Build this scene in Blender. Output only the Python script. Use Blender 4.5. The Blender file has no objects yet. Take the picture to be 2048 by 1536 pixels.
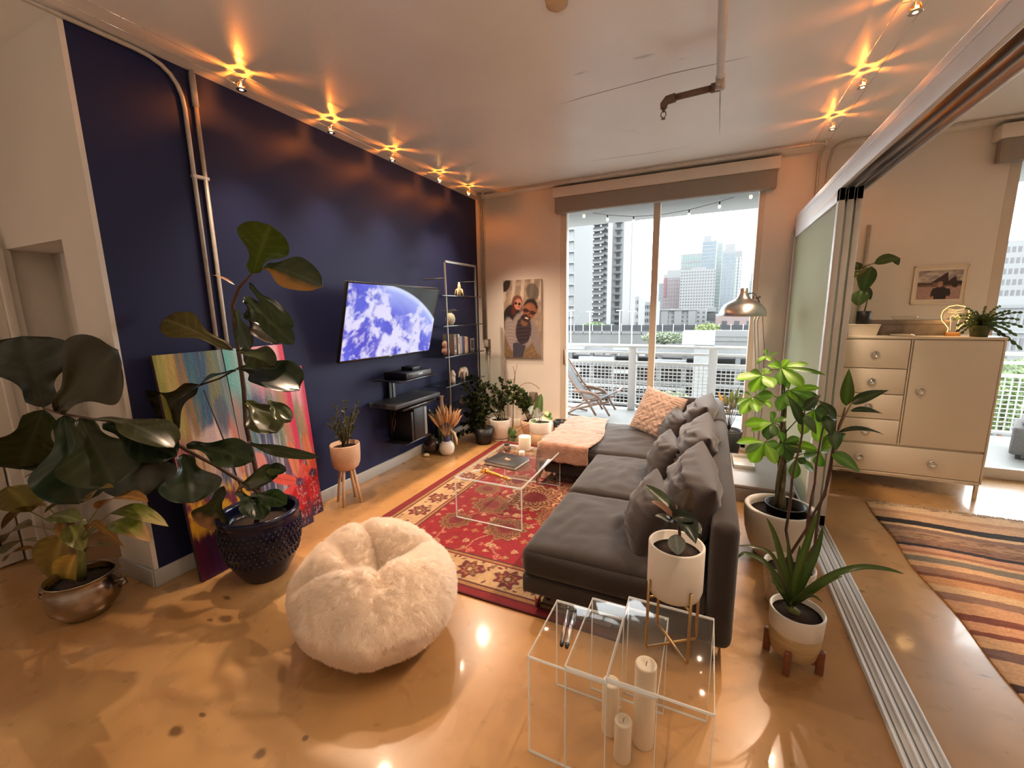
import bpy, bmesh, math, random
import numpy as np
from mathutils import Vector, Matrix, noise as mnoise

# ------------------------------------------------------------------ camera, world, lights, exposure
scene = bpy.context.scene
COL = scene.collection
FPX = 847.293
YAW, PITCH, ROLL = (math.radians(a) for a in (-25.03, 9.885, -0.963))
CAM = Vector((0, 0, 1.60))
_f = Vector((math.sin(YAW)*math.cos(PITCH), math.cos(YAW)*math.cos(PITCH), -math.sin(PITCH)))
_r0 = Vector((math.cos(YAW), -math.sin(YAW), 0)); _u0 = _r0.cross(_f)
_r = math.cos(ROLL)*_r0 + math.sin(ROLL)*_u0
_u = -math.sin(ROLL)*_r0 + math.cos(ROLL)*_u0
cd = bpy.data.cameras.new('camera'); cam = bpy.data.objects.new('camera', cd); COL.objects.link(cam)
cd.sensor_fit = 'HORIZONTAL'; cd.sensor_width = 36.0; cd.lens = FPX/2048*36.0
cd.clip_start = 0.05; cd.clip_end = 3000
m = Matrix((( _r.x, _u.x, -_f.x, CAM.x), (_r.y, _u.y, -_f.y, CAM.y), (_r.z, _u.z, -_f.z, CAM.z), (0, 0, 0, 1)))
cam.matrix_world = m
scene.camera = cam
scene.view_settings.view_transform = 'Standard'
scene.view_settings.look = 'None'
scene.view_settings.exposure = 0.52
scene.view_settings.gamma = 1.0
scene.view_settings.use_curve_mapping = False
cy = scene.cycles
cy.use_denoising = True
cy.max_bounces = 10; cy.diffuse_bounces = 4; cy.glossy_bounces = 4; cy.transmission_bounces = 8
cy.transparent_max_bounces = 24; cy.caustics_reflective = False; cy.caustics_refractive = False
cy.sample_clamp_indirect = 5.0

w = bpy.data.worlds.new('world'); scene.world = w; w.use_nodes = True
nt = w.node_tree; nt.nodes.clear()
wo = nt.nodes.new('ShaderNodeOutputWorld'); bg = nt.nodes.new('ShaderNodeBackground')
tc = nt.nodes.new('ShaderNodeTexCoord'); sx = nt.nodes.new('ShaderNodeSeparateXYZ'); cr = nt.nodes.new('ShaderNodeValToRGB')
nt.links.new(tc.outputs['Generated'], sx.inputs[0]); nt.links.new(sx.outputs['Z'], cr.inputs[0])
cr.color_ramp.elements[0].position = 0.0; cr.color_ramp.elements[0].color = (0.92, 0.94, 0.96, 1)
cr.color_ramp.elements[1].position = 0.5; cr.color_ramp.elements[1].color = (0.95, 0.98, 1.0, 1)
nt.links.new(cr.outputs[0], bg.inputs[0]); bg.inputs[1].default_value = 8.5
nt.links.new(bg.outputs[0], wo.inputs[0])

WARM = (1.0, 0.57, 0.32)
def lamp_light(name, kind, loc, energy, color, radius=0.03, rot=None, **kw):
    l = bpy.data.lights.new(name, kind); l.energy = energy; l.color = color
    if kind in ('POINT', 'SPOT'): l.shadow_soft_size = radius
    for k, v in kw.items(): setattr(l, k, v)
    o = bpy.data.objects.new(name, l); COL.objects.link(o); o.location = loc
    if rot: o.rotation_euler = rot
    return o
SPOT_W, LEAK_W, KITCHEN_W, BEDROOM_W = 126, 4.2, 4, 8
LEFT_LAMPS = [(-2.67, 1.90), (-2.69, 2.60), (-2.69, 3.29), (-2.68, 4.02), (-2.67, 4.60)]
RIGHT_LAMPS = [(0.79, 2.86), (0.785, 3.62), (0.775, 4.32)]
LAMP_Z = 2.965
REAR_LAMPS = [(1.5, -1.0), (2.6, -1.6), (1.6, -2.3)]          # the kitchen's lamps behind the viewer
for (x, y) in REAR_LAMPS:
    lamp_light('kitchen_lamp_light', 'POINT', (x, y, 2.60), KITCHEN_W, WARM, 0.10)
lamp_light('bedroom_lamp_light', 'POINT', (2.9, 1.9, 2.6), BEDROOM_W, (1, .74, .5), 0.12)
for (x, y) in ((.80, 2.10), (.80, 1.35)):                        # the next two spots on the same cables, above the frame
    lamp_light('spot_light', 'SPOT', (x, y, 2.93), SPOT_W*.45, (1, .72, .50), .02, rot=(0, .35, 0), spot_size=math.radians(100), spot_blend=1.0)
for (x, y, z, e) in ((.5, -.7, 1.75, 85), (2.9, .2, 1.75, 14), (-1.0, -.9, 1.75, 30)):   # added fill uplights behind the viewer, no actual lamps, brighten the ceiling
    lamp_light('ceiling_fill_light', 'SPOT', (x, y, z), e, (1, .86, .70), .12, rot=(math.pi, 0, 0), spot_size=math.radians(165), spot_blend=.6)
lamp_light('hall_lamp_light', 'POINT', (-3.95, -0.3, 1.6), 6.0, (1, .72, .56), 0.10)

for (xa, xb) in ((-1.74, .43), (2.20, 3.95)):      # portals: they give no light, they only guide the sampling of the sky through the two openings
    o = lamp_light('window_portal', 'AREA', ((xa+xb)/2, 5.40, 1.45), 1, (1, 1, 1), rot=(-math.pi/2, 0, 0), shape='RECTANGLE', size=xb-xa, size_y=2.8)
    o.data.cycles.is_portal = True

# ------------------------------------------------------------------ helpers
rnd = random.Random(7)
def ray(px, py):
    d = _f*FPX + _r*(px-1024) - _u*(py-768)
    return d.normalized()
def atY(px, py, Y):
    d = ray(px, py); return CAM + d*((Y-CAM.y)/d.y)
def atX(px, py, X):
    d = ray(px, py); return CAM + d*((X-CAM.x)/d.x)
def atZ(px, py, Z=0.0):
    d = ray(px, py); return CAM + d*((Z-CAM.z)/d.z)

def tag(o, label=None, cat=None, group=None, kind=None):
    if label: o['label'] = label
    if cat: o['category'] = cat
    if group: o['group'] = group
    if kind: o['kind'] = kind
    return o
def empty(name, loc=(0, 0, 0), label=None, cat=None, group=None, kind=None, parent=None, rotz=0):
    o = bpy.data.objects.new(name, None); COL.objects.link(o); o.location = loc
    o.rotation_euler = (0, 0, rotz); o.empty_display_size = .05
    if parent: o.parent = parent
    return tag(o, label, cat, group, kind)

class MB:
    def __init__(s): s.v = []; s.f = []; s.sm = []; s.c = None
    def add(s, vs, fs, smooth=True, M=None):
        n = len(s.v)
        s.v += [tuple(M @ Vector(p)) if M is not None else tuple(p) for p in vs]
        s.f += [tuple(i+n for i in f) for f in fs]; s.sm += [smooth]*len(fs)
        return s
    def box(s, x0, x1, y0, y1, z0, z1, M=None):
        vs = [(x, y, z) for x in (x0, x1) for y in (y0, y1) for z in (z0, z1)]
        return s.add(vs, [(0, 1, 3, 2), (4, 6, 7, 5), (0, 4, 5, 1), (2, 3, 7, 6), (0, 2, 6, 4), (1, 5, 7, 3)], False, M)
    def rbox(s, x0, x1, y0, y1, z0, z1, r=.01, seg=2, M=None):
        bm = bmesh.new(); bmesh.ops.create_cube(bm, size=1)
        for v in bm.verts:
            v.co = Vector((x0+(v.co.x+.5)*(x1-x0), y0+(v.co.y+.5)*(y1-y0), z0+(v.co.z+.5)*(z1-z0)))
        bmesh.ops.bevel(bm, geom=bm.edges[:]+bm.verts[:], offset=r, segments=seg, profile=.5, affect='EDGES')
        bm.verts.index_update()
        s.add([v.co[:] for v in bm.verts], [[v.index for v in f.verts] for f in bm.faces], True, M); bm.free(); return s
    def tube(s, pts, r, n=8, caps=True, M=None):
        pts = [Vector(p) for p in pts]; k = len(pts)
        rs = r if isinstance(r, (list, tuple)) else [r]*k
        T = []
        for i in range(k):
            t = pts[min(i+1, k-1)]-pts[max(i-1, 0)]
            T.append(t.normalized() if t.length > 1e-9 else Vector((0, 0, 1)))
        a = Vector((0, 0, 1)) if abs(T[0].z) < .9 else Vector((1, 0, 0))
        N = (a - T[0]*a.dot(T[0])).normalized(); vs = []
        for i in range(k):
            N = (N - T[i]*N.dot(T[i]))
            N = N.normalized() if N.length > 1e-6 else T[i].orthogonal().normalized()
            B = T[i].cross(N)
            for j in range(n):
                an = 2*math.pi*j/n
                vs.append(pts[i]+(N*math.cos(an)+B*math.sin(an))*rs[i])
        fs = [(i*n+j, i*n+(j+1) % n, (i+1)*n+(j+1) % n, (i+1)*n+j) for i in range(k-1) for j in range(n)]
        if caps: fs += [tuple(range(n))[::-1], tuple(range((k-1)*n, k*n))]
        return s.add(vs, fs, True, M)
    def lathe(s, prof, n=32, c=(0, 0, 0), M=None):
        k = len(prof)
        vs = [(c[0]+r*math.cos(2*math.pi*j/n), c[1]+r*math.sin(2*math.pi*j/n), c[2]+z) for r, z in prof for j in range(n)]
        fs = [(i*n+j, i*n+(j+1) % n, (i+1)*n+(j+1) % n, (i+1)*n+j) for i in range(k-1) for j in range(n)]
        if prof[0][0] > 1e-5: fs.append(tuple(range(n))[::-1])
        if prof[-1][0] > 1e-5: fs.append(tuple(range((k-1)*n, k*n)))
        return s.add(vs, fs, True, M)
    def ball(s, c, rx, ry=None, rz=None, n=16, M=None):
        ry = rx if ry is None else ry; rz = rx if rz is None else rz
        vs = []; h = n//2
        for i in range(h+1):
            ph = math.pi*i/h
            for j in range(n):
                t = 2*math.pi*j/n
                vs.append((c[0]+rx*math.sin(ph)*math.cos(t), c[1]+ry*math.sin(ph)*math.sin(t), c[2]-rz*math.cos(ph)))
        fs = [(i*n+j, i*n+(j+1) % n, (i+1)*n+(j+1) % n, (i+1)*n+j) for i in range(h) for j in range(n)]
        return s.add(vs, fs, True, M)
    def grid(s, P, smooth=True, wrapu=False, M=None):
        nu = len(P); nv = len(P[0])
        vs = [p for row in P for p in row]
        fs = [(i*nv+j, ((i+1) % nu)*nv+j, ((i+1) % nu)*nv+j+1, i*nv+j+1) for i in range(nu if wrapu else nu-1) for j in range(nv-1)]
        return s.add(vs, fs, smooth, M)
    def build(s, name, mat, parent=None, loc=(0, 0, 0), colors=None, sharp=None):
        me = bpy.data.meshes.new(name); me.from_pydata(s.v, [], s.f)
        if s.sm: me.polygons.foreach_set('use_smooth', s.sm)
        me.materials.append(mat)
        if colors is not None: set_colors(me, colors)
        me.update(); me.validate()
        if sharp:
            try: me.set_sharp_from_angle(angle=math.radians(sharp))
            except Exception: pass
        o = bpy.data.objects.new(name, me); COL.objects.link(o); o.location = loc
        if parent: o.parent = parent
        return o
def set_colors(me, colors):
    a = me.color_attributes.new('Col', 'FLOAT_COLOR', 'POINT')
    c = np.ones((len(me.vertices), 4), dtype=np.float32); c[:, :3] = np.asarray(colors, dtype=np.float32).reshape(-1, 3)
    a.data.foreach_set('color', c.ravel())
def dup(root, loc=None, rotz=None, label=None, name=None):
    c = root.copy(); COL.objects.link(c)
    if name: c.name = name
    if loc is not None: c.location = loc
    if rotz is not None: c.rotation_euler = (0, 0, rotz)
    if label: c['label'] = label
    for ch in list(root.children):
        d = ch.copy(); COL.objects.link(d); d.parent = c
        for g in list(ch.children):
            e = g.copy(); COL.objects.link(e); e.parent = d
    return c

def srgb(r, g, b):
    def f(c):
        c /= 255.0
        return c/12.92 if c <= .04045 else ((c+.055)/1.055)**2.4
    return (f(r), f(g), f(b))
S = srgb

MATS = {}
def mat(name, color, rough=.5, metal=0.0, var=.12, scale=6.0, bump=0.0, bscale=60.0, spec=.5, sheen=0.0, coat=0.0, attr=False, transl=0.0, emit=0.0, detail=4, stretch=None):
    if name in MATS: return MATS[name]
    ma = bpy.data.materials.new(name); ma.use_nodes = True; t = ma.node_tree; t.nodes.clear()
    out = t.nodes.new('ShaderNodeOutputMaterial'); p = t.nodes.new('ShaderNodeBsdfPrincipled')
    tc = t.nodes.new('ShaderNodeTexCoord'); src = tc.outputs['Object']
    if stretch:
        mp = t.nodes.new('ShaderNodeMapping'); mp.inputs['Scale'].default_value = stretch
        t.links.new(src, mp.inputs[0]); src = mp.outputs[0]
    nz = t.nodes.new('ShaderNodeTexNoise'); nz.inputs['Scale'].default_value = scale; nz.inputs['Detail'].default_value = detail
    t.links.new(src, nz.inputs['Vector'])
    if attr:
        at = t.nodes.new('ShaderNodeAttribute'); at.attribute_name = 'Col'; base = at.outputs['Color']
    else:
        rg = t.nodes.new('ShaderNodeRGB'); rg.outputs[0].default_value = (*color, 1); base = rg.outputs[0]
    mr = t.nodes.new('ShaderNodeMapRange'); mr.inputs[1].default_value = .25; mr.inputs[2].default_value = .75
    mr.inputs[3].default_value = 1-var; mr.inputs[4].default_value = 1+var
    t.links.new(nz.outputs['Fac'], mr.inputs[0])
    mx = t.nodes.new('ShaderNodeVectorMath'); mx.operation = 'SCALE'
    t.links.new(base, mx.inputs[0]); t.links.new(mr.outputs[0], mx.inputs['Scale'])
    t.links.new(mx.outputs[0], p.inputs['Base Color']); p.inputs['Coat Roughness'].default_value = max(.03, min(.3, rough*.8))
    p.inputs['Roughness'].default_value = rough; p.inputs['Metallic'].default_value = metal
    p.inputs['Specular IOR Level'].default_value = spec
    p.inputs['Sheen Weight'].default_value = sheen; p.inputs['Coat Weight'].default_value = coat
    if emit:
        t.links.new(mx.outputs[0], p.inputs['Emission Color']); p.inputs['Emission Strength'].default_value = emit
    if bump:
        n2 = t.nodes.new('ShaderNodeTexNoise'); n2.inputs['Scale'].default_value = bscale; n2.inputs['Detail'].default_value = 3
        t.links.new(src, n2.inputs['Vector'])
        b = t.nodes.new('ShaderNodeBump'); b.inputs['Strength'].default_value = bump; b.inputs['Distance'].default_value = .01
        t.links.new(n2.outputs['Fac'], b.inputs['Height']); t.links.new(b.outputs[0], p.inputs['Normal'])
    if transl:
        tr = t.nodes.new('ShaderNodeBsdfTranslucent'); t.links.new(mx.outputs[0], tr.inputs[0])
        ms = t.nodes.new('ShaderNodeMixShader'); ms.inputs[0].default_value = transl
        t.links.new(p.outputs[0], ms.inputs[1]); t.links.new(tr.outputs[0], ms.inputs[2]); t.links.new(ms.outputs[0], out.inputs[0])
    else:
        t.links.new(p.outputs[0], out.inputs[0])
    MATS[name] = ma; return ma
def clear_mat(name, tint=(1, 1, 1), rough=.02, refl=1.0, milk=0.0, milkcol=(.9, .95, .95), ior=1.45):
    """thin clear pane: transparent body, mirror reflection by the Fresnel law, an optional milky share"""
    ma = bpy.data.materials.new(name); ma.use_nodes = True; t = ma.node_tree; t.nodes.clear()
    out = t.nodes.new('ShaderNodeOutputMaterial'); tr = t.nodes.new('ShaderNodeBsdfTransparent'); tr.inputs[0].default_value = (*tint, 1)
    gl = t.nodes.new('ShaderNodeBsdfGlossy'); gl.inputs['Roughness'].default_value = rough
    fr = t.nodes.new('ShaderNodeFresnel'); fr.inputs[0].default_value = ior
    fr.inputs[0].default_value = ior; ge = t.nodes.new('ShaderNodeNewGeometry'); inv = t.nodes.new('ShaderNodeMath'); inv.operation = 'MULTIPLY_ADD'
    inv.inputs[1].default_value = -refl; inv.inputs[2].default_value = refl; t.links.new(ge.outputs['Backfacing'], inv.inputs[0])   # a sheet mirrors at its front face only
    mu = t.nodes.new('ShaderNodeMath'); mu.operation = 'MULTIPLY'
    t.links.new(fr.outputs[0], mu.inputs[0]); t.links.new(inv.outputs[0], mu.inputs[1])
    a = tr.outputs[0]
    if milk:
        df = t.nodes.new('ShaderNodeBsdfDiffuse'); df.inputs[0].default_value = (*milkcol, 1)
        tl = t.nodes.new('ShaderNodeBsdfTranslucent'); tl.inputs[0].default_value = (*milkcol, 1)
        m0 = t.nodes.new('ShaderNodeMixShader'); m0.inputs[0].default_value = .5
        t.links.new(df.outputs[0], m0.inputs[1]); t.links.new(tl.outputs[0], m0.inputs[2])
        m1 = t.nodes.new('ShaderNodeMixShader'); m1.inputs[0].default_value = milk
        t.links.new(a, m1.inputs[1]); t.links.new(m0.outputs[0], m1.inputs[2]); a = m1.outputs[0]
    mx = t.nodes.new('ShaderNodeMixShader'); t.links.new(mu.outputs[0], mx.inputs[0])
    t.links.new(a, mx.inputs[1]); t.links.new(gl.outputs[0], mx.inputs[2]); t.links.new(mx.outputs[0], out.inputs[0])
    MATS[name] = ma; return ma

# ------------------------------------------------------------------ materials
M_white = mat('white_plaster', (.74, .70, .64), .75, var=.03, scale=3, bump=.12, bscale=90)
M_ceil = mat('painted_concrete_ceiling', (.82, .80, .76), .36, var=.05, coat=.5, scale=1.6, bump=.10, bscale=40)
M_blue = mat('navy_wall_paint', (.011, .0155, .064), .55, spec=.3, var=.05, scale=2, bump=.06, bscale=120)
M_base = mat('grey_baseboard_paint', (.42, .43, .42), .4, var=.04)
M_alu = mat('brushed_aluminium', (.66, .66, .65), .4, metal=.35, var=.04, scale=20)
M_aluw = mat('silver_painted_aluminium', (.72, .72, .71), .45, metal=.0, var=.03)
M_dark = mat('dark_channel', (.035, .033, .032), .6, var=.1)
M_black = mat('black_plastic', (.006, .006, .007), .45, var=.1)
M_conduit = mat('galvanised_conduit', (.50, .47, .42), .45, metal=.3, var=.12, scale=25)
M_brown = mat('weathered_brown_metal', (.16, .11, .08), .5, metal=.3, var=.2)
M_chrome = mat('chrome', (.78, .77, .75), .12, metal=1.0, var=.02)
M_brass = mat('brushed_brass', (.42, .27, .12), .32, metal=1.0, var=.1)
M_steel = mat('brushed_steel', (.55, .52, .48), .28, metal=1.0, var=.06, scale=8, stretch=(1, 1, 40))
M_sofa = mat('charcoal_velvet', (.0150, .0088, .0076), .85, var=.2, scale=9, sheen=.16, bump=.25, bscale=220)
M_sofa2 = mat('grey_velvet_pillow', (.024, .0155, .0145), .85, var=.2, scale=9, sheen=.22, bump=.25, bscale=200)
M_wood = mat('reddish_wood', (.20, .065, .03), .45, var=.25, scale=5, stretch=(1, 1, 8))
M_pinewood = mat('pale_wood', (.62, .40, .24), .5, var=.12, scale=5, stretch=(8, 8, 1))
M_teak = mat('teak_wood', (.30, .17, .11), .5, var=.2, scale=5)
M_ceramic = mat('white_ceramic', (.78, .74, .68), .3, var=.03, coat=.2)
M_matw = mat('matt_white_fibre_clay', (.68, .63, .56), .7, var=.05)
M_soil = mat('potting_soil', (.030, .016, .011), .95, var=.5, scale=60, bump=.9, bscale=90)
M_navy = mat('navy_glazed_pot', (.004, .005, .024), .16, var=.2, spec=.4)
M_silver = mat('tarnished_silver', (.40, .34, .28), .22, metal=1.0, var=.25, scale=12)
M_terra = mat('rough_beige_clay', (.62, .40, .27), .8, var=.1, scale=18, bump=.3, bscale=70)
M_wax = mat('ivory_wax', (.90, .80, .64), .45, var=.03)
M_cab = mat('cream_lacquer', (.76, .68, .56), .4, var=.015)
M_leafA = mat('leaf_surface', (.03, .07, .015), .27, var=.12, scale=12, attr=True, transl=.05, spec=.38)
M_leafB = mat('thin_leaf_surface', (.1, .3, .03), .38, var=.1, scale=12, attr=True, transl=.35)
M_stem = mat('green_brown_stem', (.10, .075, .035), .6, var=.3, scale=30)
M_bark = mat('brown_bark', (.085, .045, .03), .7, var=.4, scale=30, bump=.4)
M_pale = mat('pale_figurine', (.75, .62, .48), .5, var=.05)
M_pink = mat('pink_ceramic', (.74, .36, .26), .5, var=.06)
M_paint = mat('printed_colour', (1, 1, 1), .55, var=.02, attr=True)
M_glass = clear_mat('window_glass', (.98, .99, .985), .0, .8)
M_shelfglass = clear_mat('shelf_glass', (.62, .72, .72), .02, 1.0)
M_acryl = clear_mat('clear_acrylic', (.965, .965, .96), .06, .75, milk=.014, milkcol=(.9, .95, .95))
M_acryledge = clear_mat('acrylic_bright_edge', (.9, .95, .95), .2, .8, milk=.6, milkcol=(.95, .97, .97))  # milky white put in to paint the edges as bright lines of light
M_bulb = mat('lit_halogen_bulb', (1.0, .80, .48), .3, emit=9.0, var=0)
M_dimbulb = mat('lit_string_bulb', (1.0, .82, .40), .3, emit=1.6, var=0)
# ------------------------------------------------------------------ room shell
WX, YB, CZ = -2.93, 5.22, 3.05           # blue wall, window wall, ceiling
YP = 1.20                                # face of the pier at the end of the blue wall
XR, YR = 4.4, -3.0                       # bedroom side wall, rear wall

def floor_material():
    ma = bpy.data.materials.new('stained_polished_concrete'); ma.use_nodes = True; t = ma.node_tree; t.nodes.clear()
    N = t.nodes.new; Lk = t.links.new
    out = N('ShaderNodeOutputMaterial'); p = N('ShaderNodeBsdfPrincipled'); tc = N('ShaderNodeTexCoord')
    n1 = N('ShaderNodeTexNoise'); n1.inputs['Scale'].default_value = 1.1; n1.inputs['Detail'].default_value = 4; n1.inputs['Distortion'].default_value = .6
    n2 = N('ShaderNodeTexNoise'); n2.inputs['Scale'].default_value = 7; n2.inputs['Detail'].default_value = 2; n2.inputs['Distortion'].default_value = .2
    Lk(tc.outputs['Object'], n1.inputs[0]); Lk(tc.outputs['Object'], n2.inputs[0])
    r1 = N('ShaderNodeValToRGB'); e = r1.color_ramp.elements
    e[0].position = .22; e[0].color = (*S(146, 106, 64), 1); e[1].position = .80; e[1].color = (*S(194, 155, 104), 1)
    k = r1.color_ramp.elements.new(.5); k.color = (*S(172, 130, 82), 1)
    Lk(n1.outputs['Fac'], r1.inputs[0])
    mr = N('ShaderNodeMapRange'); mr.inputs[1].default_value = .1; mr.inputs[2].default_value = .9; mr.inputs[3].default_value = .90; mr.inputs[4].default_value = 1.10
    Lk(n2.outputs['Fac'], mr.inputs[0])
    sc = N('ShaderNodeVectorMath'); sc.operation = 'SCALE'; Lk(r1.outputs[0], sc.inputs[0]); Lk(mr.outputs[0], sc.inputs['Scale'])
    cur = sc.outputs[0]
    # old glue and stain marks left in the concrete, each with its own place and size
    n3 = N('ShaderNodeTexNoise'); n3.inputs['Scale'].default_value = 22; n3.inputs['Detail'].default_value = 3; Lk(tc.outputs['Object'], n3.inputs[0])
    for (px, py, r, sxx) in ((450, 1238, .045, 2.2), (420, 1240, .02, 2.5), (405, 1430, .016, 2), (352, 1462, .028, 1.6), (520, 1508, .018, 1), (610, 1476, .010, 1), (455, 1196, .03, 3.0),
                             (1722, 1182, .018, 2), (1716, 1195, .015, 2), (1735, 1078, .01, 3), (1790, 1140, .01, 2), (1970, 1352, .018, 3), (1818, 1280, .01, 2), (930, 560+500, .0, 1)):
        if r <= 0: continue
        c = atZ(px, py)
        mp = N('ShaderNodeMapping'); mp.vector_type = 'POINT'; mp.inputs['Location'].default_value = (-c.x, -c.y*sxx, 0); mp.inputs['Scale'].default_value = (1, sxx, 1)
        Lk(tc.outputs['Object'], mp.inputs[0])
        ln = N('ShaderNodeVectorMath'); ln.operation = 'LENGTH'; Lk(mp.outputs[0], ln.inputs[0])
        ad = N('ShaderNodeMath'); ad.operation = 'MULTIPLY_ADD'; ad.inputs[1].default_value = r*1.6; ad.inputs[2].default_value = -r*.8
        Lk(n3.outputs['Fac'], ad.inputs[0])
        a2 = N('ShaderNodeMath'); a2.operation = 'ADD'; Lk(ln.outputs['Value'], a2.inputs[0]); Lk(ad.outputs[0], a2.inputs[1])
        ss = N('ShaderNodeMapRange'); ss.inputs[1].default_value = r*.7; ss.inputs[2].default_value = r*1.5; ss.inputs[3].default_value = .72; ss.inputs[4].default_value = 0
        Lk(a2.outputs[0], ss.inputs[0])
        mx = N('ShaderNodeMix'); mx.data_type = 'RGBA'; Lk(ss.outputs[0], mx.inputs['Factor']); Lk(cur, mx.inputs['A']); mx.inputs['B'].default_value = (*S(62, 38, 20), 1)
        cur = mx.outputs['Result']
    Lk(cur, p.inputs['Base Color']); p.inputs['Roughness'].default_value = .30
    rr = N('ShaderNodeMapRange'); rr.inputs[3].default_value = .25; rr.inputs[4].default_value = .31; Lk(n2.outputs['Fac'], rr.inputs[0]); Lk(rr.outputs[0], p.inputs['Roughness'])
    p.inputs['Specular IOR Level'].default_value = .55; p.inputs['Coat Weight'].default_value = .42; p.inputs['Coat Roughness'].default_value = .07
    b = N('ShaderNodeBump'); b.inputs['Strength'].default_value = .02; b.inputs['Distance'].default_value = .01; Lk(n1.outputs['Fac'], b.inputs['Height']); Lk(b.outputs[0], p.inputs['Normal'])
    Lk(p.outputs[0], out.inputs[0]); return ma

def ceiling_material():
    """painted slab with hairline cracks and a few grey scuffs"""
    ma = M_ceil.copy(); ma.name = 'painted_ceiling_with_cracks'; t = ma.node_tree
    p = [n for n in t.nodes if n.type == 'BSDF_PRINCIPLED'][0]; N = t.nodes.new; Lk = t.links.new
    cur = p.inputs['Base Color'].links[0].from_socket
    tc = N('ShaderNodeTexCoord'); n3 = N('ShaderNodeTexNoise'); n3.inputs['Scale'].default_value = 14; n3.inputs['Detail'].default_value = 4; Lk(tc.outputs['Object'], n3.inputs[0])
    for (px, py, rx, ry, dark) in ((1160, 147, .045, .02, .45), (1283, 114, .06, .02, .5), (1363, 118, .03, .015, .35), (1262, 262, .05, .006, .4), (1275, 266, .03, .005, .4)):
        c = atZ(px, py, CZ); mp = N('ShaderNodeMapping'); mp.inputs['Location'].default_value = (-c.x/rx, -c.y/ry, 0); mp.inputs['Scale'].default_value = (1/rx, 1/ry, 0)
        Lk(tc.outputs['Object'], mp.inputs[0]); ln = N('ShaderNodeVectorMath'); ln.operation = 'LENGTH'; Lk(mp.outputs[0], ln.inputs[0])
        a = N('ShaderNodeMath'); a.operation = 'MULTIPLY_ADD'; a.inputs[1].default_value = 2.2; Lk(n3.outputs['Fac'], a.inputs[0]); Lk(ln.outputs['Value'], a.inputs[2])
        ss = N('ShaderNodeMapRange'); ss.inputs[1].default_value = 1.6; ss.inputs[2].default_value = 2.2; ss.inputs[3].default_value = dark; ss.inputs[4].default_value = 0; Lk(a.outputs[0], ss.inputs[0])
        mx = N('ShaderNodeMix'); mx.data_type = 'RGBA'; Lk(ss.outputs[0], mx.inputs['Factor']); Lk(cur, mx.inputs['A']); mx.inputs['B'].default_value = (.22, .21, .18, 1); cur = mx.outputs['Result']
    Lk(cur, p.inputs['Base Color']); return ma

M_floor = floor_material()
floor = MB().box(-4.3, XR, YR, YB+.16, -.2, 0).build('floor', M_floor); tag(floor, kind='structure')
ceil = MB().box(-4.3, XR, YR, YB+.16, CZ, CZ+.2).build('ceiling', ceiling_material()); tag(ceil, kind='structure')
# hairline cracks in the slab: thin flat dark strips just under it
for pts in ([(1120, 209), (1165, 195), (1250, 172), (1340, 148), (1440, 126), (1500, 113)], [(1170, 324), (1230, 315), (1300, 306), (1380, 292)], [(1441, 140), (1440, 200), (1439, 270)]):
    q = [atZ(x, y, CZ-.0006) for x, y in pts]; mb = MB(); vs = []
    for i, a in enumerate(q):
        d = (q[min(i+1, len(q)-1)]-q[max(i-1, 0)]).normalized(); nn = Vector((-d.y, d.x, 0))*(.0030 if 0 < i < len(q)-1 else .0006)
        vs += [a+nn, a-nn]
    mb.add(vs, [(2*i, 2*i+1, 2*i+3, 2*i+2) for i in range(len(q)-1)], False)
    o = mb.build('crack', mat('crack_dark_strip', (.16, .15, .12), .9)); o.parent = ceil

wl = MB().box(WX-.30, WX, YP+.003, YB+.16, 0, CZ).build('wall_left', M_blue); tag(wl, kind='structure')
# pier and header at the hall opening
mb = MB(); mb.box(-3.30, WX, YP-.02, YP+.003, 0, CZ); mb.box(-4.3, -3.30, YP-.02, YP+.2, 2.03, CZ);
tag(mb.build('wall_hall', M_white), kind='structure')
hd = MB().box(-4.32, -4.12, YR, YB+.16, 0, CZ).build('wall_outer', M_white); tag(hd, kind='structure')
# white hall door with moulded panels
d1 = empty('door_2', (-4.12, .55, 0), kind='structure')
MB().rbox(0, .04, -.42, .42, .01, 2.0, .004).build('door_leaf', M_white, d1)
for y0, y1 in ((-.34, -.05), (.05, .34)):
    for z0, z1 in ((.15, .85), (1.0, 1.85)):
        f = MB()
        for a in ((y0, y1, z0, z0+.03), (y0, y1, z1-.03, z1), (y0, y0+.03, z0, z1), (y1-.03, y1, z0, z1)): f.rbox(.04, .052, *a, r=.004)
        f.build('panel_moulding', M_white, d1)
mb = MB(); mb.rbox(0, .06, .43, .53, 0, 2.1, .006); mb.rbox(0, .075, .49, .53, 0, 2.1, .004); mb.rbox(0, .06, -.53, -.43, 0, 2.1, .006); mb.rbox(0, .06, -.53, .53, 2.02, 2.12, .006)
mb.build('door_casing', M_white, d1)
mb = MB(); mb.rbox(-4.12, -4.06, 1.08, 1.20, 0, 2.03, .004); mb.rbox(-4.06, -4.03, 1.12, 1.16, 0, 2.03, .004); mb.box(-4.12, -3.29, 1.42, 1.46, 0, 2.6)
tag(mb.build('trim_1', M_white), kind='structure')

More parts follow.
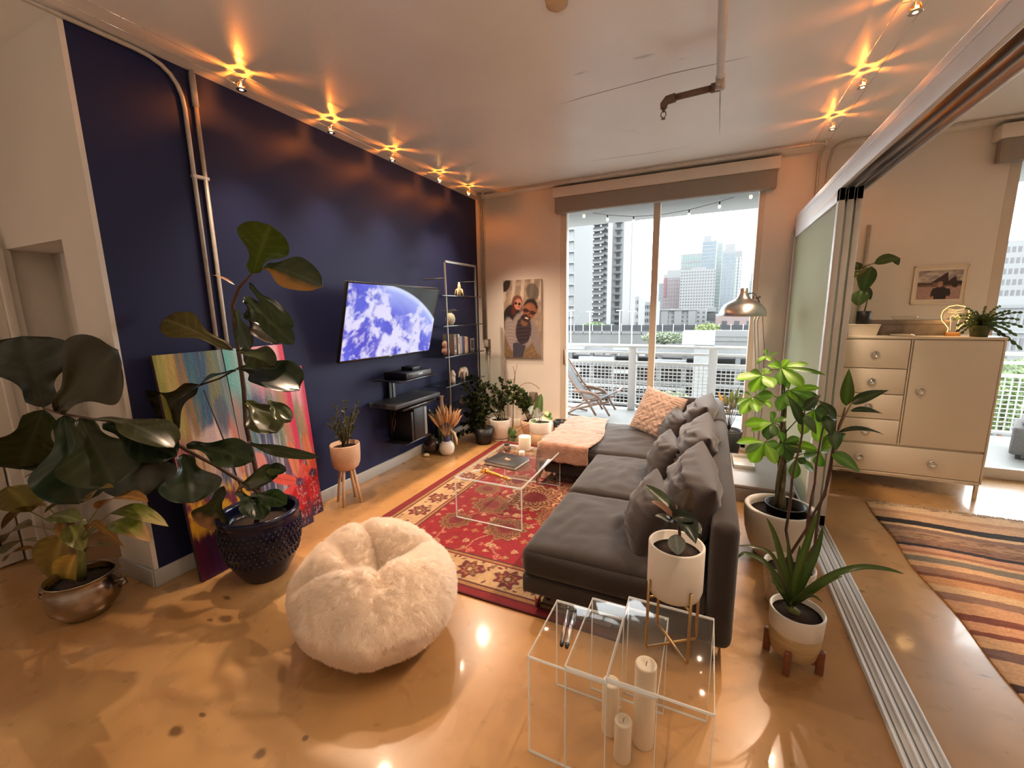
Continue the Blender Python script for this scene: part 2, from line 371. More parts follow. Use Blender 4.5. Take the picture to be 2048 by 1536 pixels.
# window wall with two openings
W1 = (-1.74, .43); W2 = (2.20, 3.95); WT = 2.86
mb = MB(); T = .16
for x0, x1 in ((-4.3, W1[0]), (W1[1], W2[0]), (W2[1], XR)): mb.box(x0, x1, YB, YB+T, 0, CZ)
for a, b in (W1, W2): mb.box(a, b, YB, YB+T, WT, CZ); mb.box(a, b, YB, YB+T, -.05, .035)
tag(mb.build('wall_back', M_white), kind='structure')
tag(MB().box(XR, XR+.2, YR, YB+.16, 0, CZ).build('wall_right', M_white), kind='structure')
tag(MB().box(-4.3, XR, YR-.2, YR, 0, CZ).build('wall_rear', M_white), kind='structure')
bb = MB().rbox(WX, WX+.016, YP-.03, YB, 0, .105, .004); tag(bb.build('baseboard_left', M_base), kind='structure')
bb = MB().rbox(-3.30, WX, YP-.036, YP-.02, 0, .105, .004); tag(bb.build('baseboard_pier', M_base), kind='structure')
bb = MB().rbox(WX, W1[0]-.02, YB-.014, YB, 0, .10, .004); bb.rbox(W1[1]+.02, W2[0]-.02, YB-.014, YB, 0, .1, .004); bb.rbox(W2[0]-.02, XR, YB-.014, YB, 0, .1, .004)
tag(bb.build('baseboard_back', M_white), kind='structure')

# sliding glass doors to the balcony
M_frame = mat('cream_window_frame', (.62, .55, .46), .45, var=.04)
def slider(name, x0, x1, mull, z1, handle):
    w = empty(name, ((x0+x1)/2, YB+.05, 0), kind='structure'); cx = (x0+x1)/2
    f = MB(); f.rbox(x0-cx, x0-cx+.075, -.05, .05, .035, z1, .004); f.rbox(x1-cx-.05, x1-cx, -.05, .05, .035, z1, .004)
    f.rbox(x0-cx, x1-cx, -.05, .05, .035, .085, .004); f.rbox(x0-cx, x1-cx, -.05, .05, z1-.05, z1, .004); f.build('frame', M_frame, w)
    MB().rbox(mull-cx-.036, mull-cx+.036, -.045, .045, .085, z1-.05, .004).build('mullion', M_frame, w)
    for a, b, dy in ((x0+.075, mull-.036, -.012), (mull+.036, x1-.05, .012)):
        MB().box(a-cx, b-cx, dy-.004, dy+.004, .085, z1-.05).build('pane', M_glass, w)
    if handle:
        h = MB(); h.rbox(x0-cx+.048, x0-cx+.072, -.085, -.05, .90, 1.09, .006); h.build('door_handle', mat('bronze_door_handle', (.30, .17, .09), .4, metal=.6), w)
    return w
slider('window_1', W1[0], W1[1], -.615, WT, True)
slider('window_2', W2[0], W2[1], 3.1, WT, False)

# ------------------------------------------------------------------ roller blinds
M_blind = mat('taupe_blind_fabric', (.30, .27, .24), .85, var=.05, scale=40, bump=.15, bscale=300)
def blind(x0, x1, y0, label):
    b = empty('roller_blind', ((x0+x1)/2, YB, 2.9), label, 'blind'); h = (x1-x0)/2
    MB().rbox(-h, h, y0-YB, -.001, .015, .125, .006).build('valance_box', M_white, b)
    MB().rbox(-h+.02, h-.02, y0-YB+.02, -.03, -.16, .017, .012).build('fabric_fascia', M_blind, b)
blind(-1.80, .53, 5.08, 'wide taupe roller blind in a beige box above the balcony doors')
blind(2.06, 4.05, 5.08, 'taupe roller blind box above the bedroom window')

# ------------------------------------------------------------------ sliding partition: floor track, header, stacked frosted panels
tr = empty('trim_2', (.77, 1.0, 0), kind='structure')
MB().box(-.07, .07, YR-1.0, YB-1.0, 0, .006).build('track_plate', M_aluw, tr)
for i in range(4):
    x = -.066+.044*i
    MB().rbox(x-.001, x+.009, YR-1.0, YB-1.0, .005, .017, .002).build('rail', M_aluw, tr)
for i in range(3):
    x = -.043+.044*i
    MB().box(x-.003, x+.003, YR-1.0, YB-1.0, .0055, .0066).build('groove', mat('dark_track_groove', (.12, .11, .10), .5), tr)
hb = empty('trim_3', (.785, 1.0, 2.40), kind='structure')
MB().rbox(-.075, -.062, YR-1, YB-1, -.06, .075, .002).build('fascia', M_aluw, hb)
MB().rbox(-.078, -.060, YR-1, YB-1, .028, .034, .001).build('seam', M_alu, hb)
MB().box(-.062, .095, YR-1, YB-1, -.005, .07).build('header_body', M_dark, hb)
for i in range(4):
    x = -.062+.048*i
    MB().rbox(x-.002, x+.010, YR-1, YB-1, -.06+ .0, -.008, .001).build('channel_wall', M_alu if i in (0, 3) else mat('grey_channel', (.20, .20, .20), .4, metal=.5), hb)
M_frost = bpy.data.materials.new('frosted_glass'); M_frost.use_nodes = True
t = M_frost.node_tree; p = t.nodes['Principled BSDF']; p.inputs['Base Color'].default_value = (.82, .84, .74, 1); p.inputs['Roughness'].default_value = .22
tl = t.nodes.new('ShaderNodeBsdfTranslucent'); tl.inputs[0].default_value = (.88, .90, .80, 1); msx = t.nodes.new('ShaderNodeMixShader'); msx.inputs[0].default_value = .72
t.links.new(p.outputs[0], msx.inputs[1]); t.links.new(tl.outputs[0], msx.inputs[2]); t.links.new(msx.outputs[0], t.nodes['Material Output'].inputs[0])
dp = empty('door_1', (.77, 4.35, 0), kind='structure')
for i in range(3):
    x = -.047+.047*i; y0, y1 = 3.52-4.35+.004*i, YB-.02-4.35
    pn = empty('sliding_panel', (x, 0, 0), parent=dp)
    f = MB()
    for a in ((y0, y0+.055, .02, 2.34), (y1-.055, y1, .02, 2.34), (y0, y1, .02, .10), (y0, y1, 2.26, 2.34)): f.rbox(-.017, .017, *a, r=.003)
    f.build('panel_frame', M_alu if i else M_aluw, pn)
    MB().box(-.004, .004, y0+.055, y1-.055, .10, 2.26).build('frosted_pane', M_frost, pn)

# ------------------------------------------------------------------ conduits, outlets, pipes
def conduit(name, pts, r, label, n=10, m=M_conduit, group=None):
    base = Vector(pts[0]); o = MB().tube([Vector(p)-base for p in pts], r, n).build(name, m, loc=base)
    return tag(o, label, 'conduit', group)
def bend(a, b, c, r=.12, n=6):
    a, b, c = Vector(a), Vector(b), Vector(c); u = (a-b).normalized(); v = (c-b).normalized()
    return [b+u*r*(1-t)**2+v*r*t**2 for t in [i/n for i in range(n+1)]]
xc = WX+.017
c = conduit('conduit', [(xc, .2, 3.03)]+bend((xc, 0, 3.03), (xc, 1.700, 3.03), (xc, 1.700, 0), .22)+[(xc, 1.70, .25)], .0125, 'left conduit of the pair on the navy wall, bending along the ceiling')
c2 = conduit('conduit', [(xc, 1.765, 3.05), (xc, 1.765, .25)], .0125, 'right conduit of the pair on the navy wall, running straight to the ceiling')
MB().tube([(0, 0, -.20), (0, 0, -.02)], .018, 10).build('coupling', M_conduit, c2)
MB().rbox(-.02, .012, -.075, .02, -.62, -.60, .004).build('strap', M_white, c2)
for i, x in enumerate((-2.855, -2.83, -2.805)):
    conduit('conduit', [(x+.10, 4.93, 3.032)]+bend((x+.1, 4.9, 3.032), (x, YB-.016, 3.032), (x, YB-.016, 2), .14)+[(x, YB-.016, 1.20)], .010,
            ('left', 'middle', 'right')[i]+' of three conduits running down the corner by the navy wall', group='three conduits in the far left corner')
bx = empty('junction_box', (-2.79, YB-.03, 1.15), 'small square junction box where three corner conduits end', 'electrical box')
MB().rbox(-.038, .038, -.03, .03, -.06, .06, .006).build('box_body', M_brown, bx); MB().rbox(-.03, .03, -.036, -.028, -.05, .05, .003).build('cover_plate', M_conduit, bx)
conduit('conduit', [(-2.785, YB-.016, 1.09)]+bend((-2.785, YB-.016, 1.09), (-2.785, YB-.016, .52), (-2.3, YB-.016, .47), .13)+[(-2.15, YB-.016, .445)], .011, 'single conduit below the corner box bending right to an outlet')
bx = empty('wall_outlet', (-2.11, YB-.03, .447), 'grey wall outlet box behind the potted plants', 'outlet')
MB().rbox(-.05, .05, -.03, .03, -.06, .06, .006).build('box_body', M_brown, bx); MB().rbox(-.035, .035, -.036, -.028, -.05, .05, .003).build('cover_plate', mat('grey_plate', (.2, .18, .17), .4), bx)
conduit('conduit', [(-2.72, 4.93, 3.03), (-1.4, 4.915, 3.03), (-.1, 4.905, 3.03)]+bend((0, 4.90, 3.03), (.855, 4.90, 3.03), (.855, 5.2, 3.02), .10, 5)+bend((.855, 5.0, 3.03), (.855, YB-.016, 3.0), (.855, YB-.016, 2.4), .07, 5)+[(.855, YB-.016, .1)], .0125,
        'long conduit across the ceiling in front of the window wall')
conduit('conduit', [(4.2, 4.97, 3.032), (2.4, 4.965, 3.032)]+bend((2.4, 4.965, 3.032), (.935, 4.96, 3.032), (.935, 5.2, 3.0), .14)+bend((.935, 5.1, 3.0), (.935, YB-.016, 2.96), (.935, YB-.016, 2.4), .08)+[(.935, YB-.016, .1)], .0125,
        'conduit running from the bedroom ceiling down the window wall beside the partition')
conduit('conduit', [(1.303, YB-.016, 2.33), (1.303, YB-.016, .9)], .014, 'short vertical conduit on the bedroom wall behind the cabinet')
sp = empty('sprinkler_pipe', (-.03, 3.07, 2.90), 'white sprinkler pipe under the ceiling ending in a brown elbow', 'pipe')
MB().tube([(0, -4.5, 0), (0, -.10, 0)], .021, 14).build('main_pipe', mat('white_pipe_paint', (.70, .69, .66), .35), sp)
m_ = MB(); m_.tube([(0, -.12, 0), (0, .0, 0)], .025, 14); m_.tube([(0, -.02, .012), (0, -.02, -.028)], .027, 12); m_.build('pipe_collar', M_conduit, sp)
m_ = MB(); m_.tube([(0, 0, -.004), (-.05, 0, -.005)], .026, 12); m_.tube([(-.03, 0, -.005), (-.27, .02, -.005)], .019, 12); m_.tube([(-.25, .02, -.005), (-.30, .022, -.01), (-.318, .022, -.03), (-.318, .022, -.055)], [.026, .026, .024, .02], 12)
m_.build('branch_pipe', M_brown, sp)
m_ = MB(); m_.tube([(-.318, .022, -.05), (-.318, .022, -.075)], .010, 10); m_.tube([(-.330, .022, -.075), (-.334, .022, -.095), (-.318, .022, -.112)], .003, 6); m_.tube([(-.306, .022, -.075), (-.302, .022, -.095), (-.318, .022, -.112)], .003, 6); m_.lathe([(.0, 0), (.014, 0), (.014, .003), (0, .003)], 12, (-.318, .022, -.116))
m_.build('sprinkler_head', M_brown, sp)
sd = empty('smoke_detector', (-.745, 2.165, CZ), 'round beige smoke detector on the ceiling at the top edge', 'smoke detector')
MB().lathe([(0, -.045), (.035, -.045), (.05, -.035), (.058, 0)], 28).build('housing', mat('yellowed_plastic', (.55, .38, .22), .5), sd)

# ------------------------------------------------------------------ cable lights on the ceiling
def cable_run(xa, xb, ya, yb, label, zc):
    r = empty('light_cable', ((xa+xb)/2, yb, zc), label, 'cable')
    for x in (xa, xb): MB().tube([(x-(xa+xb)/2, ya-yb, 0), (x-(xa+xb)/2, 0, 0)], .0016, 5).build('wire', M_chrome, r)
    for yy in (-.02, ya-yb+.02):
        for x in (xa, xb): MB().tube([(x-(xa+xb)/2, yy, 0), (x-(xa+xb)/2, yy, CZ-zc-.001)], .005, 6).build('standoff', M_chrome, r)
cable_run(-2.73, -2.62, .3, 4.88, 'pair of thin steel cables carrying the five spots along the navy wall', 3.0)
cable_run(.73, .84, .2, 4.88, 'pair of thin steel cables carrying the three spots above the partition', 3.0)
M_refl = clear_mat('dichroic_reflector', (1, .62, .28), .05, 1.6)
def cable_lamp(x, y, label, group):
    L = empty('cable_spotlight', (x, y, LAMP_Z), label, 'spotlight', group)
    MB().lathe([(.006, .028), (.012, .020), (.020, .004), (.027, -.014)], 20).build('reflector', M_refl, L)
    MB().ball((0, 0, -.010), .017, .017, .011, 12).build('bulb', M_bulb, L)
    MB().tube([(-.055, 0, .035), (-.01, 0, .035), (.01, 0, .035), (.055, 0, .035)], .002, 6).build('cross_wire', M_chrome, L)
    MB().lathe([(.026, -.013), (.029, -.014), (.029, -.018), (.026, -.018)], 20).build('front_ring', M_chrome, L); MB().tube([(0, 0, .022), (0, 0, .045)], .008, 8).build('lamp_holder', M_chrome, L)
    # added blades, shaped to break the leaking light into a star on the ceiling
    for k in range(5):
        a = 2*math.pi*k/5+.3+x; ca, sa = math.cos(a), math.sin(a); tx, ty = -sa, ca
        vs = [(.020*ca-.009*tx, .020*sa-.009*ty, .002), (.020*ca+.009*tx, .020*sa+.009*ty, .002), (.012*ca+.007*tx, .012*sa+.007*ty, .024), (.012*ca-.007*tx, .012*sa-.007*ty, .024)]
        MB().add(vs, [(0, 1, 2, 3)], False).build('clip', M_chrome, L)
    lamp_light('spot_light', 'SPOT', (x, y, LAMP_Z-.035), SPOT_W, (1, .72, .50), .02, rot=(.12 if y < 4.3 else -.22, -.30 if x < 0 else .32, 0), spot_size=math.radians(100), spot_blend=1.0)
    lamp_light('leak_light', 'POINT', (x, y, LAMP_Z+.008), LEAK_W, (1, .38, .09), .004)
for i, (x, y) in enumerate(LEFT_LAMPS):
    cable_lamp(x, y, ('lit spotlight nearest the camera on the cables along the navy wall', 'second lit spotlight from the camera along the navy wall', 'middle lit spotlight of five along the navy wall',
               'fourth lit spotlight along the navy wall, above the shelf', 'lit spotlight in the far left corner of the ceiling')[i], 'cable spots along the navy wall')
for i, (x, y) in enumerate(RIGHT_LAMPS):
    cable_lamp(x, y, ('largest, nearest lit spotlight above the sliding partition', 'middle lit spotlight of three above the sliding partition', 'farthest lit spotlight above the partition, by the window wall')[i], 'cable spots above the partition')
# ------------------------------------------------------------------ painted prints: numpy colour fields on dense grids
def vnoise(nx, ny, fx, fy, seed):
    """smooth value noise sampled on an nx*ny grid with fx*fy cells"""
    rs = np.random.RandomState(seed); g = rs.rand(int(fx)+3, int(fy)+3)
    u = np.linspace(0, fx, nx)[:, None]+np.zeros((1, ny)); v = np.linspace(0, fy, ny)[None, :]+np.zeros((nx, 1))
    i = u.astype(int); j = v.astype(int); a = u-i; b = v-j; a = a*a*(3-2*a); b = b*b*(3-2*b)
    return (g[i, j]*(1-a)+g[i+1, j]*a)*(1-b)+(g[i, j+1]*(1-a)+g[i+1, j+1]*a)*b
def fbm(nx, ny, fx, fy, seed, oct=4):
    s = 0; a = .5; tot = 0
    for o in range(oct): s = s+a*vnoise(nx, ny, fx*2**o, fy*2**o, seed+o*17); tot += a; a *= .55
    return s/tot
def lerp(A, B, t): return A*(1-t[..., None])+np.asarray(B)*t[..., None]
def sstep(x, a, b):
    t = np.clip((x-a)/(b-a), 0, 1); return t*t*(3-2*t)
def col(*c): return np.array(srgb(*c))
def print_grid(nx, ny, fn_pos):
    mb = MB(); P = [[fn_pos(i/(nx-1), j/(ny-1)) for j in range(ny)] for i in range(nx)]
    return mb.grid(P, False)
def ell(U, V, cx, cyy, rx, ry, rot=0.0):
    c, s = math.cos(rot), math.sin(rot); x = (U-cx)*c+(V-cyy)*s; y = -(U-cx)*s+(V-cyy)*c
    return np.sqrt((x/rx)**2+(y/ry)**2)

# ------------------------------------------------------------------ persian rug
RX0, RX1, RY0, RY1 = -2.27, -.30, 1.85, 4.50
def rug():
    nx, ny = 300, 404; W, Lh = RX1-RX0, RY1-RY0
    X = np.linspace(0, W, nx)[:, None]+np.zeros((1, ny)); Y = np.linspace(0, Lh, ny)[None, :]+np.zeros((nx, 1))
    red, dred, cream, gold, dark, olive, mar = col(112, 11, 22), col(74, 8, 15), col(166, 138, 104), col(134, 94, 56), col(66, 26, 22), col(108, 88, 50), col(92, 24, 26)
    C = np.zeros((nx, ny, 3))+red
    n = fbm(nx, ny, 30, 40, 3); C = lerp(C, col(132, 17, 28), .5*n)
    rs = np.random.RandomState(11)
    def flower(cx, cyy, r, petals, rings, wob=.14, ph=0.):
        nonlocal C
        dx = X-cx; dy = Y-cyy; d = np.sqrt(dx*dx+dy*dy); th = np.arctan2(dy, dx)
        rr = r*(1+wob*np.cos(petals*th+ph)+.5*wob*np.cos(3*th+ph*2))
        for f, c in rings: C = lerp(C, c, 1-sstep(d/rr, f-.05, f+.05))
    # vines over the field
    for k in range(30):
        a = rs.rand()*6.28; x = rs.rand()*W; y = rs.rand()*Lh
        for s_ in range(70):
            a += rs.uniform(-.34, .34)+.05*math.sin(s_*.3); x += .016*math.cos(a); y += .016*math.sin(a)
            d = np.hypot(X-x, Y-y); C = lerp(C, gold if k % 2 else cream, .75*(1-sstep(d, .003, .0085)))
    # small scattered blossoms on a mirrored lattice
    for gx in np.arange(.40, W/2+.05, .10):
        for gy in np.arange(.40, Lh/2+.05, .115):
            ox, oy = rs.uniform(-.035, .035, 2); r = rs.uniform(.013, .027); pp = rs.randint(4, 8); cc = [cream, gold, cream, col(160, 84, 70)][rs.randint(4)]
            for mx in (gx+ox, W-gx-ox):
                for my in (gy+oy, Lh-gy-oy): flower(mx, my, r, pp, [(1.0, cc), (.55, red), (.28, cream)], .25)
    # large palmettes
    big = [(W/2, Lh/2, .23), (W*.36, Lh*.40, .15), (W*.36, Lh*.60, .15), (W*.64, Lh*.40, .15), (W*.64, Lh*.60, .15), (W*.5, Lh*.285, .15), (W*.5, Lh*.715, .15),
           (W*.27, Lh*.50, .11), (W*.73, Lh*.5, .11), (W*.29, Lh*.27, .12), (W*.71, Lh*.27, .12), (W*.29, Lh*.73, .12), (W*.71, Lh*.73, .12)]
    for i, (cx, cyy, r) in enumerate(big):
        a, b = (gold, cream) if i % 2 == 0 else (olive, gold)
        flower(cx, cyy, r, 11, [(1.05, dark), (1.0, b), (.90, mar), (.80, a), (.66, dred), (.56, a), (.40, dark), (.33, b), (.2, mar)], .12, i); flower(cx, cyy, r*.97, 22, [(.72, dred), (.60, b), (.52, mar)], .16, i)
    # cut corners of the field
    cut = np.minimum(X, W-X)+np.minimum(Y, Lh-Y)*.9
    cm = 1-sstep(cut+.03*np.sin(X*60)*np.sin(Y*60), .74, .76); C = lerp(C, lerp(np.zeros_like(C)+cream, gold, .6*fbm(nx, ny, 60, 80, 9)), cm)
    C = lerp(C, dred, (sstep(cut, .735, .75)-sstep(cut, .765, .78)))
    e = np.minimum(np.minimum(X, W-X), np.minimum(Y, Lh-Y))
    # wide cream border
    Cb = lerp(np.zeros_like(C)+cream, col(150, 116, 78), fbm(nx, ny, 40, 50, 5))
    C = np.where((e < .36)[..., None], Cb, C)
    per = []
    for t in np.arange(.215, W-.2, .26): per += [(t, .215), (t, Lh-.215)]
    for t in np.arange(.215, Lh-.2, .26): per += [(.215, t), (W-.215, t)]
    for i, (cx, cyy) in enumerate(per):
        flower(cx, cyy, .078, 8, [(1.0, dark), (.86, mar), (.6, gold), (.42, dred), (.22, cream)] if i % 2 == 0 else [(1.0, olive), (.8, gold), (.5, mar), (.25, gold)], .2, i)
    for k in range(420):
        t = rs.rand(); q = rs.uniform(.12, .315); s_ = rs.randint(4)
        cx, cyy = [(t*W, q), (t*W, Lh-q), (q, t*Lh), (W-q, t*Lh)][s_]
        d = ell(X, Y, cx, cyy, rs.uniform(.008, .02), rs.uniform(.006, .011), rs.rand()*3.1); C = lerp(C, [dark, mar, olive, col(84, 62, 40)][rs.randint(4)], 1-sstep(d, .8, 1.2))
    for a, b, c in ((.352, .366, dark), (.330, .352, gold), (.318, .330, mar), (.098, .108, dark), (.072, .098, gold), (.0, .072, dred), (.010, .058, col(104, 10, 18))):
        C = np.where(((e >= a) & (e < b))[..., None], c, C)
    C = C*(.86+.28*fbm(nx, ny, 70, 90, 21)[..., None])
    mb = MB(); P = [[(RX0+W*i/(nx-1), RY0+Lh*j/(ny-1), .012+.0012*mnoise.noise((i*.12, j*.12, 0))) for j in range(ny)] for i in range(nx)]; mb.grid(P, True)
    nv = len(mb.v); mb.box(RX0, RX1, RY0, RY1, .0005, .0105)
    cols = np.vstack([C.reshape(-1, 3), np.tile(dred, (len(mb.v)-nv, 1))])
    o = mb.build('persian_rug', mat('rug_wool', (1, 1, 1), .95, var=.18, scale=70, attr=True, sheen=.0, bump=.35, bscale=260), colors=cols)
    tag(o, 'red persian rug with cream floral border under the coffee table', 'rug')
rug()

# ------------------------------------------------------------------ sofa
def axis(n, edge):
    """samples of -1..1, denser towards the ends"""
    t = np.linspace(-1, 1, n); return [float(math.copysign(1-(1-abs(x))**edge, x)) for x in t]
def cushion(mb, x0, x1, y0, y1, z0, z1, r=.05, puff=.03, n=22, wr=.006, seed=0, side=.0, wdir=None):
    c = Vector(((x0+x1)/2, (y0+y1)/2, (z0+z1)/2)); h = Vector(((x1-x0)/2, (y1-y0)/2, (z1-z0)/2))
    a = axis(n, 1.5); nz = max(6, n//3); az = axis(nz, 1.3)
    def P(u, v, w_):
        p = Vector((u*h.x, v*h.y, w_*h.z)); q = Vector([max(-(h[i]-r), min(h[i]-r, p[i])) for i in range(3)])
        d = p-q; out = q+d.normalized()*min(r, d.length if d.length < r else r) if d.length > 1e-9 else p
        k = (1-u*u)*(1-v*v)
        s1 = mnoise.noise((out.x*5+seed, out.y*5, 3.1))*1.2+mnoise.noise((out.x*13+seed, out.y*13, 7))*.5
        if wdir is not None:
            q2 = out.x*wdir[0]+out.y*wdir[1]; q3 = -out.x*wdir[1]+out.y*wdir[0]
            s1 += (abs(mnoise.noise((q2*2.6+seed, q3*16, 1.7)))-.2)*2.2*(.3+.7*k)
        out.z += (puff*math.sqrt(max(k, 0))+wr*s1*(.3+.7*k)) if w_ > 0 else 0
        if w_ > 0: out.z += -puff*.3
        out.x += side*(1-v*v)*(1-w_*w_)*u; out.y += side*(1-u*u)*(1-w_*w_)*v
        return c+out
    for w_ in (1, -1): mb.grid([[P(u, v, w_) for v in a] for u in (a if w_ > 0 else a[::-1])])
    ring = [(u, -1) for u in a]+[(1, v) for v in a[1:]]+[(u, 1) for u in a[::-1][1:]]+[(-1, v) for v in a[::-1][1:-1]]
    mb.grid([[P(u, v, w_) for w_ in az] for u, v in ring], wrapu=True)
    return mb
SX0, SX1 = -.845, .165; SY = (1.86, 2.67, 3.50, 4.52); SH = .365
sofa = empty('sectional_sofa', (0, 3.0, 0), 'charcoal grey sectional sofa with chaise facing the navy wall', 'sofa')
def sp_(mb, name, m=M_sofa): 
    mb.v = [(x, y-3.0, z) for x, y, z in mb.v]; return mb.build(name, m, sofa)
for i in range(3):
    xr0 = SX0 if i < 2 else -1.335
    sp_(MB().rbox(xr0+.01, SX1-.08, SY[i]+.005, SY[i+1]-.005, .115, .22, .018), 'base')
    sp_(cushion(MB(), xr0, .06, SY[i]+.004, SY[i+1]-.004, .205, SH+.012, .055, .034, 44, .015, i*9.1, .008, (.25, .97) if i != 2 else (.8, .6)), 'seat_cushion')
for i in range(3):
    y0, y1 = SY[i]-.01, SY[i+1]-.004
    if i == 2: y1 += .09
    if i < 2:
        if i == 0: sp_(MB().rbox(.055, SX1, y0, SY[2]+.22,   .105, .70, .045, 4), 'back_panel')
    else: sp_(MB().rbox(.055, SX1, SY[2]+.225, y1,   .105, .70, .045, 4), 'back_panel')
sp_(MB().rbox(-.59, .13, SY[3]-.005, SY[3]+.10, .105, .70, .045, 4), 'back_panel')
for (x, y) in ((-.765, 1.925), (-.76, 3.40), (.10, 1.93), (-1.25, 3.60), (-1.25, 4.4), (.10, 4.4), (.10, 3.2)):
    z0 = .0135 if RX0 < x < RX1 and RY0 < y < RY1 else 0
    sp_(MB().tube([(x, y, z0), (x, y, .12)], .017, 12), 'leg', M_chrome)

def pillow(name, c, wd, ht, th, normal, up, label, m=M_sofa2, seed=0, n=26, wr=.010, cat='pillow', group=None, pinch=.10, sag=0.0, knit=False):
    """two bellied faces meeting in a seam with pointed corners"""
    nrm = Vector(normal).normalized(); upv = Vector(up); upv = (upv-nrm*upv.dot(nrm)).normalized(); sd = upv.cross(nrm)
    R = Matrix((sd, upv, nrm)).transposed().to_4x4(); mb = MB()
    a = [math.sin(t*math.pi/2) for t in np.linspace(-1, 1, n)]
    for s in (1, -1):
        P = []
        for u in (a if s > 0 else a[::-1]):
            row = []
            for v in a:
                e = max(0, (1-u*u))*max(0, (1-v*v)); x = wd/2*u*(1-pinch*(1-v*v)*abs(u)); y = ht/2*v*(1-pinch*(1-u*u)*abs(v))
                z = th/2*e**.42
                ang = math.atan2(v, u); rr = math.hypot(u, v)
                wrk = (abs(mnoise.noise((u*1.1+seed, v*4.5, s*3.0+seed)))-.22)*2.0+.7*(abs(mnoise.noise((math.cos(ang)*4+seed, math.sin(ang)*4, rr*.8+s)))-.2)*rr*2
                z += wr*wrk*min(1, e*4)
                y -= sag*(1-v)*.5*e
                if knit:
                    k2 = abs(math.sin(u*13+2.2*math.sin(v*9)))*.5+.5*abs(math.sin((u+v)*9))*abs(math.sin((u-v)*9)) if abs(u) < .62 else .5*(.5+.5*math.sin(v*60))
                    z += .015*k2*min(1, e*5)
                row.append(R @ Vector((x, y, z*s)))
            P.append(row)
        mb.grid(P)
    o = mb.build(name, m, loc=c)
    return tag(o, label, cat, group)
for i, (y, lb) in enumerate(((2.30, 'big grey velvet back cushion on the sofa nearest the camera, behind the white planter'), (3.10, 'big grey velvet back cushion in the middle of the sofa back'), (3.96, 'big grey velvet back cushion in the far sofa corner'))):
    pillow('back_cushion', (-.055, y, .595), .68+.02*i, .47, .27, (-.93, -.10+.08*i, .36), (.34, 0, .93), lb, seed=i*5.3, wr=.022, n=40, group='large velvet back cushions', pinch=.06)
for i, (y, lb) in enumerate(((2.20, 'smaller grey velvet pillow standing on the nearest sofa seat'), (3.08, 'smaller grey velvet pillow standing on the middle sofa seat'), (3.90, 'smaller grey velvet pillow half hidden behind the knitted pillow'))):
    pillow('throw_pillow', (-.245, y, .53), .44, .35, .20, (-.90, -.22, .38), (.36, .05, .93), lb, seed=20+i*3.7, wr=.014, n=34, group='small velvet pillows', pinch=.08)
M_knit = mat('cream_cable_knit', (.38, .265, .21), .9, var=.12, scale=40, bump=.5, bscale=130, sheen=.3)
pillow('knitted_pillow', (-.42, 4.22, .585), .46, .46, .17, (-.42, -.80, .42), (.30, .22, .93), 'cream cable knit pillow with braided pattern on the chaise', M_knit, 3, 90, .006, pinch=.05, knit=True)

# throw blanket over the chaise end
def throw():
    mb = MB(); nu, nv = 44, 46; P = []
    for i in range(nu):
        u = i/(nu-1); row = []
        for j in range(nv):
            v = j/(nv-1)
            # v runs along the chaise depth (towards the window), u from the sofa side over the end and down
            xs = u*.80; y = 3.46+1.05*v+.05*math.sin(u*3)*(1-v)
            edge = .36+.10*v                         # length lying flat before the chaise end
            lim = -1.345
            x = -.90+.045*math.sin(v*5) - xs
            z = SH+.035
            if x < lim: z -= (lim-x)*1.0; x = lim-.018-.02*abs(math.sin(v*9))
            k = 3.305-y
            if k > 0 or y < 3.31: pass
            fz = .008*mnoise.noise((u*9, v*14, 0))+.006*mnoise.noise((u*25, v*25, 5))
            row.append(Vector((x+fz, y, max(z+fz+.014, .05))))
        P.append(row)
    # the near side hangs down over the chaise flank
    Q = []
    for i in range(nu):
        p = P[i][0]; row = []
        for j in range(12):
            t = j/11; dz = t*(.17+.03*mnoise.noise((p.x*7, 0, 3))); fx = .010*mnoise.noise((p.x*16, t*4, 2))
            row.append(Vector((p.x+fx-(.02*t if i > nu*.5 else 0), 3.46-.010*min(1, t*6)-.012*abs(math.sin(p.x*14))*t, max(p.z-dz, .02))))
        Q.append(row[::-1]+P[i][1:])
    mb.grid(Q); o = mb.build('throw_blanket', mat('blush_plush', (.31, .155, .10), .95, var=.30, scale=16, sheen=.6, bump=.8, bscale=90, stretch=(1, 1, 1)))
    md = o.modifiers.new('thick', 'SOLIDIFY'); md.thickness = .012; md.offset = 1
    tag(o, 'blush pink plush throw draped over the chaise end', 'blanket')
throw()

# ------------------------------------------------------------------ acrylic tables
def waterfall(name, x0, x1, y0, y1, h, th, label, zb, group=None, ends='y'):
    cx, cy_ = (x0+x1)/2, (y0+y1)/2; a, b = (x1-x0)/2, (y1-y0)/2
    t = empty(name, (cx, cy_, zb), label, 'table', group)
    MB().rbox(-a, a, -b, b, h-th, h, .003).build('table_top', M_acryl, t)
    for s in (-1, 1):
        if ends == 'y': MB().box(-a, a, s*b-(th if s > 0 else 0), s*b+(0 if s > 0 else th), 0, h-th).build('leg_panel', M_acryl, t)
        else: MB().box(s*a-(th if s > 0 else 0), s*a+(0 if s > 0 else th), -b, b, 0, h-th).build('leg_panel', M_acryl, t)
    e = MB(); q = .0016
    for sx in (-1, 1):
        for sy in (-1, 1): e.box(sx*a-q, sx*a+q, sy*b-(th if sy > 0 else 0), sy*b+(0 if sy > 0 else th), 0, h)
        e.box(sx*a-q, sx*a+q, -b, b, h-th, h-.001)
    for sy in (-1, 1):
        e.rbox(-a, a, sy*b-q, sy*b+q, h-th*.9, h+.0006, .0008); e.box(-a, a, sy*b-(th if sy > 0 else 0), sy*b+(0 if sy > 0 else th), 0, .002)
    e.build('bright_edge_strip', M_acryledge, t); return t
